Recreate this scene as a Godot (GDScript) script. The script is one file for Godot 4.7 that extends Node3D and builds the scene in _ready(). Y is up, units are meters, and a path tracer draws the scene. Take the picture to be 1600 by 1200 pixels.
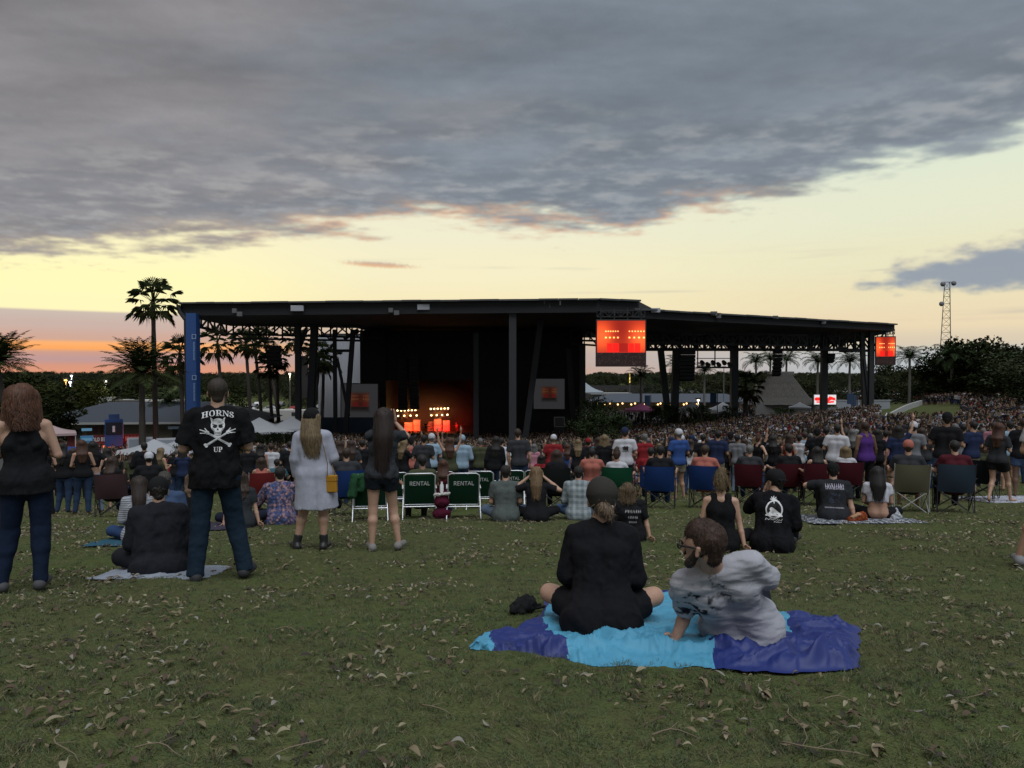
extends Node3D
# ---------------------------------------------------------------- view geometry
const EYE := 1.4
const FOCAL := 1160.0
const HORIZON := 585.0
var rng := RandomNumberGenerator.new()
var taken := {}
var mats := {}
var noise_a := FastNoiseLite.new()
var noise_b := FastNoiseLite.new()
var noise_w := FastNoiseLite.new()

# ground height below the eye, by direction (columns) and distance (rows)
const COLS := [-2.2, -0.69, -0.345, 0.0, 0.26, 0.43, 0.60, 0.78, 2.2]
const ROWS := [
	[-60.0, 0.9, 0.9, 0.9, 0.9, 0.9, 0.9, 0.9, 0.9, 0.9],
	[-10.0, 1.25, 1.25, 1.25, 1.25, 1.25, 1.25, 1.25, 1.25, 1.25],
	[0.0, 1.36, 1.36, 1.36, 1.36, 1.36, 1.36, 1.36, 1.36, 1.36],
	[2.6, 1.41, 1.41, 1.41, 1.41, 1.41, 1.41, 1.41, 1.41, 1.41],
	[4.3, 1.53, 1.53, 1.53, 1.53, 1.53, 1.53, 1.53, 1.53, 1.53],
	[6.8, 1.88, 1.88, 1.88, 1.88, 1.87, 1.86, 1.85, 1.84, 1.8],
	[8.8, 2.10, 2.10, 2.09, 2.08, 2.08, 2.07, 2.06, 2.05, 2.0],
	[13.4, 2.72, 2.68, 2.62, 2.58, 2.55, 2.52, 2.50, 2.48, 2.3],
	[20.0, 3.8, 3.72, 3.55, 3.38, 3.3, 3.2, 3.1, 3.0, 2.7],
	[30.0, 5.3, 5.2, 4.9, 4.65, 4.5, 4.35, 4.2, 4.0, 3.4],
	[45.0, 7.0, 6.9, 6.6, 6.3, 6.0, 5.7, 5.3, 4.9, 4.0],
	[60.0, 8.4, 8.3, 8.1, 7.7, 7.2, 6.7, 6.1, 5.4, 4.2],
	[86.0, 9.8, 9.8, 9.8, 9.5, 8.6, 7.6, 6.3, 5.4, 4.0],
	[110.0, 10.2, 10.2, 10.6, 11.0, 9.2, 7.7, 5.6, 4.9, 4.0],
	[128.0, 10.3, 10.3, 11.0, 11.6, 9.0, 7.4, 5.0, 4.4, 4.0],
	[150.0, 10.3, 10.3, 10.6, 10.6, 8.8, 7.4, 4.9, 4.2, 4.5],
	[190.0, 10.3, 10.3, 10.3, 10.3, 9.6, 9.0, 8.0, 7.5, 8.0],
	[250.0, 10.3, 10.3, 10.3, 10.3, 10.3, 10.3, 10.3, 10.3, 10.3],
	[9000.0, 10.3, 10.3, 10.3, 10.3, 10.3, 10.3, 10.3, 10.3, 10.3]]

func height(x: float, z: float) -> float:
	var dd := -z
	var u := x / maxf(dd + 2.0 * exp(-maxf(dd, 0.0)), 2.0)
	var c := 0
	while c < COLS.size() - 2 and u > COLS[c + 1]:
		c += 1
	var fu := clampf((u - COLS[c]) / (COLS[c + 1] - COLS[c]), 0.0, 1.0)
	var r := 0
	while r < ROWS.size() - 2 and dd > ROWS[r + 1][0]:
		r += 1
	var v := []
	for k in [maxi(r - 1, 0), r, r + 1, mini(r + 2, ROWS.size() - 1)]:
		v.append([float(ROWS[k][0]), lerpf(ROWS[k][c + 1], ROWS[k][c + 2], fu)])
	var span: float = v[2][0] - v[1][0]
	var t := clampf((dd - v[1][0]) / span, 0.0, 1.0)
	# tangents limited so that the slope never overshoots between rows
	var s: float = (v[2][1] - v[1][1]) / span
	var s0: float = (v[1][1] - v[0][1]) / maxf(v[1][0] - v[0][0], 0.001)
	var s1: float = (v[3][1] - v[2][1]) / maxf(v[3][0] - v[2][0], 0.001)
	var m0 := 0.0 if s * s0 <= 0.0 else 2.0 * s * s0 / (s + s0)
	var m1 := 0.0 if s * s1 <= 0.0 else 2.0 * s * s1 / (s + s1)
	var t2 := t * t
	var t3 := t2 * t
	var drop: float = (2 * t3 - 3 * t2 + 1) * v[1][1] + (t3 - 2 * t2 + t) * span * m0 + (-2 * t3 + 3 * t2) * v[2][1] + (t3 - t2) * span * m1
	return EYE - drop

func at(px: float, py: float, dist: float) -> Vector3:
	return Vector3((px - 800.0) / FOCAL * dist, EYE + (HORIZON - py) / FOCAL * dist, -dist)

func ground(px: float, dist: float) -> Vector3:
	var x := (px - 800.0) / FOCAL * dist
	return Vector3(x, height(x, -dist), -dist)

# where the line of sight through a pixel meets the lawn
func ground_hit(px: float, py: float) -> Vector3:
	var dist := 1.5
	while dist < 400.0:
		var p := at(px, py, dist)
		if p.y <= height(p.x, p.z):
			break
		dist *= 1.004
	return ground(px, dist)

# ---------------------------------------------------------------- naming
func numbered(called: String) -> String:
	if not taken.has(called):
		taken[called] = 0
		return called
	taken[called] += 1
	return "%s_%03d" % [called, taken[called]]

func tag(o: Node, label: String, category: String, group := "", kind := "") -> Node:
	o.set_meta("label", label)
	if category:
		o.set_meta("category", category)
	if group:
		o.set_meta("group", group)
	if kind:
		o.set_meta("kind", kind)
	return o

func thing(called: String, label: String, category: String, where := Vector3.ZERO, turn := 0.0, group := "") -> Node3D:
	var o := Node3D.new()
	o.name = numbered(called)
	add_child(o)
	o.position = where
	o.rotation.y = turn
	tag(o, label, category, group)
	return o

func part(parent: Node, called: String, mesh: Mesh, mat: Material, where := Vector3.ZERO, turn := Vector3.ZERO) -> MeshInstance3D:
	var o := MeshInstance3D.new()
	o.mesh = mesh
	o.material_override = mat
	o.position = where
	o.rotation = turn
	if parent == self:
		o.name = numbered(called)
		add_child(o)
	else:
		o.name = called
		parent.add_child(o, true)
	return o

func structure(called: String, mesh: Mesh, mat: Material, label: String) -> MeshInstance3D:
	var o := part(self, called, mesh, mat)
	tag(o, label, "", "", "structure")
	return o

func copy_of(o: Node3D, where: Vector3, turn: float, called: String, label: String, category: String, group := "") -> Node3D:
	var c: Node3D = o.duplicate()
	c.name = numbered(called)
	add_child(c)
	c.position = where
	c.rotation.y = turn
	for k in ["label", "category", "group", "kind"]:
		if c.has_meta(k):
			c.remove_meta(k)
	tag(c, label, category, group)
	return c

# ---------------------------------------------------------------- materials (colours are linear base colours)
func lin(r: float, g: float, b: float) -> Color:
	return Color(r, g, b).linear_to_srgb()

func plain(r: float, g: float, b: float, rough := 0.8, metal := 0.0) -> StandardMaterial3D:
	var key := "p%.3f %.3f %.3f %.2f %.2f" % [r, g, b, rough, metal]
	if mats.has(key):
		return mats[key]
	var m := StandardMaterial3D.new()
	m.albedo_color = lin(r, g, b)
	m.roughness = rough
	m.metallic = metal
	mats[key] = m
	return m

func noise_image(w: int, h: int, fx: float, fy: float, octaves: int, lo: float, hi: float, sd: int, contrast := 1.0) -> Image:
	var n := FastNoiseLite.new()
	n.seed = sd
	n.noise_type = FastNoiseLite.TYPE_SIMPLEX
	n.frequency = 1.0
	n.fractal_octaves = octaves
	var im := Image.create(w, h, false, Image.FORMAT_RGB8)
	for y in h:
		for x in w:
			# seamless: walk on two circles
			var a := TAU * x / w
			var b := TAU * y / h
			var v := n.get_noise_3d(cos(a) * fx + 7.0 * sin(b) * fy * 0.13, sin(a) * fx + cos(b) * fy, sin(b) * fy)
			v = clampf(0.5 + 0.5 * v * contrast, 0.0, 1.0)
			var c := lerpf(lo, hi, v)
			im.set_pixel(x, y, Color(c, c, c))
	return im

var tex_cloth: Texture2D
var tex_cloth_bump: Texture2D
var tex_strand: Texture2D
var tex_grain: Texture2D
var tex_skin: Texture2D

func shared_textures() -> void:
	tex_cloth = ImageTexture.create_from_image(noise_image(128, 128, 5.0, 5.0, 4, 0.86, 1.0, 5, 1.3))
	var b := noise_image(128, 128, 9.0, 9.0, 3, 0.0, 1.0, 6, 1.2)
	b.bump_map_to_normal_map(2.0)
	tex_cloth_bump = ImageTexture.create_from_image(b)
	tex_strand = ImageTexture.create_from_image(noise_image(128, 64, 26.0, 1.2, 3, 0.22, 1.0, 7, 1.9))
	tex_grain = ImageTexture.create_from_image(noise_image(256, 256, 12.0, 12.0, 5, 0.62, 1.0, 8, 1.6))
	tex_skin = ImageTexture.create_from_image(noise_image(128, 128, 4.0, 4.0, 4, 0.84, 1.0, 9, 1.3))

func fabric(r: float, g: float, b: float, scale := 2.5, rough := 0.9) -> StandardMaterial3D:
	var key := "f%.3f %.3f %.3f %.1f %.2f" % [r, g, b, scale, rough]
	if mats.has(key):
		return mats[key]
	var m := StandardMaterial3D.new()
	m.albedo_color = lin(r, g, b)
	m.albedo_texture = tex_cloth
	m.normal_enabled = true
	m.normal_texture = tex_cloth_bump
	m.normal_scale = 0.2
	m.uv1_triplanar = true
	m.uv1_scale = Vector3.ONE * scale
	m.roughness = rough
	m.metallic_specular = 0.25
	mats[key] = m
	return m

func textured(r: float, g: float, b: float, tex: Texture2D, scale: Vector3, rough := 0.8, world := false) -> StandardMaterial3D:
	var m := StandardMaterial3D.new()
	m.albedo_color = lin(r, g, b)
	m.albedo_texture = tex
	m.uv1_triplanar = true
	m.uv1_world_triplanar = world
	m.uv1_scale = scale
	m.roughness = rough
	return m

func skin(tone: int) -> StandardMaterial3D:
	var key := "skin%d" % tone
	if mats.has(key):
		return mats[key]
	var c: Array = [[0.50, 0.30, 0.21], [0.42, 0.24, 0.16], [0.30, 0.165, 0.105], [0.16, 0.085, 0.055]][tone]
	var m := textured(c[0], c[1], c[2], tex_skin, Vector3.ONE * 3.0, 0.55)
	m.subsurf_scatter_enabled = true
	m.subsurf_scatter_strength = 0.05
	mats[key] = m
	return m

func hair_mat(r: float, g: float, b: float) -> StandardMaterial3D:
	var key := "hair%.3f %.3f %.3f" % [r, g, b]
	if mats.has(key):
		return mats[key]
	var m := textured(r, g, b, tex_strand, Vector3(6.0, 1.3, 6.0), 0.72)
	mats[key] = m
	return m

func lamp_mat(r: float, g: float, b: float, energy: float) -> StandardMaterial3D:
	var m := StandardMaterial3D.new()
	m.albedo_color = Color(0.05, 0.05, 0.05)
	m.emission_enabled = true
	m.emission = lin(r, g, b)
	m.emission_energy_multiplier = energy
	return m

# ---------------------------------------------------------------- mesh helpers
func begin() -> SurfaceTool:
	var st := SurfaceTool.new()
	st.begin(Mesh.PRIMITIVE_TRIANGLES)
	return st

func done(st: SurfaceTool) -> ArrayMesh:
	st.generate_normals()
	return st.commit()

func quad(st: SurfaceTool, a: Vector3, b: Vector3, c: Vector3, d: Vector3) -> void:
	for p in [a, b, c, a, c, d]:
		st.add_vertex(p)

# a box between two corners, flat shaded
func add_box(st: SurfaceTool, lo: Vector3, hi: Vector3, t := Transform3D.IDENTITY) -> void:
	st.set_smooth_group(-1)
	var p := []
	for i in 8:
		p.append(t * Vector3(hi.x if i & 1 else lo.x, hi.y if i & 2 else lo.y, hi.z if i & 4 else lo.z))
	for f in [[0, 2, 3, 1], [4, 5, 7, 6], [0, 1, 5, 4], [2, 6, 7, 3], [0, 4, 6, 2], [1, 3, 7, 5]]:
		quad(st, p[f[0]], p[f[3]], p[f[2]], p[f[1]])

func box_mesh(size: Vector3, bevel := 0.0) -> ArrayMesh:
	var st := begin()
	var h := size / 2.0
	if bevel <= 0.0:
		add_box(st, -h, h)
		return done(st)
	# chamfered box: six faces, twelve bevels, eight corners
	st.set_smooth_group(-1)
	var axes := [Vector3(1, 0, 0), Vector3(0, 1, 0), Vector3(0, 0, 1)]
	for ax in 3:
		var u: Vector3 = axes[(ax + 1) % 3]
		var v: Vector3 = axes[(ax + 2) % 3]
		var n: Vector3 = axes[ax]
		var hu := h.dot(u) - bevel
		var hv := h.dot(v) - bevel
		var hn := h.dot(n)
		for s: float in [-1.0, 1.0]:
			quad_out(st, n * s * hn - u * hu - v * hv, n * s * hn + u * hu - v * hv, n * s * hn + u * hu + v * hv, n * s * hn - u * hu + v * hv)
			for t in [-1.0, 1.0]:
				var p: Vector3 = n * s * hn + u * t * hu
				var q: Vector3 = n * s * (hn - bevel) + u * t * (hu + bevel)
				quad_out(st, p - v * hv, p + v * hv, q + v * hv, q - v * hv)
	for sx in [-1.0, 1.0]:
		for sy in [-1.0, 1.0]:
			for sz in [-1.0, 1.0]:
				var s := Vector3(sx, sy, sz)
				var p := Vector3(h.x, h.y - bevel, h.z - bevel) * s
				var q := Vector3(h.x - bevel, h.y, h.z - bevel) * s
				var r := Vector3(h.x - bevel, h.y - bevel, h.z) * s
				if (q - p).cross(r - p).dot(p) > 0.0:
					var w := q
					q = r
					r = w
				for k in [p, q, r]:
					st.add_vertex(k)
	return done(st)

# a quad of a shape round the origin, wound to face outwards
func quad_out(st: SurfaceTool, a: Vector3, b: Vector3, c: Vector3, d: Vector3) -> void:
	if (b - a).cross(c - a).dot(a + c) > 0.0:
		quad(st, a, d, c, b)
	else:
		quad(st, a, b, c, d)

# beam of square section between two points
func add_beam(st: SurfaceTool, a: Vector3, b: Vector3, w: float, h := 0.0) -> void:
	var f := b - a
	var l := f.length()
	f = f / l
	var up := Vector3.UP if absf(f.y) < 0.95 else Vector3.RIGHT
	var x := f.cross(up).normalized()
	var y := x.cross(f).normalized()
	var hh := (h if h > 0.0 else w) / 2.0
	add_box(st, Vector3(-w / 2.0, -hh, 0), Vector3(w / 2.0, hh, l), Transform3D(Basis(x, y, f), a))

func add_tube(st: SurfaceTool, pts: Array, radii: Array, sides := 8, smooth := 0) -> void:
	st.set_smooth_group(smooth)
	var rings := []
	var n := pts.size()
	var last_x := Vector3.ZERO
	for i in n:
		var f: Vector3 = (pts[mini(i + 1, n - 1)] - pts[maxi(i - 1, 0)]).normalized()
		var ref := Vector3.UP if absf(f.y) < 0.9 else Vector3.RIGHT
		var x := f.cross(ref).normalized()
		if last_x != Vector3.ZERO:
			x = (last_x - f * last_x.dot(f)).normalized()
		last_x = x
		var y := f.cross(x)
		var r: float = radii[mini(i, radii.size() - 1)]
		var ring := []
		for k in sides:
			var a := TAU * k / sides
			ring.append(pts[i] + x * cos(a) * r + y * sin(a) * r)
		rings.append(ring)
	for i in n - 1:
		for k in sides:
			var k2 := (k + 1) % sides
			quad(st, rings[i][k], rings[i + 1][k], rings[i + 1][k2], rings[i][k2])
	st.set_smooth_group(-1)
	for k in range(1, sides - 1):
		for p in [rings[0][0], rings[0][k], rings[0][k + 1]]:
			st.add_vertex(p)
		for p in [rings[n - 1][0], rings[n - 1][k + 1], rings[n - 1][k]]:
			st.add_vertex(p)

func tube_mesh(pts: Array, radii: Array, sides := 8) -> ArrayMesh:
	var st := begin()
	add_tube(st, pts, radii, sides)
	return done(st)

# sheet over a grid of points, rows x columns
func sheet(points: PackedVector3Array, cols: int, colors := PackedColorArray(), uvs := PackedVector2Array()) -> ArrayMesh:
	var rows := points.size() / cols
	var idx := PackedInt32Array()
	for r in rows - 1:
		for c in cols - 1:
			var i := r * cols + c
			for k in [i, i + cols, i + cols + 1, i, i + cols + 1, i + 1]:
				idx.append(k)
	var nor := PackedVector3Array()
	nor.resize(points.size())
	for r in rows:
		for c in cols:
			var dx := points[r * cols + mini(c + 1, cols - 1)] - points[r * cols + maxi(c - 1, 0)]
			var dz := points[mini(r + 1, rows - 1) * cols + c] - points[maxi(r - 1, 0) * cols + c]
			var nn := dx.cross(dz).normalized()
			nor[r * cols + c] = nn
	var arr := []
	arr.resize(Mesh.ARRAY_MAX)
	arr[Mesh.ARRAY_VERTEX] = points
	arr[Mesh.ARRAY_NORMAL] = nor
	arr[Mesh.ARRAY_INDEX] = idx
	if colors.size():
		arr[Mesh.ARRAY_COLOR] = colors
	if uvs.size():
		arr[Mesh.ARRAY_TEX_UV] = uvs
	var m := ArrayMesh.new()
	m.add_surface_from_arrays(Mesh.PRIMITIVE_TRIANGLES, arr)
	return m

# flat lettering as a thin mesh, centred on its origin, reading towards +z
func letters(text: String, size: float, face := "Droid Sans", bold := true, depth := 0.002) -> TextMesh:
	var f := SystemFont.new()
	f.font_names = PackedStringArray([face])
	f.font_weight = 700 if bold else 400
	var t := TextMesh.new()
	t.text = text
	t.font = f
	t.font_size = 32
	t.pixel_size = size / 32.0
	t.depth = depth
	return t
# ---------------------------------------------------------------- sky: a cloud deck whose western edge lies ahead, clear evening air below it
var sky_n1 := FastNoiseLite.new()
var sky_n2 := FastNoiseLite.new()
var sky_n3 := FastNoiseLite.new()

func ramp(x: float, table: Array) -> float:
	for i in table.size() - 1:
		if x <= table[i + 1][0]:
			return lerpf(table[i][1], table[i + 1][1], clampf((x - table[i][0]) / (table[i + 1][0] - table[i][0]), 0.0, 1.0))
	return table[-1][1]

func ramp3(x: float, table: Array) -> Vector3:
	for i in table.size() - 1:
		if x <= table[i + 1][0]:
			return table[i][1].lerp(table[i + 1][1], smoothstep(table[i][0], table[i + 1][0], x))
	return table[-1][1]

func C(r: float, g: float, b: float) -> Vector3:
	return Vector3(r, g, b) / 255.0

# clear air at one elevation: towards the sunset, beside it, north of it, opposite
func air_row(el: float) -> Array:
	var e := maxf(el, 0.0)
	return [
		ramp3(e, [[0.0, C(222, 150, 120)], [0.5, C(214, 150, 124)], [1.0, C(190, 152, 148)], [1.45, C(200, 155, 140)], [1.75, C(250, 168, 98)], [2.1, C(250, 176, 112)], [2.35, C(206, 166, 148)], [3.4, C(200, 176, 166)], [4.15, C(200, 184, 172)], [4.3, C(252, 243, 188)], [6.5, C(254, 246, 186)], [9.0, C(250, 242, 194)], [13.0, C(238, 236, 210)], [22.0, C(205, 216, 212)], [90.0, C(120, 140, 165)]]),
		ramp3(e, [[0.0, C(196, 160, 142)], [1.2, C(190, 168, 158)], [3.0, C(206, 184, 160)], [5.0, C(242, 229, 186)], [8.0, C(242, 234, 197)], [11.0, C(236, 232, 204)], [16.0, C(224, 226, 206)], [24.0, C(198, 212, 212)], [90.0, C(120, 140, 165)]]),
		ramp3(e, [[0.0, C(176, 184, 190)], [1.4, C(186, 190, 190)], [2.2, C(214, 200, 176)], [3.5, C(232, 213, 178)], [5.5, C(231, 219, 182)], [8.0, C(229, 225, 191)], [11.0, C(226, 228, 202)], [15.0, C(220, 228, 208)], [22.0, C(200, 216, 216)], [90.0, C(120, 140, 165)]]),
		ramp3(e, [[0.0, C(150, 158, 172)], [4.0, C(168, 174, 186)], [10.0, C(178, 190, 204)], [25.0, C(160, 178, 200)], [90.0, C(120, 140, 165)]])]

const EDGE := [[-180.0, 9.0], [-70.0, 6.0], [-45.0, 6.6], [-34.0, 7.9], [-27.0, 8.6], [-20.0, 10.0], [-15.0, 11.0], [-9.0, 11.6], [0.0, 11.6], [9.0, 11.0], [14.0, 12.0], [21.0, 12.9], [29.0, 14.2], [36.0, 15.8], [60.0, 19.0], [110.0, 16.0], [180.0, 9.0]]

# azimuth and elevation in degrees (0 = straight ahead); returns sRGB
func sky_color(az: float, el: float, air: Array, edge: float) -> Vector3:
	var away := absf(wrapf(az + 42.0, -180.0, 180.0))        # degrees from the sunset
	var c: Vector3 = air[0]
	if away > 16.0:
		c = c.lerp(air[1], smoothstep(16.0, 34.0, away))
	if away > 40.0:
		c = c.lerp(air[2], smoothstep(40.0, 72.0, away))
	if away > 85.0:
		c = c.lerp(air[3], smoothstep(85.0, 150.0, away))
	# point on the cloud deck (height 1)
	var ra := deg_to_rad(az)
	var rr := 1.0 / tan(deg_to_rad(maxf(el, 2.0) + 1.2))
	var qx := sin(ra) * rr
	var qz := cos(ra) * rr
	# thin far bars of cloud in the clear strip
	var bar := sky_n2.get_noise_3d(az * 0.035, el * 1.15, 3.0)
	var barmask := smoothstep(0.34, 0.62, bar) * smoothstep(2.6, 4.0, el) * (1.0 - smoothstep(7.0, 10.0, el))
	c = c.lerp(C(176, 172, 168), barmask * 0.45 * smoothstep(14.0, 50.0, away))
	# small orange-lit bar left of the centre
	var bx := (az + 10.1) / 3.4
	var by := (el - 8.25 + 0.12 * bx) / 0.26
	if absf(bx) < 1.6 and absf(by) < 1.6:
		var b1 := smoothstep(1.0, 0.35, sqrt(bx * bx + by * by) + 0.35 * sky_n1.get_noise_2d(az * 22.0, el * 60.0))
		c = c.lerp(C(216, 164, 128).lerp(C(180, 158, 150), smoothstep(-0.3, 0.7, by)), b1 * 0.8)
	# long low cloud on the right
	var cx := (az - 36.5) / 11.5
	var cy := (el - 6.75 - 0.5 * cx) / 1.9
	if absf(cx) < 1.6 and absf(cy) < 2.2:
		var wob := sky_n1.get_noise_3d(az * 1.1, el * 3.2, 4.0) * 0.9
		var shape := sqrt(cx * cx + pow(cy * (1.5 if cy < 0.0 else 0.85), 2.0)) + wob * 0.42
		var b2 := smoothstep(1.05, 0.62, shape)
		c = c.lerp(C(142, 152, 166).lerp(C(196, 186, 172), smoothstep(0.55, 1.0, shape) * smoothstep(0.0, 0.7, cy)), b2 * 0.92)
	# the deck
	if el < edge - 3.5:
		return c
	var w1 := sky_n1.get_noise_3d(qx * 3.2, qz * 4.4, 0.0)
	var w2 := sky_n1.get_noise_3d(qx * 9.5 + 31.0, qz * 12.0, 5.0)
	var w3 := sky_n1.get_noise_3d(qx * 30.0 + 11.0, qz * 36.0, 9.0)
	var over := el - edge + w1 * 1.9 + w2 * 1.15 + w3 * 0.30
	var deck := smoothstep(-0.9, 1.1, over)
	var tone_l := C(139, 137, 140)
	var tone_r := C(121, 131, 142)
	var base := tone_l.lerp(tone_r, smoothstep(-30.0, 8.0, az + w1 * 16.0))
	var big := sky_n2.get_noise_3d(qx * 0.9, qz * 2.0, 8.0)
	var lay := sky_n3.get_noise_3d(qx * 1.6 + 4.0, qz * 2.8, 2.0)
	var high := smoothstep(3.0, 13.0, over)
	base *= 1.0 + 0.13 * big + 0.06 * lay - 0.05 * high
	# broken, brighter scales along the deck's lower rim
	var rim := smoothstep(0.0, 1.6, over) * (1.0 - smoothstep(3.5, 9.0, over + big * 4.0 + lay * 3.0))
	var scales := smoothstep(-0.25, 0.6, w2 * 1.0 + w3 * 0.25 + 0.06)
	base = base.lerp(C(184, 184, 182), rim * scales * 0.46)
	base = base.lerp(C(124, 129, 138), rim * (1.0 - scales) * 0.35)
	base *= 1.0 + 0.03 * w3
	# rim still lit from beneath by the set sun
	var lit := (1.0 - smoothstep(0.1, 1.5, over)) * smoothstep(-24.0, -12.0, az) * (1.0 - smoothstep(12.0, 24.0, az)) * smoothstep(-0.25, 0.3, w2 + 0.1)
	base = base.lerp(C(226, 168, 134), lit * 0.75)
	var warm := (1.0 - smoothstep(0.0, 2.2, over)) * smoothstep(-46.0, -34.0, -absf(az + 30.0) - 20.0)
	base = base.lerp(C(208, 178, 150), warm * 0.3)
	return c.lerp(base, deck)

func sky_image() -> Image:
	sky_n1.seed = 11
	sky_n1.frequency = 0.35
	sky_n1.fractal_octaves = 5
	sky_n1.fractal_gain = 0.55
	sky_n2.seed = 12
	sky_n2.frequency = 1.0
	sky_n2.fractal_octaves = 4
	sky_n3.seed = 13
	sky_n3.frequency = 0.8
	sky_n3.fractal_octaves = 5
	sky_n3.domain_warp_enabled = true
	sky_n3.domain_warp_amplitude = 0.8
	sky_n3.domain_warp_frequency = 0.6
	var w := 512
	var low := Image.create(w, w / 2, false, Image.FORMAT_RGB8)
	low.fill(Color(0.62, 0.6, 0.58))
	var edges := []
	for x in w:
		edges.append(ramp(wrapf((x + 0.5) / w * 360.0, -180.0, 180.0), EDGE))
	for y in w / 4 + 2:
		var el := 90.0 - (y + 0.5) / (w / 2.0) * 180.0
		var air := air_row(el)
		for x in w:
			var v := sky_color(wrapf((x + 0.5) / w * 360.0, -180.0, 180.0), el, air, edges[x])
			low.set_pixel(x, y, Color(v.x, v.y, v.z))
	var W := 4096
	low.resize(W, W / 2, Image.INTERPOLATE_BILINEAR)
	var half := int(W * 38.0 / 360.0)
	edges.clear()
	for x in range(-half, half):
		edges.append(ramp((x + 0.5) / W * 360.0, EDGE))
	for y in range(int(W / 2.0 * (61.0 / 180.0)), W / 4 + 3):
		var el := 90.0 - (y + 0.5) / (W / 2.0) * 180.0
		var air := air_row(el)
		for x in range(-half, half):
			var v := sky_color((x + 0.5) / W * 360.0, el, air, edges[x + half])
			low.set_pixel(posmod(x, W), y, Color(v.x, v.y, v.z))
	return low
# ---------------------------------------------------------------- land
var lawn_tex: Texture2D

func lawn_material() -> StandardMaterial3D:
	var w := 512
	var im := Image.create(w, w, false, Image.FORMAT_RGB8)
	var n := FastNoiseLite.new()
	n.seed = 21
	n.frequency = 1.0
	n.fractal_octaves = 4
	var r2 := RandomNumberGenerator.new()
	r2.seed = 5
	for y in w:
		for x in w:
			var a := TAU * x / w
			var b := TAU * y / w
			var v := n.get_noise_3d(cos(a) * 9.0 + sin(b) * 4.0, sin(a) * 9.0 + cos(b) * 9.0, sin(b) * 9.0)
			var g := 0.5 + 0.5 * v + r2.randf_range(-0.16, 0.16)
			var k := n.get_noise_3d(cos(a) * 2.4 + 40.0, sin(a) * 2.4 + cos(b) * 2.4, sin(b) * 2.4)
			var c := Vector3(0.053, 0.064, 0.027).lerp(Vector3(0.108, 0.122, 0.050), clampf(g, 0.0, 1.0))
			c = c.lerp(Vector3(0.085, 0.072, 0.040) * (0.7 + 0.6 * g), clampf(smoothstep(0.05, 0.5, k) * 0.6, 0.0, 1.0))
			im.set_pixel(x, y, lin(c.x, c.y, c.z))
	lawn_tex = ImageTexture.create_from_image(im)
	var m := StandardMaterial3D.new()
	m.albedo_texture = lawn_tex
	m.vertex_color_use_as_albedo = true
	m.uv1_triplanar = true
	m.uv1_world_triplanar = true
	m.uv1_scale = Vector3.ONE * 0.62
	m.roughness = 0.95
	m.metallic_specular = 0.15
	var bump := noise_image(256, 256, 22.0, 22.0, 4, 0.0, 1.0, 31, 1.5)
	bump.bump_map_to_normal_map(4.0)
	m.normal_enabled = true
	m.normal_texture = ImageTexture.create_from_image(bump)
	m.normal_scale = 0.8
	return m

# tone of the turf: greener and browner patches, worn ground far off
func turf(x: float, z: float) -> Color:
	var a := noise_a.get_noise_2d(x * 0.55, z * 0.55)
	var b := noise_b.get_noise_2d(x * 0.16, z * 0.16)
	var c := Vector3(1.0, 1.0, 1.0) * (1.0 + 0.25 * a)
	c = c.lerp(Vector3(1.35, 1.02, 0.95), clampf(0.45 + 2.2 * b + 0.6 * a, 0.0, 1.0) * 0.8)
	c = c.lerp(Vector3(0.88, 1.15, 0.75), clampf(0.35 - 2.0 * b + 0.7 * a, 0.0, 1.0) * 0.65)
	return Color(c.x, c.y, c.z)

func build_land() -> void:
	var dist := [-60.0, -40.0, -25.0, -15.0, -9.0, -5.0, -2.5, -1.0]
	var d := 0.0
	while d < 6000.0:
		dist.append(d)
		d += maxf(0.12, d * 0.035)
	var cols := 181
	var pts := PackedVector3Array()
	var colr := PackedColorArray()
	for q in dist:
		for c in cols:
			var s := (c / float(cols - 1) - 0.5) * 2.0
			var u := s * (0.55 + 1.6 * s * s * s * s)
			var x: float = u * (absf(q) + 9.0)
			var y := height(x, -q)
			var near := 1.0 - smoothstep(30.0, 80.0, absf(q))
			y += (noise_a.get_noise_2d(x * 1.1, q * 1.1) * 0.022 + noise_b.get_noise_2d(x * 0.4, q * 0.4) * 0.03) * near
			pts.append(Vector3(x, y, -q))
			colr.append(turf(x, -q))
	structure("lawn", sheet(pts, cols, colr), lawn_material(), "sloping mown lawn strewn with dry leaves")

# a sheet that lies on the land, between two directions and two distances
func patch(called: String, label: String, mat: Material, px0: float, px1: float, d0: float, d1: float, lift: float, nx := 24, nz := 16) -> void:
	var pts := PackedVector3Array()
	for r in nz + 1:
		for c in nx + 1:
			var q := lerpf(d0, d1, r / float(nz))
			var x := (lerpf(px0, px1, c / float(nx)) - 800.0) / FOCAL * q
			pts.append(Vector3(x, height(x, -q) + lift, -q))
	structure(called, sheet(pts, nx + 1), mat, label)
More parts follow.
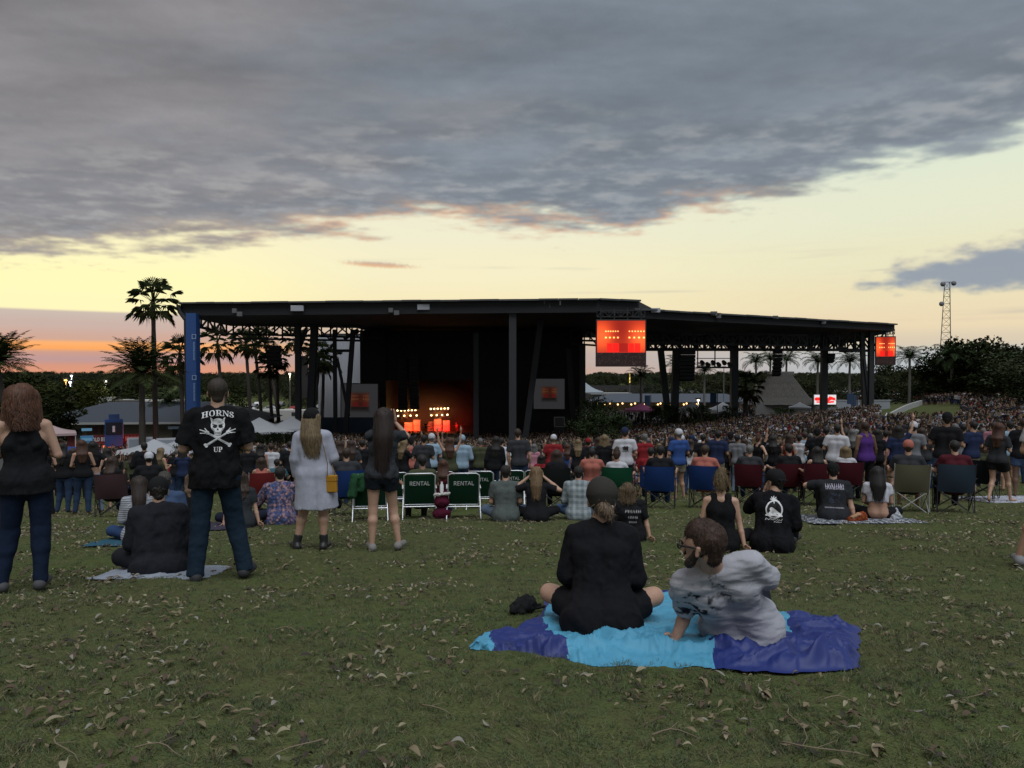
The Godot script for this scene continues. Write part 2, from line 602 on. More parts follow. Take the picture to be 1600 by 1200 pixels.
# ---------------------------------------------------------------- soft shapes: tapered capsules joined with a smooth minimum, meshed as surface nets
# a primitive is [a, b, ra, rb, blend, mode]; mode 0 plain, 1 cut flat at b, 2 cut flat at both ends, 4 carved away
func soft(prims: Array, cell: float, wrinkle := 0.0, wave := Vector3(9, 9, 9), floor_y := -1e9, seed_shift := 0.0) -> Array:
	var lo := Vector3(1e9, 1e9, 1e9)
	var hi := -lo
	for p in prims:
		if p[5] == 4:
			continue
		var r: float = maxf(p[2], p[3]) + cell * 2.5 + wrinkle
		for q in [p[0], p[1]]:
			lo = lo.min(q - Vector3.ONE * r)
			hi = hi.max(q + Vector3.ONE * r)
	var nx := int((hi.x - lo.x) / cell) + 2
	var ny := int((hi.y - lo.y) / cell) + 2
	var nz := int((hi.z - lo.z) / cell) + 2
	var nxy := nx * ny
	var f := PackedFloat32Array()
	f.resize(nxy * nz)
	f.fill(2.0)
	var rmin := PackedInt32Array()
	var rmax := PackedInt32Array()
	rmin.resize(ny * nz)
	rmax.resize(ny * nz)
	rmin.fill(100000)
	rmax.fill(-1)
	for p in prims:
		var a: Vector3 = p[0]
		var b: Vector3 = p[1]
		var ra: float = p[2]
		var rb: float = p[3]
		var k: float = maxf(p[4], 0.0005)
		var mode: int = p[5]
		var m := maxf(ra, rb) + k * 0.7 + cell * 2.2 + wrinkle
		var ba := b - a
		var l2 := maxf(ba.length_squared(), 1e-8)
		var ln := sqrt(l2)
		var x0 := 0
		var x1 := 0
		var y0 := maxi(0, int((minf(a.y, b.y) - m - lo.y) / cell))
		var y1 := mini(ny - 1, int((maxf(a.y, b.y) + m - lo.y) / cell) + 1)
		var z0 := maxi(0, int((minf(a.z, b.z) - m - lo.z) / cell))
		var z1 := mini(nz - 1, int((maxf(a.z, b.z) + m - lo.z) / cell) + 1)
		var k4 := 0.25 / k
		var m2 := m * m
		var bb := ba.y * ba.y + ba.z * ba.z
		var xlo := minf(0.0, ba.x)
		var xhi := maxf(0.0, ba.x)
		var ox := a.x - lo.x
		for z in range(z0, z1 + 1):
			var pz := lo.z + z * cell - a.z
			for y in range(y0, y1 + 1):
				var py := lo.y + y * cell - a.y
				# skip rows, and ends of rows, that pass too far from the bone
				var base := py * ba.y + pz * ba.z
				var tq := clampf(base / bb, 0.0, 1.0) if bb > 1e-9 else 0.0
				var ey := py - ba.y * tq
				var ez := pz - ba.z * tq
				var room := m2 - ey * ey - ez * ez
				if room <= 0.0:
					continue
				room = sqrt(room)
				x0 = maxi(0, int((ox + xlo - room) / cell))
				x1 = mini(nx - 1, int((ox + xhi + room) / cell) + 1)
				var i := z * nxy + y * nx + x0
				var row := z * ny + y
				rmin[row] = mini(rmin[row], x0)
				rmax[row] = maxi(rmax[row], x1)
				for x in range(x0, x1 + 1):
					var px := lo.x + x * cell - a.x
					var tu := (px * ba.x + base) / l2
					var t := clampf(tu, 0.0, 1.0)
					var dx := px - ba.x * t
					var dy := py - ba.y * t
					var dz := pz - ba.z * t
					var d := sqrt(dx * dx + dy * dy + dz * dz) - ra - (rb - ra) * t
					if mode == 0:
						var c := f[i]
						var h := k - absf(c - d)
						f[i] = minf(c, d) - (h * h * k4 if h > 0.0 else 0.0)
					elif mode == 4:
						f[i] = maxf(f[i], -d)
					else:
						d = maxf(d, (tu - 1.0) * ln)
						if mode == 2:
							d = maxf(d, -tu * ln)
						var c := f[i]
						var h := k - absf(c - d)
						f[i] = minf(c, d) - (h * h * k4 if h > 0.0 else 0.0)
					i += 1
	if wrinkle > 0.0 or floor_y > -1e8:
		var i := 0
		var near := wrinkle + cell * 1.8
		for z in nz:
			var pz := lo.z + z * cell
			for y in ny:
				var py := lo.y + y * cell
				for x in nx:
					var c := f[i]
					if wrinkle > 0.0 and c < near and c > -near:
						c += wrinkle * 1.6 * noise_w.get_noise_3d((lo.x + x * cell) * wave.x + seed_shift, py * wave.y, pz * wave.z)
					f[i] = maxf(c, floor_y - py)
					i += 1
	# one vertex in each crossed cell
	var vid := PackedInt32Array()
	vid.resize(nxy * nz)
	vid.fill(-1)
	var V := PackedVector3Array()
	var N := PackedVector3Array()
	var I := PackedInt32Array()
	var far := cell * 3.2
	for z in nz - 1:
		for y in ny - 1:
			var row := z * ny + y
			if rmin[row] > 90000 and rmin[row + 1] > 90000 and rmin[row + ny] > 90000:
				continue
			var i := z * nxy + y * nx
			var e := i + mini(nx - 1, maxi(rmax[row], maxi(rmax[row + 1], rmax[row + ny])) + 1)
			i += maxi(0, mini(rmin[row], mini(rmin[row + 1], rmin[row + ny])) - 1)
			while i < e:
				var a0 := f[i]
				if a0 > far or a0 < -far:
					i += 1
					continue
				var a1 := f[i + 1]
				var a2 := f[i + nx]
				var a3 := f[i + nx + 1]
				var a4 := f[i + nxy]
				var a5 := f[i + nxy + 1]
				var a6 := f[i + nxy + nx]
				var a7 := f[i + nxy + nx + 1]
				var cnt := int(a0 < 0.0) + int(a1 < 0.0) + int(a2 < 0.0) + int(a3 < 0.0) + int(a4 < 0.0) + int(a5 < 0.0) + int(a6 < 0.0) + int(a7 < 0.0)
				if cnt > 0 and cnt < 8:
					var s := Vector3.ZERO
					var n := 0
					if (a0 < 0.0) != (a1 < 0.0):
						s += Vector3(a0 / (a0 - a1), 0, 0); n += 1
					if (a2 < 0.0) != (a3 < 0.0):
						s += Vector3(a2 / (a2 - a3), 1, 0); n += 1
					if (a4 < 0.0) != (a5 < 0.0):
						s += Vector3(a4 / (a4 - a5), 0, 1); n += 1
					if (a6 < 0.0) != (a7 < 0.0):
						s += Vector3(a6 / (a6 - a7), 1, 1); n += 1
					if (a0 < 0.0) != (a2 < 0.0):
						s += Vector3(0, a0 / (a0 - a2), 0); n += 1
					if (a1 < 0.0) != (a3 < 0.0):
						s += Vector3(1, a1 / (a1 - a3), 0); n += 1
					if (a4 < 0.0) != (a6 < 0.0):
						s += Vector3(0, a4 / (a4 - a6), 1); n += 1
					if (a5 < 0.0) != (a7 < 0.0):
						s += Vector3(1, a5 / (a5 - a7), 1); n += 1
					if (a0 < 0.0) != (a4 < 0.0):
						s += Vector3(0, 0, a0 / (a0 - a4)); n += 1
					if (a1 < 0.0) != (a5 < 0.0):
						s += Vector3(1, 0, a1 / (a1 - a5)); n += 1
					if (a2 < 0.0) != (a6 < 0.0):
						s += Vector3(0, 1, a2 / (a2 - a6)); n += 1
					if (a3 < 0.0) != (a7 < 0.0):
						s += Vector3(1, 1, a3 / (a3 - a7)); n += 1
					s /= n
					var x := i - z * nxy - y * nx
					vid[i] = V.size()
					V.append(lo + (Vector3(x, y, z) + s) * cell)
					var gx := a1 + a3 + a5 + a7 - a0 - a2 - a4 - a6
					var gy := a2 + a3 + a6 + a7 - a0 - a1 - a4 - a5
					var gz := a4 + a5 + a6 + a7 - a0 - a1 - a2 - a3
					N.append(Vector3(gx, gy, gz).normalized())
					# quads round the three edges that start at this cell's first corner
					var neg := a0 < 0.0
					if neg != (a1 < 0.0) and y > 0 and z > 0:
						_net(I, vid, i - nxy - nx, i - nxy, i, i - nx, neg)
					if neg != (a2 < 0.0) and z > 0 and x > 0:
						_net(I, vid, i - nxy - 1, i - 1, i, i - nxy, neg)
					if neg != (a4 < 0.0) and x > 0 and y > 0:
						_net(I, vid, i - nx - 1, i - nx, i, i - 1, neg)
				i += 1
	return [V, N, I]

func _net(I: PackedInt32Array, vid: PackedInt32Array, a: int, b: int, c: int, d: int, neg: bool) -> void:
	var p := vid[a]
	var q := vid[b]
	var r := vid[c]
	var s := vid[d]
	if p < 0 or q < 0 or r < 0 or s < 0:
		return
	if not neg:
		I.append_array([p, q, r, p, r, s])
	else:
		I.append_array([p, r, q, p, s, r])

func soft_mesh(parts: Array, dyed := false) -> ArrayMesh:
	var V := PackedVector3Array()
	var N := PackedVector3Array()
	var I := PackedInt32Array()
	var K := PackedColorArray()
	for g in parts:
		var off := V.size()
		V.append_array(g[0])
		N.append_array(g[1])
		for k in g[2]:
			I.append(k + off)
		if g.size() > 3:
			for v in g[0].size():
				K.append(g[3])
	if dyed:
		for v in V:
			K.append(tie_dye(v))
	var arr := []
	arr.resize(Mesh.ARRAY_MAX)
	arr[Mesh.ARRAY_VERTEX] = V
	arr[Mesh.ARRAY_NORMAL] = N
	arr[Mesh.ARRAY_INDEX] = I
	if K.size() == V.size() and K.size():
		arr[Mesh.ARRAY_COLOR] = K
	var m := ArrayMesh.new()
	if V.size():
		m.add_surface_from_arrays(Mesh.PRIMITIVE_TRIANGLES, arr)
	return m

# ---------------------------------------------------------------- people
# joints of a figure 1.75 m tall that faces -z
func joints(s: Dictionary) -> Dictionary:
	var fem: bool = s.get("sex", "m") == "f"
	var sw := 0.165 if fem else 0.19
	var j := {}
	var pose: String = s.get("pose", "stand")
	var st: float = s.get("stance", 0.13)
	if pose == "stand" or pose == "walk":
		j.pel = Vector3(0, 0.96, 0)
		j.chest = Vector3(0, 1.30, 0.0)
		j.neck = Vector3(0, 1.475, 0.015)
		j.head = Vector3(0, 1.632, -0.01)
		for q in [-1, 1]:
			var n := "L" if q < 0 else "R"
			j["hip" + n] = Vector3(q * 0.095, 0.92, 0)
			j["kn" + n] = Vector3(q * (0.06 + st * 0.4), 0.50, -0.02)
			j["an" + n] = Vector3(q * st, 0.09, 0.025)
			j["to" + n] = Vector3(q * (st + 0.035), 0.04, -0.14)
		# weight on one leg: the pelvis moves over it, the other knee gives
		var sf: float = s.get("shift", 0.0)
		if sf != 0.0:
			var free := "L" if sf > 0.0 else "R"
			for q in ["pel", "hipL", "hipR"]:
				j[q].x += sf
			j["hip" + free].y -= 0.018
			j.chest.x += sf * 0.55
			j.neck.x += sf * 0.3
			j.head.x += sf * 0.15
			j["kn" + free] += Vector3(sf * 0.4, -0.01, -0.06)
			j["an" + free] += Vector3(-sf * 0.8, 0, -0.05)
			j["to" + free] += Vector3(-sf * 1.6, 0, -0.05)
			j["kn" + ("R" if sf > 0.0 else "L")].x += sf * 0.6
		if pose == "walk":
			j.knR += Vector3(0, 0.03, -0.16)
			j.anR += Vector3(0, 0.0, -0.24)
			j.toR += Vector3(0, 0.01, -0.24)
			j.anL += Vector3(0, 0.04, 0.2)
			j.toL += Vector3(0, 0.0, 0.2)
	elif pose == "cross":
		j.pel = Vector3(0, 0.14, 0)
		j.chest = Vector3(0, 0.47, -0.05)
		j.neck = Vector3(0, 0.635, -0.085)
		j.head = Vector3(0, 0.785, -0.13)
		for q in [-1, 1]:
			var n := "L" if q < 0 else "R"
			j["hip" + n] = Vector3(q * 0.10, 0.12, -0.03)
			j["kn" + n] = Vector3(q * 0.335, 0.15, -0.27)
			j["an" + n] = Vector3(-q * 0.05, 0.07, -0.40)
			j["to" + n] = Vector3(-q * 0.18, 0.06, -0.44)
	elif pose == "knees":
		j.pel = Vector3(0, 0.13, 0)
		j.chest = Vector3(0, 0.455, -0.06)
		j.neck = Vector3(0, 0.615, -0.11)
		j.head = Vector3(0, 0.765, -0.16)
		for q in [-1, 1]:
			var n := "L" if q < 0 else "R"
			j["hip" + n] = Vector3(q * 0.10, 0.12, -0.03)
			j["kn" + n] = Vector3(q * 0.17, 0.47, -0.38)
			j["an" + n] = Vector3(q * 0.16, 0.08, -0.52)
			j["to" + n] = Vector3(q * 0.19, 0.04, -0.68)
	else: # chair
		j.pel = Vector3(0, 0.53, 0.02)
		j.chest = Vector3(0, 0.86, 0.10)
		j.neck = Vector3(0, 1.03, 0.09)
		j.head = Vector3(0, 1.18, 0.05)
		for q in [-1, 1]:
			var n := "L" if q < 0 else "R"
			j["hip" + n] = Vector3(q * 0.10, 0.50, -0.02)
			j["kn" + n] = Vector3(q * 0.15, 0.54, -0.44)
			j["an" + n] = Vector3(q * 0.15, 0.09, -0.50)
			j["to" + n] = Vector3(q * 0.17, 0.04, -0.66)
	# lean of the trunk about the pelvis: x forward (+) / back, y sideways (+ right)
	var lean: Vector2 = s.get("lean", Vector2.ZERO)
	var twist: float = s.get("twist", 0.0)
	var bt := Basis(Vector3.BACK, -lean.y) * Basis(Vector3.RIGHT, -lean.x) * Basis(Vector3.UP, twist)
	for k in ["chest", "neck", "head"]:
		j[k] = j.pel + bt * (j[k] - j.pel)
	j.up = (j.neck - j.pel).normalized()
	j.right = (bt * Vector3.RIGHT).normalized()
	j.fwd = -j.right.cross(j.up).normalized()
	j.fwd = j.up.cross(j.right).normalized()
	if j.fwd.dot(bt * Vector3.FORWARD) < 0:
		j.fwd = -j.fwd
	for q in [-1, 1]:
		var n := "L" if q < 0 else "R"
		var sh: Vector3 = j.neck - j.up * 0.055 + j.right * q * sw
		j["sh" + n] = sh
		var arm: String = s.get("arm" + n, s.get("arms", "down"))
		var R: Vector3 = j.right * q
		var U: Vector3 = j.up
		var F: Vector3 = j.fwd
		var el: Vector3
		var wr: Vector3
		var hd: Vector3
		match arm:
			"down":
				el = sh + R * 0.06 - U * 0.275 - F * 0.02
				wr = el + R * 0.01 - U * 0.245 + F * 0.06
				hd = (wr - el).normalized()
			"front":
				el = sh + R * 0.075 - U * 0.265 - F * 0.01
				wr = el - R * 0.13 + U * 0.03 + F * 0.21
				hd = (F - R * 0.6 + U * 0.3).normalized()
			"phone":
				el = sh + R * 0.06 - U * 0.20 + F * 0.14
				wr = el - R * 0.06 + U * 0.20 + F * 0.12
				hd = (U - R * 0.2 + F * 0.2).normalized()
			"up":
				el = sh + R * 0.12 + U * 0.24 + F * 0.03
				wr = el + R * 0.02 + U * 0.245 + F * 0.02
				hd = (U + R * 0.1).normalized()
			"clap":
				el = sh + R * 0.13 + U * 0.08 + F * 0.22
				wr = sh - R * (sw - 0.045) + U * 0.26 + F * 0.26
				hd = (U + F * 0.15).normalized()
			"hip":
				el = sh + R * 0.2 - U * 0.2 - F * 0.10
				wr = j["hip" + n] + R * 0.10 + U * 0.10
				hd = (F - R * 0.5).normalized()
			"head":
				el = sh + R * 0.24 - U * 0.06 + F * 0.05
				wr = j.head + R * 0.105 - U * 0.03 + F * 0.02
				hd = (U - R * 0.2).normalized()
			"knee":
				var kn: Vector3 = j["kn" + n]
				el = (sh + kn) * 0.5 + R * 0.09 - U * 0.05
				wr = kn + Vector3(-q * 0.02, 0.07, 0.04)
				hd = (F - U * 0.3 - R * 0.3).normalized()
			"lap":
				el = sh + R * 0.05 - U * 0.26 + F * 0.05
				wr = el - R * 0.15 - U * 0.06 + F * 0.2
				hd = (F - R).normalized()
			"prop":
				el = sh + R * 0.05 - U * 0.26 + F * 0.02
				wr = Vector3(el.x + q * 0.06, 0.05, el.z + 0.06)
				hd = Vector3(q * 0.5, -0.05, 0.8).normalized()
			"rest":
				el = sh + R * 0.10 - U * 0.25 + F * 0.05
				wr = el + R * 0.04 + U * 0.0 + F * 0.24
				hd = F
		for w in [["el", el], ["wr", wr]]:
			j[w[0] + n] = s.get(w[0] + n, w[1])
		j["hd" + n] = s.get("hd" + n, hd)
	# turn of the head
	j.hb = Basis(Vector3.UP, s.get("look", 0.0)) * Basis(Vector3.RIGHT, s.get("nod", 0.0))
	for k in ["pel", "chest", "neck", "head", "hipL", "hipR", "knL", "knR", "anL", "anR", "toL", "toR"]:
		if s.has("j_" + k):
			j[k] = s["j_" + k]
	return j

func trunk(j: Dictionary, g: float, fem: bool, fat: float, pad: float, k: float) -> Array:
	var w: Vector3 = j.pel.lerp(j.chest, 0.45)
	var r: Vector3 = j.right
	var bw := 0.066 if fem else 0.078
	var ww := (0.056 if fem else 0.066) * (0.5 + 0.5 * g) * (1.0 + fat * 0.3)
	return [
		[j.shL * 0.84 + j.shR * 0.16, j.shR * 0.84 + j.shL * 0.16, 0.058 * g + pad, 0.058 * g + pad, k, 0],
		[j.chest - r * bw, w - r * ww, 0.098 * g + pad, (0.082 + 0.03 * fat) * g + pad, k, 0],
		[j.chest + r * bw, w + r * ww, 0.098 * g + pad, (0.082 + 0.03 * fat) * g + pad, k, 0],
		[j.neck - j.up * 0.03 - r * 0.03, j.shL * 0.7 + j.shR * 0.3, 0.05 * g + pad, 0.05 * g + pad, k, 0],
		[j.neck - j.up * 0.03 + r * 0.03, j.shR * 0.7 + j.shL * 0.3, 0.05 * g + pad, 0.05 * g + pad, k, 0],
		[w - r * ww, j.pel - r * 0.065, (0.082 + 0.03 * fat) * g + pad, 0.098 * g + pad, k, 0],
		[w + r * ww, j.pel + r * 0.065, (0.082 + 0.03 * fat) * g + pad, 0.098 * g + pad, k, 0]]

func head_prims(j: Dictionary, fine: bool) -> Array:
	var h: Vector3 = j.head
	var b: Basis = j.hb
	var o := [
		[h + b * Vector3(0, 0.035, 0.030), h + b * Vector3(0, 0.038, -0.022), 0.080, 0.078, 0.03, 0],
		[h + b * Vector3(0, -0.005, -0.030), h + b * Vector3(0, -0.082, -0.058), 0.064, 0.036, 0.03, 0],
		[h + b * Vector3(0, -0.03, 0.02), j.neck, 0.054, 0.058, 0.02, 0]]
	if fine:
		o.append([h + b * Vector3(0, 0.008, -0.100), h + b * Vector3(0, -0.030, -0.112), 0.008, 0.013, 0.012, 0])
		o.append([h + b * Vector3(-0.03, 0.022, -0.088), h + b * Vector3(0.03, 0.022, -0.088), 0.012, 0.012, 0.012, 0])
		o.append([h + b * Vector3(-0.014, -0.060, -0.092), h + b * Vector3(0.014, -0.060, -0.092), 0.009, 0.009, 0.008, 0])
		o.append([h + b * Vector3(-0.012, -0.092, -0.078), h + b * Vector3(0.012, -0.092, -0.078), 0.017, 0.017, 0.015, 0])
		for q in [-1, 1]:
			o.append([h + b * Vector3(q * 0.076, 0.004, 0.008), h + b * Vector3(q * 0.079, -0.032, 0.0), 0.015, 0.010, 0.006, 0])
			o.append([h + b * Vector3(q * 0.030, 0.002, -0.100), h + b * Vector3(q * 0.034, 0.001, -0.100), 0.012, 0.011, 0.002, 4])
			o.append([h + b * Vector3(q * 0.031, 0.001, -0.083), h + b * Vector3(q * 0.032, 0.001, -0.083), 0.0115, 0.0115, 0.002, 0])
	return o

func hand_prims(wr: Vector3, dir: Vector3, palm: Vector3, side: int, curl: float) -> Array:
	var x := dir.cross(palm).normalized() * side
	var o := [[wr, wr + dir * 0.05 + x * 0.0, 0.024, 0.026, 0.015, 0]]
	for k in 4:
		var s := (k - 1.5) * 0.0195
		var ln: float = [0.068, 0.078, 0.072, 0.056][k]
		var base := wr + dir * 0.085 + x * s
		o.append([wr + dir * 0.03 + x * s * 0.7, base, 0.0155, 0.0115, 0.010, 0])
		var d1 := (dir + palm * curl * 0.6 + x * (k - 1.5) * 0.05).normalized()
		var m := base + d1 * ln * 0.52
		var d2 := (dir + palm * curl * 1.6).normalized()
		o.append([base, m, 0.0098, 0.0088, 0.004, 0])
		o.append([m, m + d2 * ln * 0.48, 0.0088, 0.0075, 0.004, 0])
	var t0 := wr + dir * 0.025 - x * 0.022 + palm * 0.008
	var t1 := t0 + dir * 0.038 - x * 0.026 + palm * 0.014
	o.append([t0, t1, 0.0135, 0.0110, 0.008, 0])
	o.append([t1, t1 + dir * 0.034 - x * 0.006 + palm * 0.006, 0.0105, 0.0085, 0.004, 0])
	return o

func limb_prims(j: Dictionary, g: float, fem: bool, n: String, legs := true) -> Array:
	var a := 0.9 if fem else 1.0
	var o := [
		[j["sh" + n], j["el" + n], 0.049 * g * a, 0.038 * g * a, 0.03, 0],
		[j["el" + n], j["el" + n].lerp(j["wr" + n], 0.35), 0.038 * g * a, 0.039 * g * a, 0.01, 0],
		[j["el" + n].lerp(j["wr" + n], 0.35), j["wr" + n], 0.039 * g * a, 0.026 * a, 0.01, 0]]
	if legs:
		var kn: Vector3 = j["kn" + n]
		var an: Vector3 = j["an" + n]
		var calf: Vector3 = kn.lerp(an, 0.3) + (Vector3(0, 0, 0.012) if absf(kn.y - an.y) > 0.3 else Vector3.ZERO)
		o += [
			[j["hip" + n], kn, 0.088 * g, 0.054 * g, 0.03, 0],
			[kn, calf, 0.051 * g, 0.055 * g, 0.04, 0],
			[calf, an, 0.054 * g, 0.033, 0.03, 0],
			[an - Vector3(0, 0.03, 0), j["to" + n], 0.036, 0.028, 0.02, 0]]
	return o

func side_cut(a: Vector3, b: Vector3, t: float) -> Vector3:
	return a.lerp(b, t)
func scaled(prims: Array, k: float) -> Array:
	if is_equal_approx(k, 1.0):
		return prims
	var o := []
	for p in prims:
		o.append([p[0] * k, p[1] * k, p[2] * k, p[3] * k, p[4] * k, p[5]])
	return o

func scaled_joints(j: Dictionary, k: float) -> Dictionary:
	var o := {}
	for n in j:
		o[n] = j[n]
		if j[n] is Vector3 and not n in ["up", "right", "fwd", "hdL", "hdR"]:
			o[n] = j[n] * k
	return o

func body_prims(s: Dictionary, j: Dictionary) -> Array:
	var fem: bool = s.get("sex", "m") == "f"
	var g: float = s.get("girth", 1.0)
	var o := trunk(j, g, fem, s.get("fat", 0.0), 0.0 if s.get("top", "tee") in ["tank", "racer", "crop"] else -0.014, 0.035)
	o.append([j.hipL, j.hipR, 0.098 * g, 0.098 * g, 0.03, 0])
	for n in ["L", "R"]:
		var lim := limb_prims(j, g, fem, n)
		if s.get("bottom", "jeans") in ["jeans", "pants"]:
			for k in range(3, 6):
				lim[k][2] -= 0.012
				lim[k][3] -= 0.012
		o += lim
	o.append([j.head - Vector3(0, 0.03, 0), j.neck - j.up * 0.04, 0.05, 0.062, 0.02, 0])
	return o

func top_prims(s: Dictionary, j: Dictionary) -> Array:
	var fem: bool = s.get("sex", "m") == "f"
	var g: float = s.get("girth", 1.0)
	var fat: float = s.get("fat", 0.0)
	var style: String = s.get("top", "tee")
	var pad: float = {"tee": 0.016, "tank": 0.010, "racer": 0.010, "crop": 0.014, "long": 0.016, "hoodie": 0.032, "shirt": 0.026}.get(style, 0.016)
	pad = s.get("pad", pad)
	var seated: bool = s.get("pose", "stand") in ["cross", "knees", "chair"]
	var o := []
	var w: Vector3 = j.pel.lerp(j.chest, 0.45)
	var r: Vector3 = j.right
	var t := trunk(j, g, fem, fat, pad, 0.035)
	if style in ["tank", "racer"]:
		# straps instead of full shoulders
		o += [t[1], t[2]]
		if style == "racer":
			for k in 2:
				o[k] = [j.chest.lerp(w, 0.45) + r * (k * 2 - 1) * 0.062, o[k][1], o[k][2], o[k][3], o[k][4], 0]
		var sx := 0.075 if style == "tank" else 0.05
		for q in [-1, 1]:
			if style == "tank":
				o.append([j.chest + r * q * 0.06, j.neck - j.up * 0.03 + r * q * sx, 0.094 * g + pad, 0.056 * g + pad, 0.03, 0])
			else:
				o.append([j.chest + r * q * 0.06 + j.fwd * 0.03, j.neck - j.up * 0.018 + r * q * sx, 0.062 * g + pad, 0.03 + pad, 0.03, 0])
		if style == "racer":
			for q in [-1, 1]:
				o.append([j.neck - j.up * 0.01 - j.fwd * 0.055 + r * q * 0.03, j.chest.lerp(w, 0.2) - j.fwd * 0.068 + r * q * 0.09, 0.030, 0.058, 0.02, 0])
			o.append([j.chest - j.fwd * 0.065, j.neck - j.up * 0.01 - j.fwd * 0.02, 0.055, 0.026, 0.02, 0])
	else:
		o += t.slice(0, 5)
	var hem: float = s.get("hem", 0.06)
	if style == "crop":
		o.append([j.chest - r * 0.066, w.lerp(j.chest, 0.15) - r * 0.06, 0.098 * g + pad, 0.09 * g + pad, 0.03, 1])
		o.append([j.chest + r * 0.066, w.lerp(j.chest, 0.15) + r * 0.06, 0.098 * g + pad, 0.09 * g + pad, 0.03, 1])
		o.remove_at(1)
		o.remove_at(1)
	else:
		var down: Vector3 = -j.up
		var flare: float = s.get("flare", 0.0)
		var low := maxf(pad, 0.034)
		for q in [-1, 1]:
			var a: Vector3 = w + r * q * (0.056 if fem else 0.066) * (0.5 + 0.5 * g) * (1.0 + fat * 0.3)
			var b: Vector3 = j.pel + r * q * (0.07 + flare * 0.3) + down * (0.0 if seated else 0.0)
			o.append([a, b, (0.082 + 0.03 * fat) * g + pad, 0.104 * g + low + flare * 0.3, 0.03, 0])
			if not seated:
				o.append([b, b + down * hem + r * q * flare * 0.3, 0.104 * g + low + flare * 0.3, 0.106 * g + low + flare, 0.02, 1])
			else:
				o.append([b, b + down * 0.06 - j.fwd * 0.03, 0.106 * g + low, 0.112 * g + low + flare, 0.03, 0])
	for n in ["L", "R"]:
		var sh: Vector3 = j["sh" + n]
		var el: Vector3 = j["el" + n]
		var wr: Vector3 = j["wr" + n]
		var aw := 0.9 if fem else 1.0
		if style in ["tee", "crop"]:
			var cut: float = s.get("sleeve", 0.72 if style == "tee" else 0.5)
			o.append([sh, sh.lerp(el, cut), 0.060 * g * aw + pad * 0.6, 0.052 * g * aw + pad * 1.1, 0.03, 1])
		elif style in ["long", "hoodie", "shirt"]:
			var cuff: float = s.get("cuff", 0.94)
			o.append([sh, el, 0.058 * g * aw + pad * 0.6, 0.047 * g * aw + pad * 0.7, 0.03, 0])
			o.append([el, el.lerp(wr, cuff), 0.047 * g * aw + pad * 0.7, 0.033 * g * aw + pad * 0.5, 0.02, 1])
	if seated and style != "crop":
		o.append([j.hipL - Vector3(0, 0.0, -0.02), j.hipR + Vector3(0, 0.0, 0.02), 0.108 * g + 0.016, 0.108 * g + 0.016, 0.03, 0])
	if style == "hoodie":
		o.append([j.neck - r * 0.06 - j.fwd * 0.05, j.neck + r * 0.06 - j.fwd * 0.05, 0.05, 0.05, 0.03, 0])
		o.append([j.neck - r * 0.05 - j.fwd * 0.08 - j.up * 0.05, j.neck + r * 0.05 - j.fwd * 0.08 - j.up * 0.05, 0.045, 0.045, 0.03, 0])
	elif style in ["tee", "long", "crop"]:
		o.append([j.neck - j.up * 0.05, j.neck + j.up * 0.005, 0.066, 0.062, 0.015, 1])
	elif style == "racer":
		o.append([j.neck - j.up * 0.075 - j.fwd * 0.115, j.neck - j.up * 0.155 - j.fwd * 0.135, 0.016, 0.024, 0.0, 4])
	elif style == "shirt":
		o.append([j.neck - j.up * 0.05, j.neck + j.up * 0.035, 0.070, 0.068, 0.015, 1])
	return o

func bottom_prims(s: Dictionary, j: Dictionary) -> Array:
	var g: float = s.get("girth", 1.0)
	var style: String = s.get("bottom", "jeans")
	var tuck := 0.012 if s.get("pose", "stand") == "stand" else -0.004
	var o := [[j.hipL, j.hipR, 0.100 * g + tuck, 0.100 * g + tuck, 0.03, 0],
		[j.pel + j.up * 0.06 - j.right * 0.05, j.pel + j.up * 0.06 + j.right * 0.05, 0.076 * g + tuck, 0.076 * g + tuck, 0.03, 0]]
	for n in ["L", "R"]:
		var hip: Vector3 = j["hip" + n]
		var kn: Vector3 = j["kn" + n]
		var an: Vector3 = j["an" + n]
		if style == "shorts":
			var cut: float = s.get("short", 0.5)
			o.append([hip, hip.lerp(kn, cut), 0.094 * g + 0.012, lerpf(0.092, 0.062, cut) * g + 0.026, 0.03, 1])
		elif style == "skirt":
			o.append([hip, hip.lerp(kn, 0.45), 0.096 * g + 0.012, 0.10 * g + 0.02, 0.06, 1])
		elif style == "leggings":
			o.append([hip, kn, 0.090 * g + 0.006, 0.056 * g + 0.006, 0.03, 0])
			o.append([kn, kn.lerp(an, 0.3), 0.054 * g + 0.006, 0.054 * g + 0.006, 0.02, 0])
			o.append([kn.lerp(an, 0.3), kn.lerp(an, 0.95), 0.055 * g + 0.006, 0.038 + 0.004, 0.02, 1])
		else:
			var wide: float = s.get("wide", 0.0)
			o.append([hip, kn, 0.090 * g + 0.010, 0.058 * g + 0.012 + wide * 0.5, 0.03, 0])
			o.append([kn, kn.lerp(an, 0.35), 0.056 * g + 0.012, 0.056 * g + 0.012, 0.03, 0])
			o.append([kn, an + (kn - an).normalized() * -0.035, 0.056 * g + 0.012 + wide * 0.5, 0.050 + 0.006 + wide, 0.03, 1])
	return o

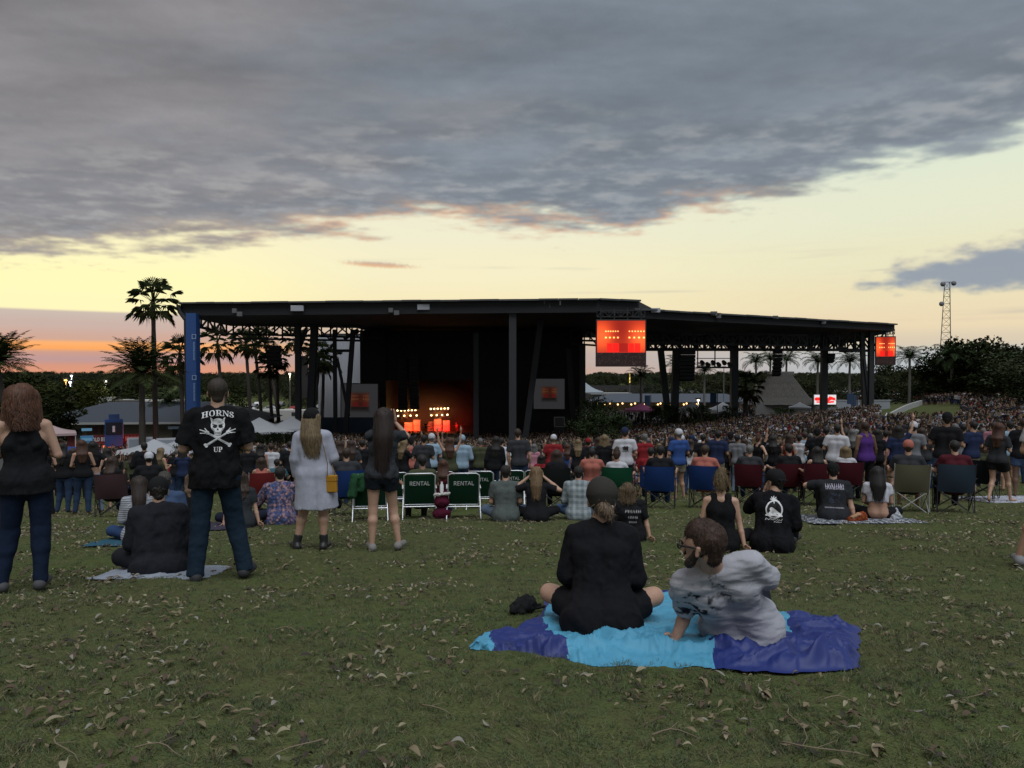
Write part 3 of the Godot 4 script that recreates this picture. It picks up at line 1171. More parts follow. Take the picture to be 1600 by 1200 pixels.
func shoe_prims(s: Dictionary, j: Dictionary, n: String) -> Array:
	var an: Vector3 = j["an" + n]
	var to: Vector3 = j["to" + n]
	var kn: Vector3 = j["kn" + n]
	var d := to - an
	d = Vector3(d.x, 0, d.z).normalized() if absf(d.y) < 0.12 else d.normalized()
	var low := to.lerp(an, 0.5)
	low = Vector3(an.x, to.y + 0.008, an.z) - d * 0.035
	var o := [[low, to + d * 0.03, 0.043, 0.038, 0.02, 0], [an - Vector3(0, 0.02, 0), low, 0.043, 0.043, 0.03, 0]]
	if s.get("shoes", "sneaker") == "boot":
		o.append([an, an.lerp(kn, 0.26), 0.050, 0.056, 0.02, 1])
	return o

# hair and hats, in the frame of the head
func hair_prims(s: Dictionary, j: Dictionary) -> Array:
	var h: Vector3 = j.head
	var b: Basis = j.hb
	var style: String = s.get("hair", "short")
	var v: float = s.get("volume", 0.0)
	var o := [[h + b * Vector3(0, 0.048, 0.036), h + b * Vector3(0, 0.056, -0.020), 0.081 + v, 0.076 + v, 0.03, 0]]
	if s.get("hat", "") != "":
		v = 0.0
		o[0] = [h + b * Vector3(0, 0.03, 0.036), h + b * Vector3(0, 0.03, -0.010), 0.078, 0.072, 0.03, 0]
	if style in ["buzz", "short", "crew"]:
		o[0][2] = 0.083 + v
		o.append([h + b * Vector3(0, 0.02, 0.05), h + b * Vector3(0, -0.045, 0.052), 0.062 + v * 0.5, 0.046, 0.02, 0])
		if style == "crew":
			o.append([h + b * Vector3(-0.02, 0.085, -0.02), h + b * Vector3(0.02, 0.09, 0.0), 0.05 + v, 0.05 + v, 0.03, 0])
		for q in [-1, 1]:
			o.append([h + b * Vector3(q * 0.05, 0.02, 0.01), h + b * Vector3(q * 0.058, -0.015, 0.012), 0.032, 0.022, 0.02, 0])
		o.append([h + b * Vector3(-0.04, -0.01, -0.13), h + b * Vector3(0.04, -0.01, -0.13), 0.07, 0.07, 0.0, 4])
	elif style == "bun":
		o.append([h + b * Vector3(0, 0.02, 0.05), h + b * Vector3(0, -0.05, 0.06), 0.062, 0.05, 0.03, 0])
		var c: Vector3 = h + b * s.get("bun", Vector3(0.0, -0.03, 0.115))
		o.append([c + b * Vector3(-0.012, 0.01, 0), c + b * Vector3(0.012, -0.012, 0.01), 0.043, 0.042, 0.012, 0])
	elif style == "topknot":
		o.append([h + b * Vector3(0, 0.02, 0.05), h + b * Vector3(0, -0.03, 0.06), 0.064, 0.056, 0.03, 0])
		o.append([h + b * Vector3(0.0, 0.12, 0.05), h + b * Vector3(0.01, 0.15, 0.04), 0.055, 0.05, 0.03, 0])
	else:
		# falling hair: side by side locks that follow the back
		var ln: float = s.get("fall", 0.45)
		var w: float = s.get("spread", 0.085)
		var back: Vector3 = -j.fwd
		for k in 7:
			var f := (k - 3) / 3.0
			var top := h + b * Vector3(f * 0.07, 0.03, 0.045 - absf(f) * 0.035)
			var mid := h + b * Vector3(f * (w * 0.95 + v), -0.11, 0.075 - absf(f) * 0.04)
			var shoulder: Vector3 = j.neck - j.up * 0.05 + j.right * f * (w + v) + back * (0.115 - absf(f) * 0.03)
			var uneven := 1.0 - 0.10 * absf(f) + 0.07 * sin(k * 2.3 + s.get("seed", 0.0))
			var tip: Vector3 = h - Vector3(0, 0.05, 0) - j.up * ln * uneven + j.right * f * w * 0.8 + back * (0.125 + 0.02 * sin(k * 1.7))
			if ln < 0.2:
				tip = h + b * Vector3(f * w * 1.15, -0.05 - ln, 0.06 - absf(f) * 0.035)
				o.append([top, tip, 0.05 + v, 0.036 + v, 0.02, 0])
				continue
			o.append([top, mid, 0.048 + v * 0.6, 0.042 + v * 0.6, 0.025, 0])
			o.append([mid, shoulder, 0.042 + v * 0.6, 0.036 + v * 0.5, 0.02, 0])
			if (tip - shoulder).dot(-j.up) > 0.03:
				o.append([shoulder, tip, 0.036 + v * 0.5, 0.018, 0.015, 0])
	return o

func hat_prims(s: Dictionary, j: Dictionary) -> Array:
	var h: Vector3 = j.head
	var b: Basis = j.hb
	var style: String = s.get("hat", "")
	if style == "beanie":
		return [[h + b * Vector3(0, 0.055, 0.05), h + b * Vector3(0, 0.065, -0.015), 0.098, 0.090, 0.03, 0], [h + b * Vector3(0, 0.03, 0.045), h + b * Vector3(0, 0.005, 0.05), 0.096, 0.082, 0.02, 0]]
	var turn := -1.0 if style == "cap_back" else 1.0
	var o := [[h + b * Vector3(0, 0.062, 0.028), h + b * Vector3(0, 0.066, -0.018), 0.092, 0.088, 0.02, 0],
		[h + b * Vector3(0, 0.036, 0.028), h + b * Vector3(0, 0.036, -0.018), 0.091, 0.087, 0.01, 0],
		[h + b * Vector3(-0.09, -0.055, 0), h + b * Vector3(0.09, -0.055, 0), 0.082, 0.082, 0.0, 4]]
	for q in [-1, 0, 1]:
		o.append([h + b * Vector3(q * 0.045, 0.043, -0.075 * turn), h + b * Vector3(q * 0.04, 0.028, (-0.155 + 0.012 * absf(q)) * turn), 0.010, 0.008, 0.012, 0])
	return o

func strands(s: Dictionary, j: Dictionary, count: int) -> ArrayMesh:
	# loose locks lying over the hair, thin ribbons with a curl of their own
	var st := begin()
	st.set_smooth_group(0)
	var r := RandomNumberGenerator.new()
	r.seed = 91 + int(s.get("seed", 0))
	var h: Vector3 = j.head
	var b: Basis = j.hb
	var ln: float = s.get("fall", 0.45)
	var w: float = s.get("spread", 0.085)
	var v: float = s.get("volume", 0.0)
	var curl: float = s.get("curl", 0.004)
	for n in count:
		var f := r.randf_range(-1.0, 1.0)
		var out := r.randf_range(0.0, 0.012)
		var L := ln * r.randf_range(0.62, 1.14)
		var pts := []
		var ph := r.randf() * TAU
		for k in 12:
			var t := k / 11.0
			if s.get("hat", "") != "":
				t = 0.34 + 0.66 * t
			var p: Vector3
			var c1 := h + b * Vector3(f * 0.05, 0.115 + v, 0.03)
			var c2 := h + b * Vector3(f * (0.09 + v), 0.02, 0.125 + v - absf(f) * 0.07 + out)
			var c3: Vector3 = j.neck - j.up * 0.05 + j.right * f * (w + 0.035 + v) - j.fwd * (0.155 + v * 0.5 - absf(f) * 0.03 + out)
			var c4: Vector3 = h - Vector3(0, 0.05, 0) - j.up * L + j.right * f * (w * 0.85 + r.randf_range(-0.01, 0.03)) - j.fwd * (0.148 + out)
			if L < 0.3:
				c3 = c2.lerp(c4, 0.5) + j.right * f * v
			if t < 0.34:
				p = c1.lerp(c2, t / 0.34)
				p += (p - h).normalized() * 0.03 * sin(t / 0.34 * PI)
			elif t < 0.62:
				p = c2.lerp(c3, (t - 0.34) / 0.28)
			else:
				p = c3.lerp(c4, (t - 0.62) / 0.38)
			p += j.right * sin(ph + t * 19.0) * curl * (0.3 + t) + j.fwd * cos(ph + t * 16.0) * curl * 0.7
			pts.append(p)
		var half := r.randf_range(0.0025, 0.006)
		for k in 11:
			var wa := half * (1.0 - 0.7 * k / 11.0)
			var wb := half * (1.0 - 0.7 * (k + 1) / 11.0)
			var x: Vector3 = j.right.rotated(j.up, f * 0.8)
			quad(st, pts[k] - x * wa, pts[k + 1] - x * wb, pts[k + 1] + x * wb, pts[k] + x * wa)
	return done(st)

# short hairs that stand on the surface of the hair and lie down and back
func fuzz(mesh: ArrayMesh, count: int, ln: float) -> ArrayMesh:
	var arr := mesh.surface_get_arrays(0)
	var V: PackedVector3Array = arr[Mesh.ARRAY_VERTEX]
	var N: PackedVector3Array = arr[Mesh.ARRAY_NORMAL]
	var r := RandomNumberGenerator.new()
	r.seed = 5
	var st := begin()
	st.set_smooth_group(-1)
	for k in count:
		var i := r.randi() % V.size()
		var n := N[i]
		var flow := Vector3(r.randfn() * 0.5, -0.7 + r.randfn() * 0.4, 0.5 + r.randfn() * 0.4)
		var d := (flow - n * flow.dot(n)).normalized() + n * r.randf_range(0.1, 0.55)
		var l := ln * r.randf_range(0.5, 1.3)
		var x := d.cross(n).normalized() * r.randf_range(0.0008, 0.0019)
		var p := V[i] - n * 0.002
		var m := p + d * l * 0.5 + n * 0.002
		var e := p + d * l
		quad(st, p - x, m - x, m + x, p + x)
		quad(st, m - x, e, e, m + x)
	return done(st)

# dress a figure: a Node3D whose children are the body and what it wears
func person(s: Dictionary, where: Vector3, turn: float, label: String, group := "") -> Node3D:
	var o := thing("person", label, "person", where, turn, group)
	dress(o, s)
	return o

func dress(o: Node3D, s: Dictionary) -> void:
	var cell: float = s.get("cell", 0.02)
	var k: float = s.get("tall", 1.72) / 1.75
	var fine := cell < 0.0185
	var j := joints(s)
	s["_j"] = j
	var b := [soft(scaled(body_prims(s, j), k), cell)]
	b.append(soft(scaled(head_prims(j, cell < 0.026), k), 0.0055 if cell < 0.011 else (0.009 if fine else minf(cell, 0.026))))
	for n in ["L", "R"]:
		var side := 1 if n == "R" else -1
		var palm: Vector3 = s.get("palm" + n, -j.right * side)
		palm = (palm - j["hd" + n] * palm.dot(j["hd" + n])).normalized()
		if fine:
			b.append(soft(scaled(hand_prims(j["wr" + n], j["hd" + n], palm, side, s.get("curl_hand", 0.35)), k), 0.0052))
		else:
			b.append(soft(scaled([[j["wr" + n], j["wr" + n] + j["hd" + n] * 0.07, 0.028, 0.034, 0.02, 0], [j["wr" + n] + j["hd" + n] * 0.07, j["wr" + n] + j["hd" + n] * 0.15 + palm * 0.02, 0.030, 0.018, 0.02, 0]], k), minf(cell, 0.024)))
	part(o, "body", soft_mesh(b), skin(s.get("skin", 0)))
	var wr: float = s.get("wrinkle", 0.008 if fine else 0.0)
	var ground_cut := -0.02 if s.get("pose", "stand") in ["cross", "knees"] else -1e9
	var tn: String = {"tee": "t_shirt", "tank": "tank_top", "racer": "tank_top", "crop": "crop_top", "long": "sweater", "hoodie": "hoodie", "shirt": "shirt"}[s.get("top", "tee")]
	var tp := [soft(scaled(top_prims(s, j), k), cell, wr, s.get("wave", Vector3(10, 6, 10)), ground_cut, s.get("seed", 0.0) * 3.0)]
	s["_top"] = part(o, tn, soft_mesh(tp, s.get("dyed", false)), s.get("top_mat", fabric(0.02, 0.02, 0.022)))
	var bn: String = {"jeans": "jeans", "pants": "trousers", "shorts": "shorts", "skirt": "skirt", "leggings": "leggings"}[s.get("bottom", "jeans")]
	part(o, bn, soft_mesh([soft(scaled(bottom_prims(s, j), k), cell, wr * 0.45, Vector3(9, 8, 9), ground_cut, 5.0)]), s.get("bottom_mat", fabric(0.03, 0.05, 0.09)))
	if s.get("shoes", "sneaker") != "":
		for n in ["L", "R"]:
			part(o, "boot" if s.get("shoes", "") == "boot" else "shoe", soft_mesh([soft(scaled(shoe_prims(s, j, n), k), minf(cell, 0.02) if fine else cell, 0.0, Vector3.ONE, 0.0)]), s.get("shoe_mat", plain(0.03, 0.03, 0.03)))
	if s.get("hair", "short") != "":
		var hm := soft_mesh([soft(scaled(hair_prims(s, j), k), minf(cell, 0.008) if fine else minf(cell, 0.022), s.get("tuft", 0.008 if fine else 0.0), Vector3(36, 3, 36) if s.get("hair", "") in ["long", "bob", "topknot"] else Vector3(70, 30, 70))])
		var hr := part(o, "hair", hm, s.get("hair_mat", hair_mat(0.03, 0.02, 0.014)))
		if s.get("fuzz", 0) > 0:
			part(hr, "short_strands", fuzz(hm, s.fuzz, s.get("fuzz_long", 0.022)), s.get("hair_mat", hair_mat(0.03, 0.02, 0.014)))
		if s.get("locks", 0) > 0:
			var lock := part(hr, "lock", strands(s, scaled_joints(j, k), s.locks), s.get("hair_mat", hair_mat(0.03, 0.02, 0.014)))
			lock.name = "loose_strands"
	if s.get("hat", "") != "":
		var hat := part(o, "beanie" if s.hat == "beanie" else "cap", soft_mesh([soft(scaled(hat_prims(s, j), k), 0.006 if fine else minf(cell, 0.02))]), s.get("hat_mat", fabric(0.015, 0.015, 0.016, 6.0)))

# a printed picture lying on the back of a garment: the part of its surface inside a rectangle, 2 mm proud
func printed(garment: MeshInstance3D, called: String, centre: Vector3, size: Vector2, im: Image, rough := 0.8, facing := Vector3.BACK, label := "") -> MeshInstance3D:
	var arr := garment.mesh.surface_get_arrays(0)
	var V: PackedVector3Array = arr[Mesh.ARRAY_VERTEX]
	var N: PackedVector3Array = arr[Mesh.ARRAY_NORMAL]
	var I: PackedInt32Array = arr[Mesh.ARRAY_INDEX]
	var right := Vector3.UP.cross(facing).normalized()
	var up := facing.cross(right).normalized()
	var st := begin()
	for t in range(0, I.size(), 3):
		var uv := []
		var ok := true
		for q in 3:
			var v := V[I[t + q]] - centre
			if N[I[t + q]].dot(facing) < 0.12 or v.dot(facing) < -0.25:
				ok = false
			uv.append(Vector2(v.dot(right) / size.x + 0.5, 0.5 - v.dot(up) / size.y))
		if not ok or mini(0, 0) != 0:
			continue
		var inside := false
		for q in uv:
			if q.x > -0.03 and q.x < 1.03 and q.y > -0.03 and q.y < 1.03:
				inside = true
		if not inside:
			continue
		for q in 3:
			st.set_uv(uv[q])
			st.set_normal(N[I[t + q]])
			st.add_vertex(V[I[t + q]] + N[I[t + q]] * 0.0025)
	var m := StandardMaterial3D.new()
	m.albedo_texture = ImageTexture.create_from_image(im)
	m.transparency = BaseMaterial3D.TRANSPARENCY_ALPHA_SCISSOR
	m.alpha_scissor_threshold = 0.45
	m.texture_repeat = false
	m.roughness = rough
	var o := part(garment, called, st.commit(), m)
	if label:
		o.set_meta("label", label)
	return o

# ---------------------------------------------------------------- drawing prints
func fill_triangle(im: Image, a: Vector2, b: Vector2, c: Vector2, col: Color) -> void:
	var x0 := maxi(0, int(minf(a.x, minf(b.x, c.x))))
	var x1 := mini(im.get_width() - 1, int(maxf(a.x, maxf(b.x, c.x))) + 1)
	var y0 := maxi(0, int(minf(a.y, minf(b.y, c.y))))
	var y1 := mini(im.get_height() - 1, int(maxf(a.y, maxf(b.y, c.y))) + 1)
	for y in range(y0, y1 + 1):
		for x in range(x0, x1 + 1):
			if Geometry2D.point_is_inside_triangle(Vector2(x + 0.5, y + 0.5), a, b, c):
				im.set_pixel(x, y, col)

# letters on an image: centre, cap height in pixels, and an optional upward arc
func write(im: Image, text: String, centre: Vector2, size: float, col: Color, face := "Droid Serif", arc := 0.0, stretch := 1.0) -> void:
	var t := letters(text, 32.0, face, true, 0.0)
	t.pixel_size = 1.0
	var arr: Array = t.get_mesh_arrays() if t is PrimitiveMesh else []
	var V: PackedVector3Array = arr[Mesh.ARRAY_VERTEX]
	var I = arr[Mesh.ARRAY_INDEX]
	var lo := Vector3(1e9, 1e9, 0)
	var hi := -lo
	for v in V:
		lo = lo.min(v)
		hi = hi.max(v)
	var sc := size / maxf(hi.y - lo.y, 0.001)
	var wide := (hi.x - lo.x) * sc * stretch
	var mid := (lo + hi) / 2.0
	var P := []
	for v in V:
		var x := (v.x - mid.x) * sc * stretch
		var y := (v.y - mid.y) * sc
		P.append(centre + Vector2(x, -y + arc * pow(x / wide * 2.0, 2.0)))
	var n: int = I.size() if I != null and I.size() else V.size()
	for k in range(0, n, 3):
		if I != null and I.size():
			fill_triangle(im, P[I[k]], P[I[k + 1]], P[I[k + 2]], col)
		else:
			fill_triangle(im, P[k], P[k + 1], P[k + 2], col)

func stroke(im: Image, a: Vector2, b: Vector2, r0: float, r1: float, col: Color) -> void:
	var m := maxf(r0, r1) + 1.0
	for y in range(maxi(0, int(minf(a.y, b.y) - m)), mini(im.get_height() - 1, int(maxf(a.y, b.y) + m)) + 1):
		for x in range(maxi(0, int(minf(a.x, b.x) - m)), mini(im.get_width() - 1, int(maxf(a.x, b.x) + m)) + 1):
			var p := Vector2(x + 0.5, y + 0.5)
			var t := clampf((p - a).dot(b - a) / maxf((b - a).length_squared(), 0.001), 0.0, 1.0)
			if p.distance_to(a.lerp(b, t)) < lerpf(r0, r1, t):
				im.set_pixel(x, y, col)

func oval(im: Image, c: Vector2, r: Vector2, col: Color) -> void:
	for y in range(maxi(0, int(c.y - r.y)), mini(im.get_height() - 1, int(c.y + r.y)) + 1):
		for x in range(maxi(0, int(c.x - r.x)), mini(im.get_width() - 1, int(c.x + r.x)) + 1):
			var d := (Vector2(x + 0.5, y + 0.5) - c) / r
			if d.length_squared() < 1.0:
				im.set_pixel(x, y, col)

func clear_image(w: int, h: int) -> Image:
	var im := Image.create(w, h, false, Image.FORMAT_RGBA8)
	im.fill(Color(0.5, 0.5, 0.5, 0.0))
	return im
# ---------------------------------------------------------------- people one can tell apart
const BLACK := Vector3(0.012, 0.012, 0.014)

func cloth(v: Vector3, scale := 2.5) -> StandardMaterial3D:
	return fabric(v.x, v.y, v.z, scale)

func denim(r: float, g: float, b: float) -> StandardMaterial3D:
	return fabric(r, g, b, 5.0, 0.95)

func square(px: float) -> float:
	return -atan((px - 800.0) / FOCAL)

const DARK_HAIR := Vector3(0.018, 0.012, 0.009)
const BROWN := Vector3(0.075, 0.036, 0.018)
const AUBURN := Vector3(0.14, 0.050, 0.020)
const BLOND := Vector3(0.38, 0.26, 0.13)
const GREY := Vector3(0.26, 0.25, 0.24)

func hm(v: Vector3) -> StandardMaterial3D:
	return hair_mat(v.x, v.y, v.z)

func skull_print() -> Image:
	var im := clear_image(256, 320)
	var w := Color(0.80, 0.80, 0.80)
	var dk := Color(0.03, 0.03, 0.03)
	var md := Color(0.52, 0.52, 0.53)
	write(im, "HORNS", Vector2(128, 34), 40, w, "Droid Serif", 18.0, 1.12)
	# crossed forearm bones with horn-signing hands
	for q in [-1, 1]:
		var a := Vector2(128 - q * 78, 262)
		var b := Vector2(128 + q * 62, 176)
		stroke(im, a, b, 8, 6, w)
		stroke(im, a + Vector2(3, 3), b + Vector2(3, 3), 2, 2, md)
		oval(im, a + Vector2(-q * 4, -5), Vector2(11, 9), w)
		oval(im, a + Vector2(q * 2, 7), Vector2(10, 8), w)
		oval(im, b + Vector2(q * 8, -6), Vector2(15, 12), w)
		stroke(im, b + Vector2(q * 12, -12), b + Vector2(q * 56, -26), 4, 3, w)
		stroke(im, b + Vector2(q * 14, -2), b + Vector2(q * 52, -2), 4, 3, w)
		stroke(im, b + Vector2(q * 6, -14), b + Vector2(q * 22, -34), 4, 3, w)
		for k in 3:
			stroke(im, b + Vector2(q * (6 + k * 6), -4 + k * 3), b + Vector2(q * (12 + k * 6), -2 + k * 3), 1.5, 1.5, dk)
	oval(im, Vector2(128, 120), Vector2(47, 50), w)
	stroke(im, Vector2(128, 150), Vector2(128, 186), 30, 22, w)
	for q in [-1, 1]:
		stroke(im, Vector2(128 + q * 34, 92), Vector2(128 + q * 48, 66), 11, 2, w)
		stroke(im, Vector2(128 + q * 30, 88), Vector2(128 + q * 44, 78), 3, 1, md)
		oval(im, Vector2(128 + q * 20, 130), Vector2(15, 12), dk)
		stroke(im, Vector2(128 + q * 8, 122), Vector2(128 + q * 36, 113), 4, 3, dk)
		stroke(im, Vector2(128 + q * 36, 146), Vector2(128 + q * 24, 164), 5, 4, md)
	fill_triangle(im, Vector2(128, 140), Vector2(119, 158), Vector2(137, 158), dk)
	for k in 7:
		stroke(im, Vector2(110 + k * 6, 168), Vector2(110 + k * 6, 184), 1.2, 1.2, dk)
	stroke(im, Vector2(106, 176), Vector2(150, 176), 1.4, 1.4, dk)
	stroke(im, Vector2(110, 192), Vector2(146, 192), 2, 2, dk)
	write(im, "UP", Vector2(128, 294), 36, w, "Droid Serif", 0.0, 0.95)
	return im

func island_print() -> Image:
	var im := clear_image(192, 224)
	var w := Color(0.82, 0.82, 0.82)
	oval(im, Vector2(92, 110), Vector2(68, 74), w)
	oval(im, Vector2(92, 110), Vector2(57, 63), Color(0.03, 0.03, 0.035, 1.0))
	fill_triangle(im, Vector2(34, 158), Vector2(80, 100), Vector2(120, 158), w)
	stroke(im, Vector2(72, 108), Vector2(146, 150), 16, 8, w)
	stroke(im, Vector2(30, 158), Vector2(154, 158), 6, 6, w)
	for q in [[-18, -20], [0, -26], [18, -20], [24, -4], [-24, -4]]:
		stroke(im, Vector2(80, 34), Vector2(80 + q[0], 34 + q[1]), 5, 3, w)
	stroke(im, Vector2(80, 34), Vector2(88, 60), 4, 4, w)
	# a hand-lettered line, as unreadable as in the photograph
	var x := 26.0
	for k in 13:
		stroke(im, Vector2(x, 196 - 5 * (k % 2)), Vector2(x + 6, 182 + 6 * ((k * 7) % 3)), 2.2, 2.2, w)
		x += 10.5
	for k in 7:
		stroke(im, Vector2(96 + k * 9, 212 - 3 * (k % 2)), Vector2(100 + k * 9, 204 + 3 * (k % 3)), 1.8, 1.8, w)
	return im

# worn print of small lettering that cannot be read: rows of short strokes
func scribble_print(w: int, h: int, rows: Array, col: Color, sd: int, blob := Color(0, 0, 0, 0)) -> Image:
	var im := clear_image(w, h)
	var r := RandomNumberGenerator.new()
	r.seed = sd
	if blob.a > 0.0:
		for k in 60:
			var c := Vector2(w * 0.5 + r.randf_range(-0.24, 0.24) * w, h * 0.55 + r.randf_range(-0.2, 0.2) * h)
			oval(im, c, Vector2(r.randf_range(3, 12), r.randf_range(2, 8)), blob.lerp(Color(0.08, 0.09, 0.13), r.randf()))
	for row in rows:
		var y: float = row[0] * h
		var sz: float = row[1]
		var x: float = row[2] * w
		while x < row[3] * w:
			var n := r.randi_range(1, 3)
			for k in n:
				stroke(im, Vector2(x + r.randf() * sz * 0.3, y - sz * 0.5), Vector2(x + r.randf() * sz * 0.5, y + sz * 0.5), sz * 0.13, sz * 0.13, col)
			stroke(im, Vector2(x, y + r.randf_range(-0.4, 0.4) * sz), Vector2(x + sz * 0.45, y + r.randf_range(-0.4, 0.4) * sz), sz * 0.12, sz * 0.12, col)
			x += sz * r.randf_range(0.75, 1.0)
	return im

func floral_material() -> StandardMaterial3D:
	var w := 256
	var im := Image.create(w, w, false, Image.FORMAT_RGB8)
	im.fill(lin(0.020, 0.028, 0.075))
	var r := RandomNumberGenerator.new()
	r.seed = 77
	for k in 150:
		var c := Vector2(r.randf() * w, r.randf() * w)
		var a := r.randf() * TAU
		var col: Color = [lin(0.36, 0.20, 0.19), lin(0.30, 0.17, 0.18), lin(0.05, 0.09, 0.24), lin(0.015, 0.02, 0.045)][k % 4]
		var rad := r.randf_range(6.0, 13.0)
		for p in 5:
			var d := Vector2.from_angle(a + p * TAU / 5.0) * rad
			for ox in [-w, 0, w]:
				for oy in [-w, 0, w]:
					var q := c + Vector2(ox, oy)
					if q.x > -30 and q.x < w + 30 and q.y > -30 and q.y < w + 30:
						stroke(im, q + d * 0.25, q + d * 1.2, 4.5, 2.0, col)
	var m := StandardMaterial3D.new()
	m.albedo_texture = ImageTexture.create_from_image(im)
	m.uv1_triplanar = true
	m.uv1_scale = Vector3.ONE * 2.2
	m.roughness = 0.9
	return m

func stripe_material(a: Vector3, b: Vector3, scale: float, check := false) -> StandardMaterial3D:
	var im := Image.create(64, 64, false, Image.FORMAT_RGB8)
	for y in 64:
		for x in 64:
			var t := 0.0
			if (y / 8) % 2 == 0:
				t = 0.5 if check else 1.0
			if check and (x / 8) % 2 == 0:
				t += 0.5
			var c := a.lerp(b, t)
			im.set_pixel(x, y, lin(c.x, c.y, c.z))
	var m := StandardMaterial3D.new()
	m.albedo_texture = ImageTexture.create_from_image(im)
	m.uv1_triplanar = true
	m.uv1_scale = Vector3.ONE * scale
	m.roughness = 0.9
	return m

# dye: pale cloth with charcoal tie-dye bands that run from the collar and the sleeve
func tie_dye(v: Vector3) -> Color:
	var n := noise_w.get_noise_3d(v.x * 16.0, v.y * 16.0, v.z * 16.0)
	var n2 := noise_w.get_noise_3d(v.x * 5.0 + 9.0, v.y * 5.0, v.z * 5.0)
	var base := Vector3(0.40, 0.40, 0.44)
	var q := tie_axis.xform_inv_point(v)
	var d1 := absf(q.x + 0.35 * q.y + 0.10 * n + 0.05 * n2) # band that runs down from the collar
	var band := smoothstep(0.03, 0.004, d1 + absf(n) * 0.02) * smoothstep(0.20, 0.1, absf(q.y)) * smoothstep(-0.15, 0.05, n + 0.08)
	var d2 := q.distance_to(Vector3(-0.14, -0.12, 0.02))
	band = maxf(band, smoothstep(0.35, 0.62, n * 1.3 + 0.25) * smoothstep(0.17, 0.06, d2))
	var d3 := q.distance_to(Vector3(-0.20, -0.22, 0.0))
	band = maxf(band, smoothstep(0.3, 0.55, n * 1.4 + 0.2) * smoothstep(0.16, 0.05, d3))
	var c := base.lerp(Vector3(0.022, 0.022, 0.026), clampf(band, 0.0, 1.0))
	return Color(c.x, c.y, c.z)

class Axis:
	var t := Transform3D.IDENTITY
	func xform_inv_point(v: Vector3) -> Vector3:
		return t.affine_inverse() * v
var tie_axis := Axis.new()

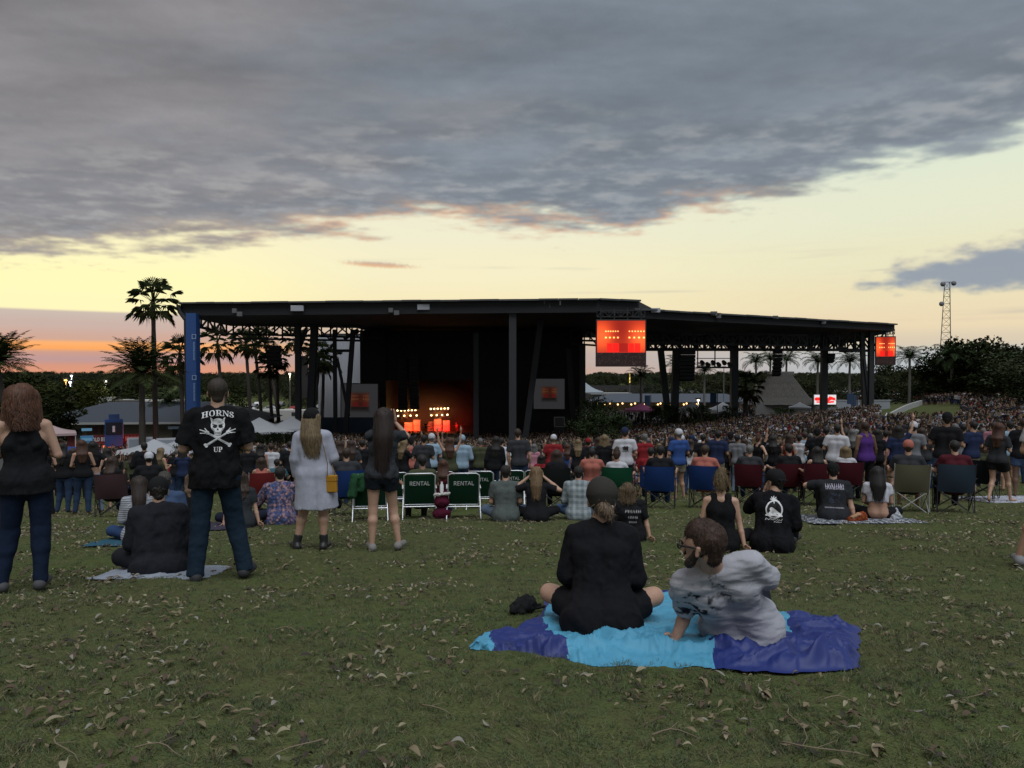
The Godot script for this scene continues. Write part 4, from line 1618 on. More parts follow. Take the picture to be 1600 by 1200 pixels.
func build_heroes() -> void:
	var s := {}
	# --- the woman at the edge of the lawn, racerback top
	s = {"sex": "f", "tall": 1.68, "girth": 1.03, "cell": 0.0122, "top": "racer", "top_mat": cloth(BLACK), "hem": 0.12, "arms": "front", "stance": 0.13, "shift": 0.035, "bottom": "jeans", "bottom_mat": denim(0.011, 0.019, 0.042), "hair": "long", "fall": 0.17, "spread": 0.095, "volume": 0.018, "curl": 0.014, "locks": 420, "hair_mat": hm(AUBURN * 1.35), "skin": 0, "shoe_mat": plain(0.05, 0.05, 0.055), "look": -0.15, "wrinkle": 0.009}
	person(s, ground(33, 6.1), square(33) - 0.08, "woman with wavy auburn hair, black racerback top and blue jeans, standing with folded arms")
	# --- HORNS UP
	s = {"tall": 1.83, "girth": 1.02, "cell": 0.0122, "top": "tee", "pad": 0.030, "hem": 0.15, "sleeve": 0.86, "top_mat": cloth(Vector3(0.008, 0.008, 0.009)), "arms": "front", "shift": -0.025, "stance": 0.19, "bottom": "jeans", "wide": 0.014, "bottom_mat": denim(0.013, 0.026, 0.044), "hair": "buzz", "tuft": 0.002, "fuzz": 2200, "fuzz_long": 0.009, "hair_mat": hm(Vector3(0.075, 0.05, 0.034)), "shoe_mat": plain(0.02, 0.02, 0.022), "wrinkle": 0.013}
	var o := person(s, ground(341, 6.75), square(341) - 0.05, "standing man in black t-shirt printed with a horned skull and crossed bones, dark jeans")
	printed(s._top, "print", Vector3(0.0, 1.31, 0.15) * 1.83 / 1.75, Vector2(0.32, 0.40), skull_print(), 0.8, Vector3.BACK, "pale print of a horned skull over crossed bones between the words HORNS and UP")
	# --- seated hooded person beside him, on a pale blanket
	s = {"tall": 1.72, "girth": 1.17, "fat": 0.6, "cell": 0.0125, "pose": "cross", "top": "hoodie", "top_mat": cloth(Vector3(0.017, 0.018, 0.023)), "arms": "lap", "bottom": "pants", "bottom_mat": cloth(Vector3(0.02, 0.021, 0.026)), "hair": "short", "hat": "cap", "flare": 0.03, "nod": -0.25, "wrinkle": 0.010, "shoe_mat": plain(0.3, 0.3, 0.32)}
	person(s, ground(247, 7.05), square(247), "seated person in dark hooded sweatshirt and black cap on a pale blanket")
	# --- woman in the long pale shirt
	s = {"sex": "f", "tall": 1.66, "girth": 1.10, "fat": 0.15, "cell": 0.013, "top": "shirt", "pad": 0.030, "hem": 0.43, "flare": 0.03, "top_mat": cloth(Vector3(0.38, 0.39, 0.46)), "armL": "down", "armR": "front", "shift": 0.04, "stance": 0.15, "bottom": "shorts", "short": 0.52, "bottom_mat": cloth(BLACK), "shoes": "boot", "shoe_mat": plain(0.010, 0.010, 0.011, 0.5), "hair": "long", "fall": 0.36, "spread": 0.085, "volume": 0.006, "locks": 260, "curl": 0.006, "tuft": 0.013, "hair_mat": hm(BLOND), "hat": "cap", "hat_mat": fabric(0.012, 0.012, 0.013, 6.0), "look": -0.35, "wrinkle": 0.009, "wave": Vector3(5, 2.5, 5)}
	var p4 := ground(486, 8.8)
	person(s, p4, square(486) - 0.1, "woman in long pale grey shirt, black cap and ankle boots with straight blond hair")
	shoulder_bag(p4, square(486) - 0.1)
	# --- clapping woman
	s = {"sex": "f", "tall": 1.67, "girth": 1.02, "cell": 0.013, "top": "tee", "top_mat": cloth(Vector3(0.034, 0.037, 0.042)), "hem": 0.05, "shift": -0.03, "stance": 0.15, "bottom": "shorts", "short": 0.36, "bottom_mat": denim(0.010, 0.013, 0.017), "hair": "long", "fall": 0.56, "spread": 0.075, "volume": 0.006, "locks": 300, "curl": 0.010, "tuft": 0.014, "hair_mat": hm(Vector3(0.045, 0.020, 0.012)), "shoe_mat": plain(0.17, 0.16, 0.15), "arms": "clap", "elR": Vector3(0.285, 1.40, -0.12), "wrR": Vector3(0.135, 1.58, -0.15), "hdR": Vector3(-0.05, 1.0, 0.0), "palmR": Vector3(-1, 0, 0.2), "elL": Vector3(-0.13, 1.42, -0.30), "wrL": Vector3(0.075, 1.58, -0.17), "hdL": Vector3(0.05, 1.0, 0.05), "palmL": Vector3(1, 0, 0.1), "curl_hand": 0.08, "wrinkle": 0.013}
	person(s, ground(600, 8.75), square(600), "woman with very long dark brown hair and bare legs clapping her raised hands")
	# --- the couple on the blue sheet
	s = {"sex": "f", "tall": 1.72, "girth": 1.0, "cell": 0.0092, "pose": "cross", "top": "long", "pad": 0.022, "top_mat": cloth(Vector3(0.0095, 0.0095, 0.0115), 4.0), "arms": "lap", "bottom": "shorts", "short": 0.62, "bottom_mat": cloth(Vector3(0.012, 0.012, 0.014)), "hair": "bun", "bun": Vector3(0.012, -0.048, 0.118), "tuft": 0.005, "fuzz": 900, "fuzz_long": 0.045, "hair_mat": hm(Vector3(0.30, 0.20, 0.12)), "hat": "beanie", "hat_mat": fabric(0.040, 0.037, 0.032, 7.0), "nod": -0.12, "look": 0.1, "flare": 0.025, "wrinkle": 0.010, "wave": Vector3(9, 6, 9), "lean": Vector2(0.10, 0.0)}
	var pw := ground(940, 4.42)
	o = person(s, pw, square(940), "woman in black sweater and grey knit cap sitting cross-legged on the blue sheet")
	var j: Dictionary = s._j
	var bun: Vector3 = (j.head + j.hb * Vector3(0.012, -0.045, 0.098)) * 1.72 / 1.75
	var st := begin()
	var ring := []
	var rad := []
	for k in 29:
		var a := TAU * k / 28.0
		ring.append(bun + j.hb * Vector3(cos(a) * 0.040, sin(a) * 0.040 + 0.004, 0.004 * sin(a * 7.0)))
		rad.append(0.011 + 0.004 * sin(a * 9.0))
	add_tube(st, ring, rad, 8)
	part(o, "scrunchie", done(st), fabric(0.42, 0.39, 0.34, 8.0))
	# the man beside her, propped on one arm, looking over his shoulder
	s = {"tall": 1.76, "girth": 0.94, "fat": 0.1, "cell": 0.0092, "pose": "knees", "top": "tee", "pad": 0.020, "sleeve": 0.86, "hem": 0.05, "bottom": "shorts", "short": 0.8, "bottom_mat": cloth(Vector3(0.012, 0.014, 0.022)), "lean": Vector2(-0.88, -0.36), "twist": 0.0, "armL": "prop", "armR": "lap", "hair": "crew", "volume": 0.002, "tuft": 0.004, "fuzz": 3600, "fuzz_long": 0.013, "hair_mat": hm(Vector3(0.085, 0.036, 0.017)), "skin": 0, "look": 1.15, "nod": 0.0, "wrinkle": 0.009, "wave": Vector3(4, 12, 4), "shoe_mat": plain(0.2, 0.2, 0.2), "top_mat": null, "flare": 0.02}
	var dye := fabric(1.0, 1.0, 1.0, 3.1).duplicate()
	dye.vertex_color_use_as_albedo = true
	s.top_mat = dye
	var jj := joints(s)
	tie_axis.t = Transform3D(Basis(jj.right, jj.up, -jj.fwd), (jj.neck - jj.up * 0.02 - jj.fwd * 0.05) * 1.76 / 1.75)
	s.dyed = true
	s["j_knL"] = Vector3(-0.20, 0.30, -0.36)
	s["j_knR"] = Vector3(0.07, 0.33, -0.44)
	s["j_anL"] = Vector3(-0.02, 0.08, -0.62)
	s["j_toL"] = Vector3(0.05, 0.05, -0.78)
	s["j_anR"] = Vector3(0.02, 0.08, -0.55)
	s["j_toR"] = Vector3(-0.12, 0.06, -0.62)
	var pm := ground(1156, 4.14)
	o = person(s, pm, square(1140) + 0.02, "bearded man in glasses and pale tie-dye t-shirt leaning on one arm on the blue sheet")
	glasses(o, s._j, 1.76 / 1.75)
	var bj: Dictionary = s._j
	var hc: Vector3 = bj.head
	var bb: Basis = bj.hb
	var beard := []
	for q in [-1, 1]:
		beard.append([hc + bb * Vector3(q * 0.060, -0.025, -0.012), hc + bb * Vector3(q * 0.040, -0.082, -0.055), 0.020, 0.022, 0.02, 0])
		beard.append([hc + bb * Vector3(q * 0.040, -0.082, -0.055), hc + bb * Vector3(0, -0.098, -0.080), 0.021, 0.021, 0.02, 0])
	beard.append([hc + bb * Vector3(-0.02, -0.046, -0.098), hc + bb * Vector3(0.02, -0.046, -0.098), 0.0075, 0.0075, 0.005, 0])
	part(o, "beard", soft_mesh([soft(scaled(beard, 1.76 / 1.75), 0.0055, 0.004, Vector3(60, 60, 60))]), hm(Vector3(0.06, 0.03, 0.018)))
	# --- the fair-haired child leaning back
	s = {"tall": 1.42, "girth": 1.04, "cell": 0.014, "pose": "knees", "top": "tee", "sleeve": 0.95, "top_mat": cloth(BLACK), "arms": "prop", "lean": Vector2(-0.22, -0.1), "hair": "bob", "fall": 0.09, "spread": 0.075, "volume": 0.016, "tuft": 0.012, "fuzz": 1400, "fuzz_long": 0.05, "hair_mat": hm(Vector3(0.30, 0.20, 0.105)), "bottom_mat": cloth(BLACK), "wrinkle": 0.010}
	o = person(s, ground(988, 9.7), square(988) + 0.1, "fair-haired child in black lettered t-shirt leaning back on the grass")
	printed(s._top, "print", Vector3(0, 0.40, 0.16) * 1.42 / 1.75, Vector2(0.24, 0.2), scribble_print(160, 128, [[0.12, 20, 0.1, 0.9], [0.5, 16, 0.25, 0.75], [0.8, 13, 0.3, 0.7]], Color(0.6, 0.6, 0.6), 4), 0.8, Vector3(0, 0.2, 1).normalized())
	# --- the pair behind the couple
	s = {"sex": "f", "tall": 1.72, "girth": 1.0, "cell": 0.0135, "pose": "cross", "top": "tank", "top_mat": cloth(Vector3(0.009, 0.009, 0.010)), "armL": "prop", "armR": "prop", "hair": "topknot", "tuft": 0.014, "fuzz": 1400, "fuzz_long": 0.05, "hair_mat": hm(Vector3(0.34, 0.24, 0.115)), "bottom": "pants", "bottom_mat": cloth(BLACK), "skin": 0, "lean": Vector2(-0.08, 0.0), "wrinkle": 0.009}
	person(s, ground(1127, 8.75), square(1127), "woman with tousled blond topknot and black sleeveless top sitting on the grass")
	s = {"tall": 1.80, "girth": 1.08, "cell": 0.0135, "pose": "knees", "top": "long", "pad": 0.026, "top_mat": cloth(Vector3(0.008, 0.008, 0.010)), "armL": "knee", "elL": Vector3(-0.30, 0.42, -0.22), "wrL": Vector3(-0.13, 0.62, -0.30), "hdL": Vector3(0.2, 0.8, -0.3).normalized(), "armR": "lap", "hair": "short", "hat": "cap_back", "look": 0.95, "hair_mat": hm(DARK_HAIR), "bottom": "pants", "bottom_mat": cloth(BLACK), "lean": Vector2(0.05, 0.0), "wrinkle": 0.013, "flare": 0.02}
	o = person(s, ground(1208, 8.7), square(1208) - 0.15, "man in black long-sleeved shirt and backward cap turning his head in profile")
	printed(s._top, "print", Vector3(0.03, 0.47, 0.12) * 1.80 / 1.75, Vector2(0.27, 0.31), island_print(), 0.8, Vector3.BACK, "white round emblem of an island and a leaping fish with hand lettering")
	# --- seated rows a little further down
	var rows := [
		[790, 12.5, {"tall": 1.78, "pose": "cross", "top": "tee", "top_mat": cloth(Vector3(0.085, 0.10, 0.095)), "bottom_mat": denim(0.12, 0.16, 0.23), "hair": "buzz", "hair_mat": hm(DARK_HAIR), "girth": 1.12, "arms": "lap"}, "seated man in grey-green t-shirt and light jeans beside a blond woman"],
		[838, 12.4, {"sex": "f", "tall": 1.74, "pose": "cross", "top": "tee", "top_mat": cloth(BLACK), "bottom": "pants", "bottom_mat": cloth(BLACK), "hair": "long", "fall": 0.36, "spread": 0.06, "locks": 120, "hair_mat": hm(Vector3(0.36, 0.22, 0.10)), "arms": "head"}, "blond woman in black t-shirt sitting with both hands at her ears"],
		[904, 12.7, {"tall": 1.74, "pose": "cross", "top": "shirt", "top_mat": stripe_material(Vector3(0.10, 0.13, 0.14), Vector3(0.26, 0.29, 0.30), 2.6, true), "bottom_mat": denim(0.07, 0.12, 0.22), "hair": "short", "hair_mat": hm(DARK_HAIR), "arms": "lap"}, "seated man in pale checked shirt and blue jeans"],
		[1304, 12.0, {"tall": 1.80, "pose": "knees", "top": "tee", "girth": 1.15, "sleeve": 0.8, "top_mat": cloth(Vector3(0.024, 0.026, 0.030)), "bottom": "pants", "bottom_mat": cloth(BLACK), "hair": "short", "hat": "cap_back", "hat_mat": fabric(0.012, 0.012, 0.012, 6.0), "hair_mat": hm(DARK_HAIR), "armL": "knee", "armR": "prop", "elL": Vector3(-0.40, 0.52, -0.22), "wrL": Vector3(-0.22, 0.56, -0.38)}, "man in charcoal printed t-shirt and backward cap sitting with an arm on his knee"],
		[1373, 12.0, {"sex": "f", "tall": 1.68, "pose": "cross", "top": "crop", "top_mat": cloth(Vector3(0.50, 0.50, 0.55)), "bottom": "pants", "bottom_mat": cloth(BLACK), "hair": "long", "fall": 0.40, "spread": 0.085, "locks": 160, "hair_mat": hm(DARK_HAIR), "arms": "lap", "skin": 1}, "woman with long black hair and white crop top on a patterned mat"],
		[437, 12.2, {"tall": 1.80, "pose": "cross", "girth": 1.15, "top": "shirt", "cuff": 0.2, "hair": "short", "hair_mat": hm(DARK_HAIR), "bottom_mat": denim(0.02, 0.025, 0.04), "arms": "knee", "flare": 0.03}, "seated man in navy and pink floral shirt"],
		[376, 11.6, {"sex": "f", "tall": 1.68, "pose": "cross", "top": "tee", "top_mat": cloth(Vector3(0.030, 0.034, 0.038)), "bottom": "pants", "bottom_mat": denim(0.016, 0.02, 0.035), "hair": "long", "fall": 0.30, "hair_mat": hm(BROWN), "arms": "prop"}, "woman in charcoal t-shirt sitting behind the skull-shirt man"],
		[300, 11.8, {"sex": "f", "tall": 1.70, "pose": "knees", "top": "long", "top_mat": cloth(BLACK), "bottom": "pants", "bottom_mat": cloth(BLACK), "hair": "long", "fall": 0.25, "hair_mat": hm(Vector3(0.22, 0.13, 0.07)), "arms": "knee"}, "seated woman all in black with light brown hair"],
		[216, 9.6, {"sex": "f", "tall": 1.64, "pose": "cross", "top": "long", "top_mat": stripe_material(Vector3(0.34, 0.35, 0.38), Vector3(0.12, 0.13, 0.15), 9.0), "bottom_mat": denim(0.03, 0.06, 0.14), "hair": "long", "fall": 0.42, "spread": 0.05, "locks": 150, "hair_mat": hm(Vector3(0.05, 0.026, 0.016)), "arms": "lap"}, "woman in white striped sweater with a long brown ponytail sitting on the grass"],
		[256, 9.9, {"tall": 1.72, "pose": "cross", "top": "tee", "top_mat": cloth(Vector3(0.05, 0.08, 0.15)), "bottom_mat": denim(0.03, 0.06, 0.12), "hair": "crew", "hair_mat": hm(Vector3(0.10, 0.085, 0.07)), "arms": "lap"}, "seated man in blue shirt beside the striped-sweater woman"]]
	for q in rows:
		var d: Dictionary = q[2]
		d.cell = 0.0165 if q[1] < 13.0 else 0.02
		d.wrinkle = 0.007
		if q[0] == 437:
			d.top_mat = floral_material()
		o = person(d, ground(q[0], q[1]), square(q[0]) + (0.1 if q[0] > 1200 else 0.0), q[3])
		if q[0] == 1304:
			printed(d._top, "print", Vector3(0.0, 0.42, 0.12), Vector2(0.32, 0.38), scribble_print(192, 224, [[0.06, 22, 0.1, 0.9], [0.16, 15, 0.1, 0.92], [0.96, 9, 0.05, 0.95]], Color(0.62, 0.6, 0.66), 12, Color(0.16, 0.19, 0.27)), 0.8, Vector3(0, 0.15, 1).normalized())
	# --- the bare knee and shin of somebody at the rim of the picture
	s = {"tall": 1.72, "cell": 0.013, "stance": 0.30, "top": "tee", "top_mat": cloth(Vector3(0.40, 0.40, 0.42)), "bottom": "shorts", "short": 0.4, "bottom_mat": cloth(Vector3(0.06, 0.06, 0.07)), "arms": "front", "hair": "short", "hair_mat": hm(BROWN), "skin": 1, "shoe_mat": plain(0.2, 0.2, 0.21)}
	person(s, ground(1653, 7.15), square(1653), "person in shorts standing with bare legs and pale shoes at the lawn edge")

func glasses(o: Node3D, j: Dictionary, k: float) -> void:
	var st := begin()
	var h: Vector3 = j.head
	var b: Basis = j.hb
	for q in [-1, 1]:
		var pts := []
		for n in 17:
			var a := TAU * n / 16.0
			pts.append((h + b * Vector3(q * 0.034 + cos(a) * 0.026, 0.002 + sin(a) * 0.019, -0.116)) * k)
		add_tube(st, pts, [0.0042], 6)
		add_tube(st, [(h + b * Vector3(q * 0.060, 0.008, -0.114)) * k, (h + b * Vector3(q * 0.082, 0.008, -0.09)) * k, (h + b * Vector3(q * 0.084, 0.006, 0.0)) * k, (h + b * Vector3(q * 0.082, -0.012, 0.018)) * k], [0.0052], 6)
	add_tube(st, [(h + b * Vector3(-0.009, 0.006, -0.117)) * k, (h + b * Vector3(0.009, 0.006, -0.117)) * k], [0.0026], 6)
	part(o, "glasses", done(st), plain(0.012, 0.010, 0.010, 0.3))

func shoulder_bag(p: Vector3, turn: float) -> void:
	var o := thing("shoulder_bag", "small mustard yellow bag hanging on a thin strap at the pale shirt", "bag", p, turn)
	var c := Vector3(0.245, 0.80, 0.13)
	part(o, "pouch", box_mesh(Vector3(0.13, 0.20, 0.055), 0.012), fabric(0.42, 0.21, 0.025, 4.0), c, Vector3(0, -0.35, 0.03))
	part(o, "flap", box_mesh(Vector3(0.134, 0.075, 0.060), 0.010), fabric(0.40, 0.20, 0.024, 4.0), c + Vector3(0.0, 0.066, 0.002), Vector3(0, -0.35, 0.03))
	var st := begin()
	add_tube(st, [c + Vector3(-0.05, 0.1, 0.02), Vector3(0.20, 1.05, 0.18), Vector3(0.155, 1.25, 0.17), Vector3(0.115, 1.38, 0.10), Vector3(0.11, 1.42, 0.02), Vector3(0.13, 1.36, -0.11)], [0.005], 6)
	add_tube(st, [c + Vector3(0.05, 0.1, 0.0), Vector3(0.245, 1.0, 0.05), Vector3(0.25, 1.1, -0.03)], [0.005], 6)
	part(o, "strap", done(st), fabric(0.20, 0.12, 0.06, 6.0))
# ---------------------------------------------------------------- the amphitheatre roof, its columns, the stage and the screens
func steel() -> StandardMaterial3D:
	return plain(0.012, 0.013, 0.015, 0.7)

# prism over a polygon in plan (x, z), between two heights
func prism(st: SurfaceTool, poly: Array, y0: float, y1: float) -> void:
	st.set_smooth_group(-1)
	var p2 := PackedVector2Array()
	for p in poly:
		p2.append(p)
	if not Geometry2D.is_polygon_clockwise(p2):
		p2.reverse()
	var n := p2.size()
	for i in n:
		var a := p2[i]
		var b := p2[(i + 1) % n]
		quad(st, Vector3(a.x, y0, a.y), Vector3(a.x, y1, a.y), Vector3(b.x, y1, b.y), Vector3(b.x, y0, b.y))
	var tri := Geometry2D.triangulate_polygon(p2)
	for k in range(0, tri.size(), 3):
		var t := [p2[tri[k]], p2[tri[k + 1]], p2[tri[k + 2]]]
		for q in t:
			st.add_vertex(Vector3(q.x, y1, q.y))
		t.reverse()
		for q in t:
			st.add_vertex(Vector3(q.x, y0, q.y))

# flat truss between two points of its lower chord
func add_truss(st: SurfaceTool, a: Vector3, b: Vector3, deep: float, bays: int, w := 0.22) -> void:
	var up := Vector3(0, deep, 0)
	add_beam(st, a, b, w * 1.5)
	add_beam(st, a + up, b + up, w * 1.3)
	for k in bays:
		var p := a.lerp(b, k / float(bays))
		var q := a.lerp(b, (k + 1) / float(bays))
		add_beam(st, p, p + up, w)
		if k % 2 == 0:
			add_beam(st, p, q + up, w)
		else:
			add_beam(st, p + up, q, w)
	add_beam(st, b, b + up, w)

func column(parent: Node, a: Vector3, b: Vector3, w: float, mat: Material, called := "column") -> MeshInstance3D:
	var st := begin()
	add_beam(st, a, b, w)
	return part(parent, called, done(st), mat)

func build_pavilion() -> void:
	var e := EYE
	var o := thing("amphitheatre_roof", "huge dark open-sided amphitheatre roof on steel columns above the crowd", "pavilion")
	var dark := plain(0.010, 0.011, 0.013, 0.8)
	var rib := plain(0.05, 0.05, 0.052, 0.6)
	# roof plates in plan
	var A := Vector2(-44.6, -100.0)
	var B := Vector2(11.0, -94.6)
	var B2 := Vector2(16.6, -97.0)
	var C := Vector2(64.2, -124.7)
	var main := [A, B, B2, Vector2(30, -134), Vector2(26, -160), Vector2(-26, -160), Vector2(-26.5, -127), Vector2(-46, -121.5)]
	var wing := [Vector2(15.5, -95.8), C, Vector2(61, -137), Vector2(24, -140)]
	var st := begin()
	prism(st, main, e + 7.9, e + 9.5)
	part(o, "main_roof", done(st), dark)
	st = begin()
	var low := []
	var top_ := []
	for k in 4:
		low.append(Vector3(wing[k].x, e + (7.3 if k < 2 else 5.5), wing[k].y))
		top_.append(Vector3(wing[k].x, e + (8.35 if k < 2 else 6.6), wing[k].y))
	st.set_smooth_group(-1)
	for k in 4:
		quad(st, low[k], top_[k], top_[(k + 1) % 4], low[(k + 1) % 4])
	quad(st, top_[0], top_[1], top_[2], top_[3])
	quad(st, low[3], low[2], low[1], low[0])
	part(o, "wing_roof", done(st), dark)
	# metal capping along the eaves, in lengths that overlap a little unevenly
	var edge := [[A, B, 9.5], [B, B2, 9.5], [Vector2(15.5, -95.8), C, 8.35]]
	for k in 3:
		var a: Vector2 = edge[k][0]
		var b: Vector2 = edge[k][1]
		var n: int = [22, 2, 22][k]
		for i in n:
			st = begin()
			var p := a.lerp(b, i / float(n))
			var q := a.lerp(b, (i + 0.985) / float(n))
			var y: float = e + edge[k][2] + 0.04 + 0.025 * sin(i * 1.7)
			add_beam(st, Vector3(p.x, y, p.y + 0.25), Vector3(q.x, y, q.y + 0.25), 0.9, 0.22)
			part(o, "eave_cap", done(st), rib)
	# pale flood lamps (unlit) hung on the fascia
	for q in [[367, 486, 0.6, 0.6], [375, 491, 0.7, 0.6], [465, 482, 1.7, 0.75], [611, 485, 0.6, 0.6], [620, 489, 0.7, 0.6], [662, 480, 1.6, 0.75], [853, 473, 0.6, 0.5], [863, 478, 0.8, 0.6], [883, 473, 1.5, 0.7], [1024, 485, 1.2, 0.6], [1115, 490, 0.9, 0.6], [1122, 494, 0.7, 0.6], [1211, 496, 0.8, 0.5], [1286, 504, 0.7, 0.5]]:
		var d := 99.2 - 4.6 * clampf((q[0] - 280.0) / 700.0, 0.0, 1.0)
		if q[0] > 1000:
			var f: float = (q[0] - 800.0) / FOCAL
			# meets the plane of the wing's eave
			d = 95.0
			while -d > -95.8 + (f * d - 15.5) / 48.7 * -28.9 and d < 130.0:
				d += 0.1
			d -= 0.6
		part(o, "flood_lamp", box_mesh(Vector3(q[2], q[3], 0.35), 0.04), plain(0.32, 0.33, 0.36, 0.5) if q[2] > 1.0 else plain(0.10, 0.10, 0.10, 0.6), at(q[0], q[1], d))
	# deep roof trusses under the decks
	for t in [
		[Vector3(-46.5, 6.6, -121), Vector3(-22, 6.2, -126), 2.0, 10], [Vector3(-44.2, 6.9, -100.8), Vector3(-46.5, 6.6, -121), 1.6, 6], [Vector3(-43.5, 5.6, -116), Vector3(-24, 5.4, -119), 2.4, 8],
		[Vector3(18.0, 4.5, -130), Vector3(60.5, 4.3, -128.5), 1.5, 30], [Vector3(18, 5.0, -118), Vector3(48, 4.7, -121), 1.7, 24], [Vector3(61.5, 4.0, -126.6), Vector3(60.0, 4.2, -136), 2.4, 4], [Vector3(22, 4.5, -138), Vector3(60, 4.4, -136), 1.2, 34], [Vector3(20, 4.3, -124), Vector3(56, 4.2, -126), 2.0, 26],
		[Vector3(50, 4.25, -125.6), Vector3(63.0, 4.0, -125.2), 3.3, 5], [Vector3(0, 6.2, -130), Vector3(22, 5.8, -132), 2.0, 8], [Vector3(10, 5.2, -126), Vector3(19, 4.6, -126), 2.4, 4]]:
		st = begin()
		add_truss(st, t[0] + Vector3(0, e, 0), t[1] + Vector3(0, e, 0), t[2], t[3])
		part(o, "truss", done(st), steel())
	# columns: upright and raking
	var cols := [
		[466, 505, 466, 705, 112, 0.8], [492, 508, 482, 705, 113, 1.0], [478, 516, 466, 548, 112.5, 0.6], [497, 545, 470, 545, 112.6, 0.45], [497, 560, 480, 660, 113, 0.45],
		[523, 515, 524, 700, 118, 0.55], [552, 515, 538, 700, 118, 0.7], [538, 530, 560, 515, 118, 0.5], [523, 548, 552, 548, 118, 0.45], [527, 560, 545, 650, 118, 0.4],
		[801, 478, 801, 700, 96.6, 0.95], [845, 500, 818, 705, 106, 0.85], [744, 520, 744, 700, 108, 0.75], [910, 540, 910, 672, 118, 0.9], [888, 545, 897, 665, 120, 0.8],
		[1032, 545, 1046, 668, 124, 0.95], [1057, 545, 1053, 668, 124, 1.15], [1147, 535, 1147, 670, 126, 1.15], [1288, 520, 1287, 650, 129, 1.0],
		[1346, 515, 1352, 652, 125.4, 0.7], [1361, 512, 1360, 652, 124.8, 0.8], [1350, 560, 1359, 640, 125, 0.4]]
	for c in cols:
		column(o, at(c[0], c[1], c[4]), at(c[2], c[3], c[4]), c[5], plain(0.016, 0.017, 0.020, 0.7) if c[0] in [801, 845] else steel())
	# blue banner column at the corner with its downpipe
	column(o, at(302, 490, 99.6), at(302, 735, 99.6), 1.35, plain(0.012, 0.055, 0.19, 0.6), "blue_column")
	column(o, at(291, 497, 99.7), at(293, 735, 99.7), 0.42, plain(0.02, 0.017, 0.016), "downpipe")
	st = begin()
	add_tube(st, [at(279, 477, 99.7), at(281, 487, 99.7), at(290, 499, 99.7)], [0.28], 8)
	part(o, "gutter_elbow", done(st), plain(0.02, 0.02, 0.02))
	# worn white sign writing that runs down the column: a small square mark and a line of lettering
	var sign_mat := plain(0.30, 0.40, 0.55, 0.7)
	for py in [526, 590, 654]:
		var c := at(303.5, py, 98.85)
		st = begin()
		for q in [[Vector3(-0.28, 0.24, 0), Vector3(0.28, 0.30, 0.04)], [Vector3(-0.28, -0.30, 0), Vector3(0.28, -0.24, 0.04)], [Vector3(-0.28, -0.24, 0), Vector3(-0.22, 0.24, 0.04)], [Vector3(0.22, -0.24, 0), Vector3(0.28, 0.24, 0.04)]]:
			add_box(st, c + q[0], c + q[1])
		part(o, "square_mark", done(st), sign_mat)
		st = begin()
		var r := RandomNumberGenerator.new()
		r.seed = 3
		var y := -0.75
		while y > -3.1:
			var step := r.randf_range(0.10, 0.22)
			add_box(st, c + Vector3(-0.12, y - step * 0.7, 0), c + Vector3(0.05 + r.randf() * 0.09, y, 0.03))
			y -= step
		part(o, "faded_lettering", done(st), plain(0.14, 0.23, 0.40, 0.7))
	# --- stage house
	o = thing("stage_house", "black stage house under the amphitheatre roof with a red-lit stage opening", "stage")
	var black := plain(0.006, 0.006, 0.007, 0.9)
	var D := 128.0
	var deck := EYE + (HORIZON - 678.0) / FOCAL * D
	var xl := (603.0 - 800.0) / FOCAL * D
	var xr := (747.0 - 800.0) / FOCAL * D
	var top := EYE + 7.6
	st = begin()
	add_box(st, Vector3(-26.2, deck - 2.5, -152), Vector3(xl, top, -D))
	part(o, "side_wall", done(st), black)
	st = begin()
	add_box(st, Vector3(xr, deck - 2.5, -152), Vector3(12.2, top, -D))
	part(o, "side_wall", done(st), black)
	st = begin()
	add_box(st, Vector3(xl, EYE - 1.0, -D - 1.0), Vector3(xr, top, -D - 0.2))
	part(o, "border_curtain", done(st), black)
	st = begin()
	add_box(st, Vector3(xl - 0.1, deck - 2.5, -152.5), Vector3(xr + 0.1, top, -151))
	part(o, "backdrop", done(st), plain(0.006, 0.005, 0.005, 0.9))
	st = begin()
	add_box(st, Vector3(xl + 0.02, deck - 2.4, -150.9), Vector3(xr - 0.02, deck, -D + 2.2))
	part(o, "stage_deck", done(st), plain(0.05, 0.045, 0.045, 0.6))
	st = begin()
	add_box(st, at(492, 652, 121), at(602, 712, 120.6))
	part(o, "blue_side_panel", done(st), plain(0.016, 0.030, 0.048, 0.8))
	var corr := begin()
	for k in 34:
		var x := lerpf(-36.6, -27.4, k / 34.0)
		add_box(corr, Vector3(x, deck - 2.0, -141.0), Vector3(x + 0.19, EYE + 7.4, -140.86))
	part(o, "corrugated_ribs", done(corr), plain(0.42, 0.43, 0.46, 0.7)).set_meta("kind", "stuff")
	st = begin()
	add_box(st, Vector3(-36.8, deck - 2.0, -150), Vector3(-27.3, EYE + 7.4, -141.0))
	part(o, "white_tower_wall", done(st), plain(0.42, 0.43, 0.46, 0.7))
	st = begin()
	add_box(st, Vector3(-36.0, EYE + 7.4, -150.2), Vector3(-27.1, EYE + 7.75, -140.8))
	part(o, "tower_cap", done(st), plain(0.03, 0.03, 0.03))
	st = begin()
	add_box(st, at(466, 556, 139), at(481, 622, 138.7))
	part(o, "hanging_banner", done(st), plain(0.045, 0.04, 0.04, 0.8))
	# --- what stands on the stage: speaker cabinets, lamp bars, players, hanging arrays
	var cab := [[632, 645, 660, 678, 0], [646, 657, 656, 678, 0], [678, 690, 655, 677, 1], [692, 703, 657, 677, 1], [668, 676, 661, 677, 2]]
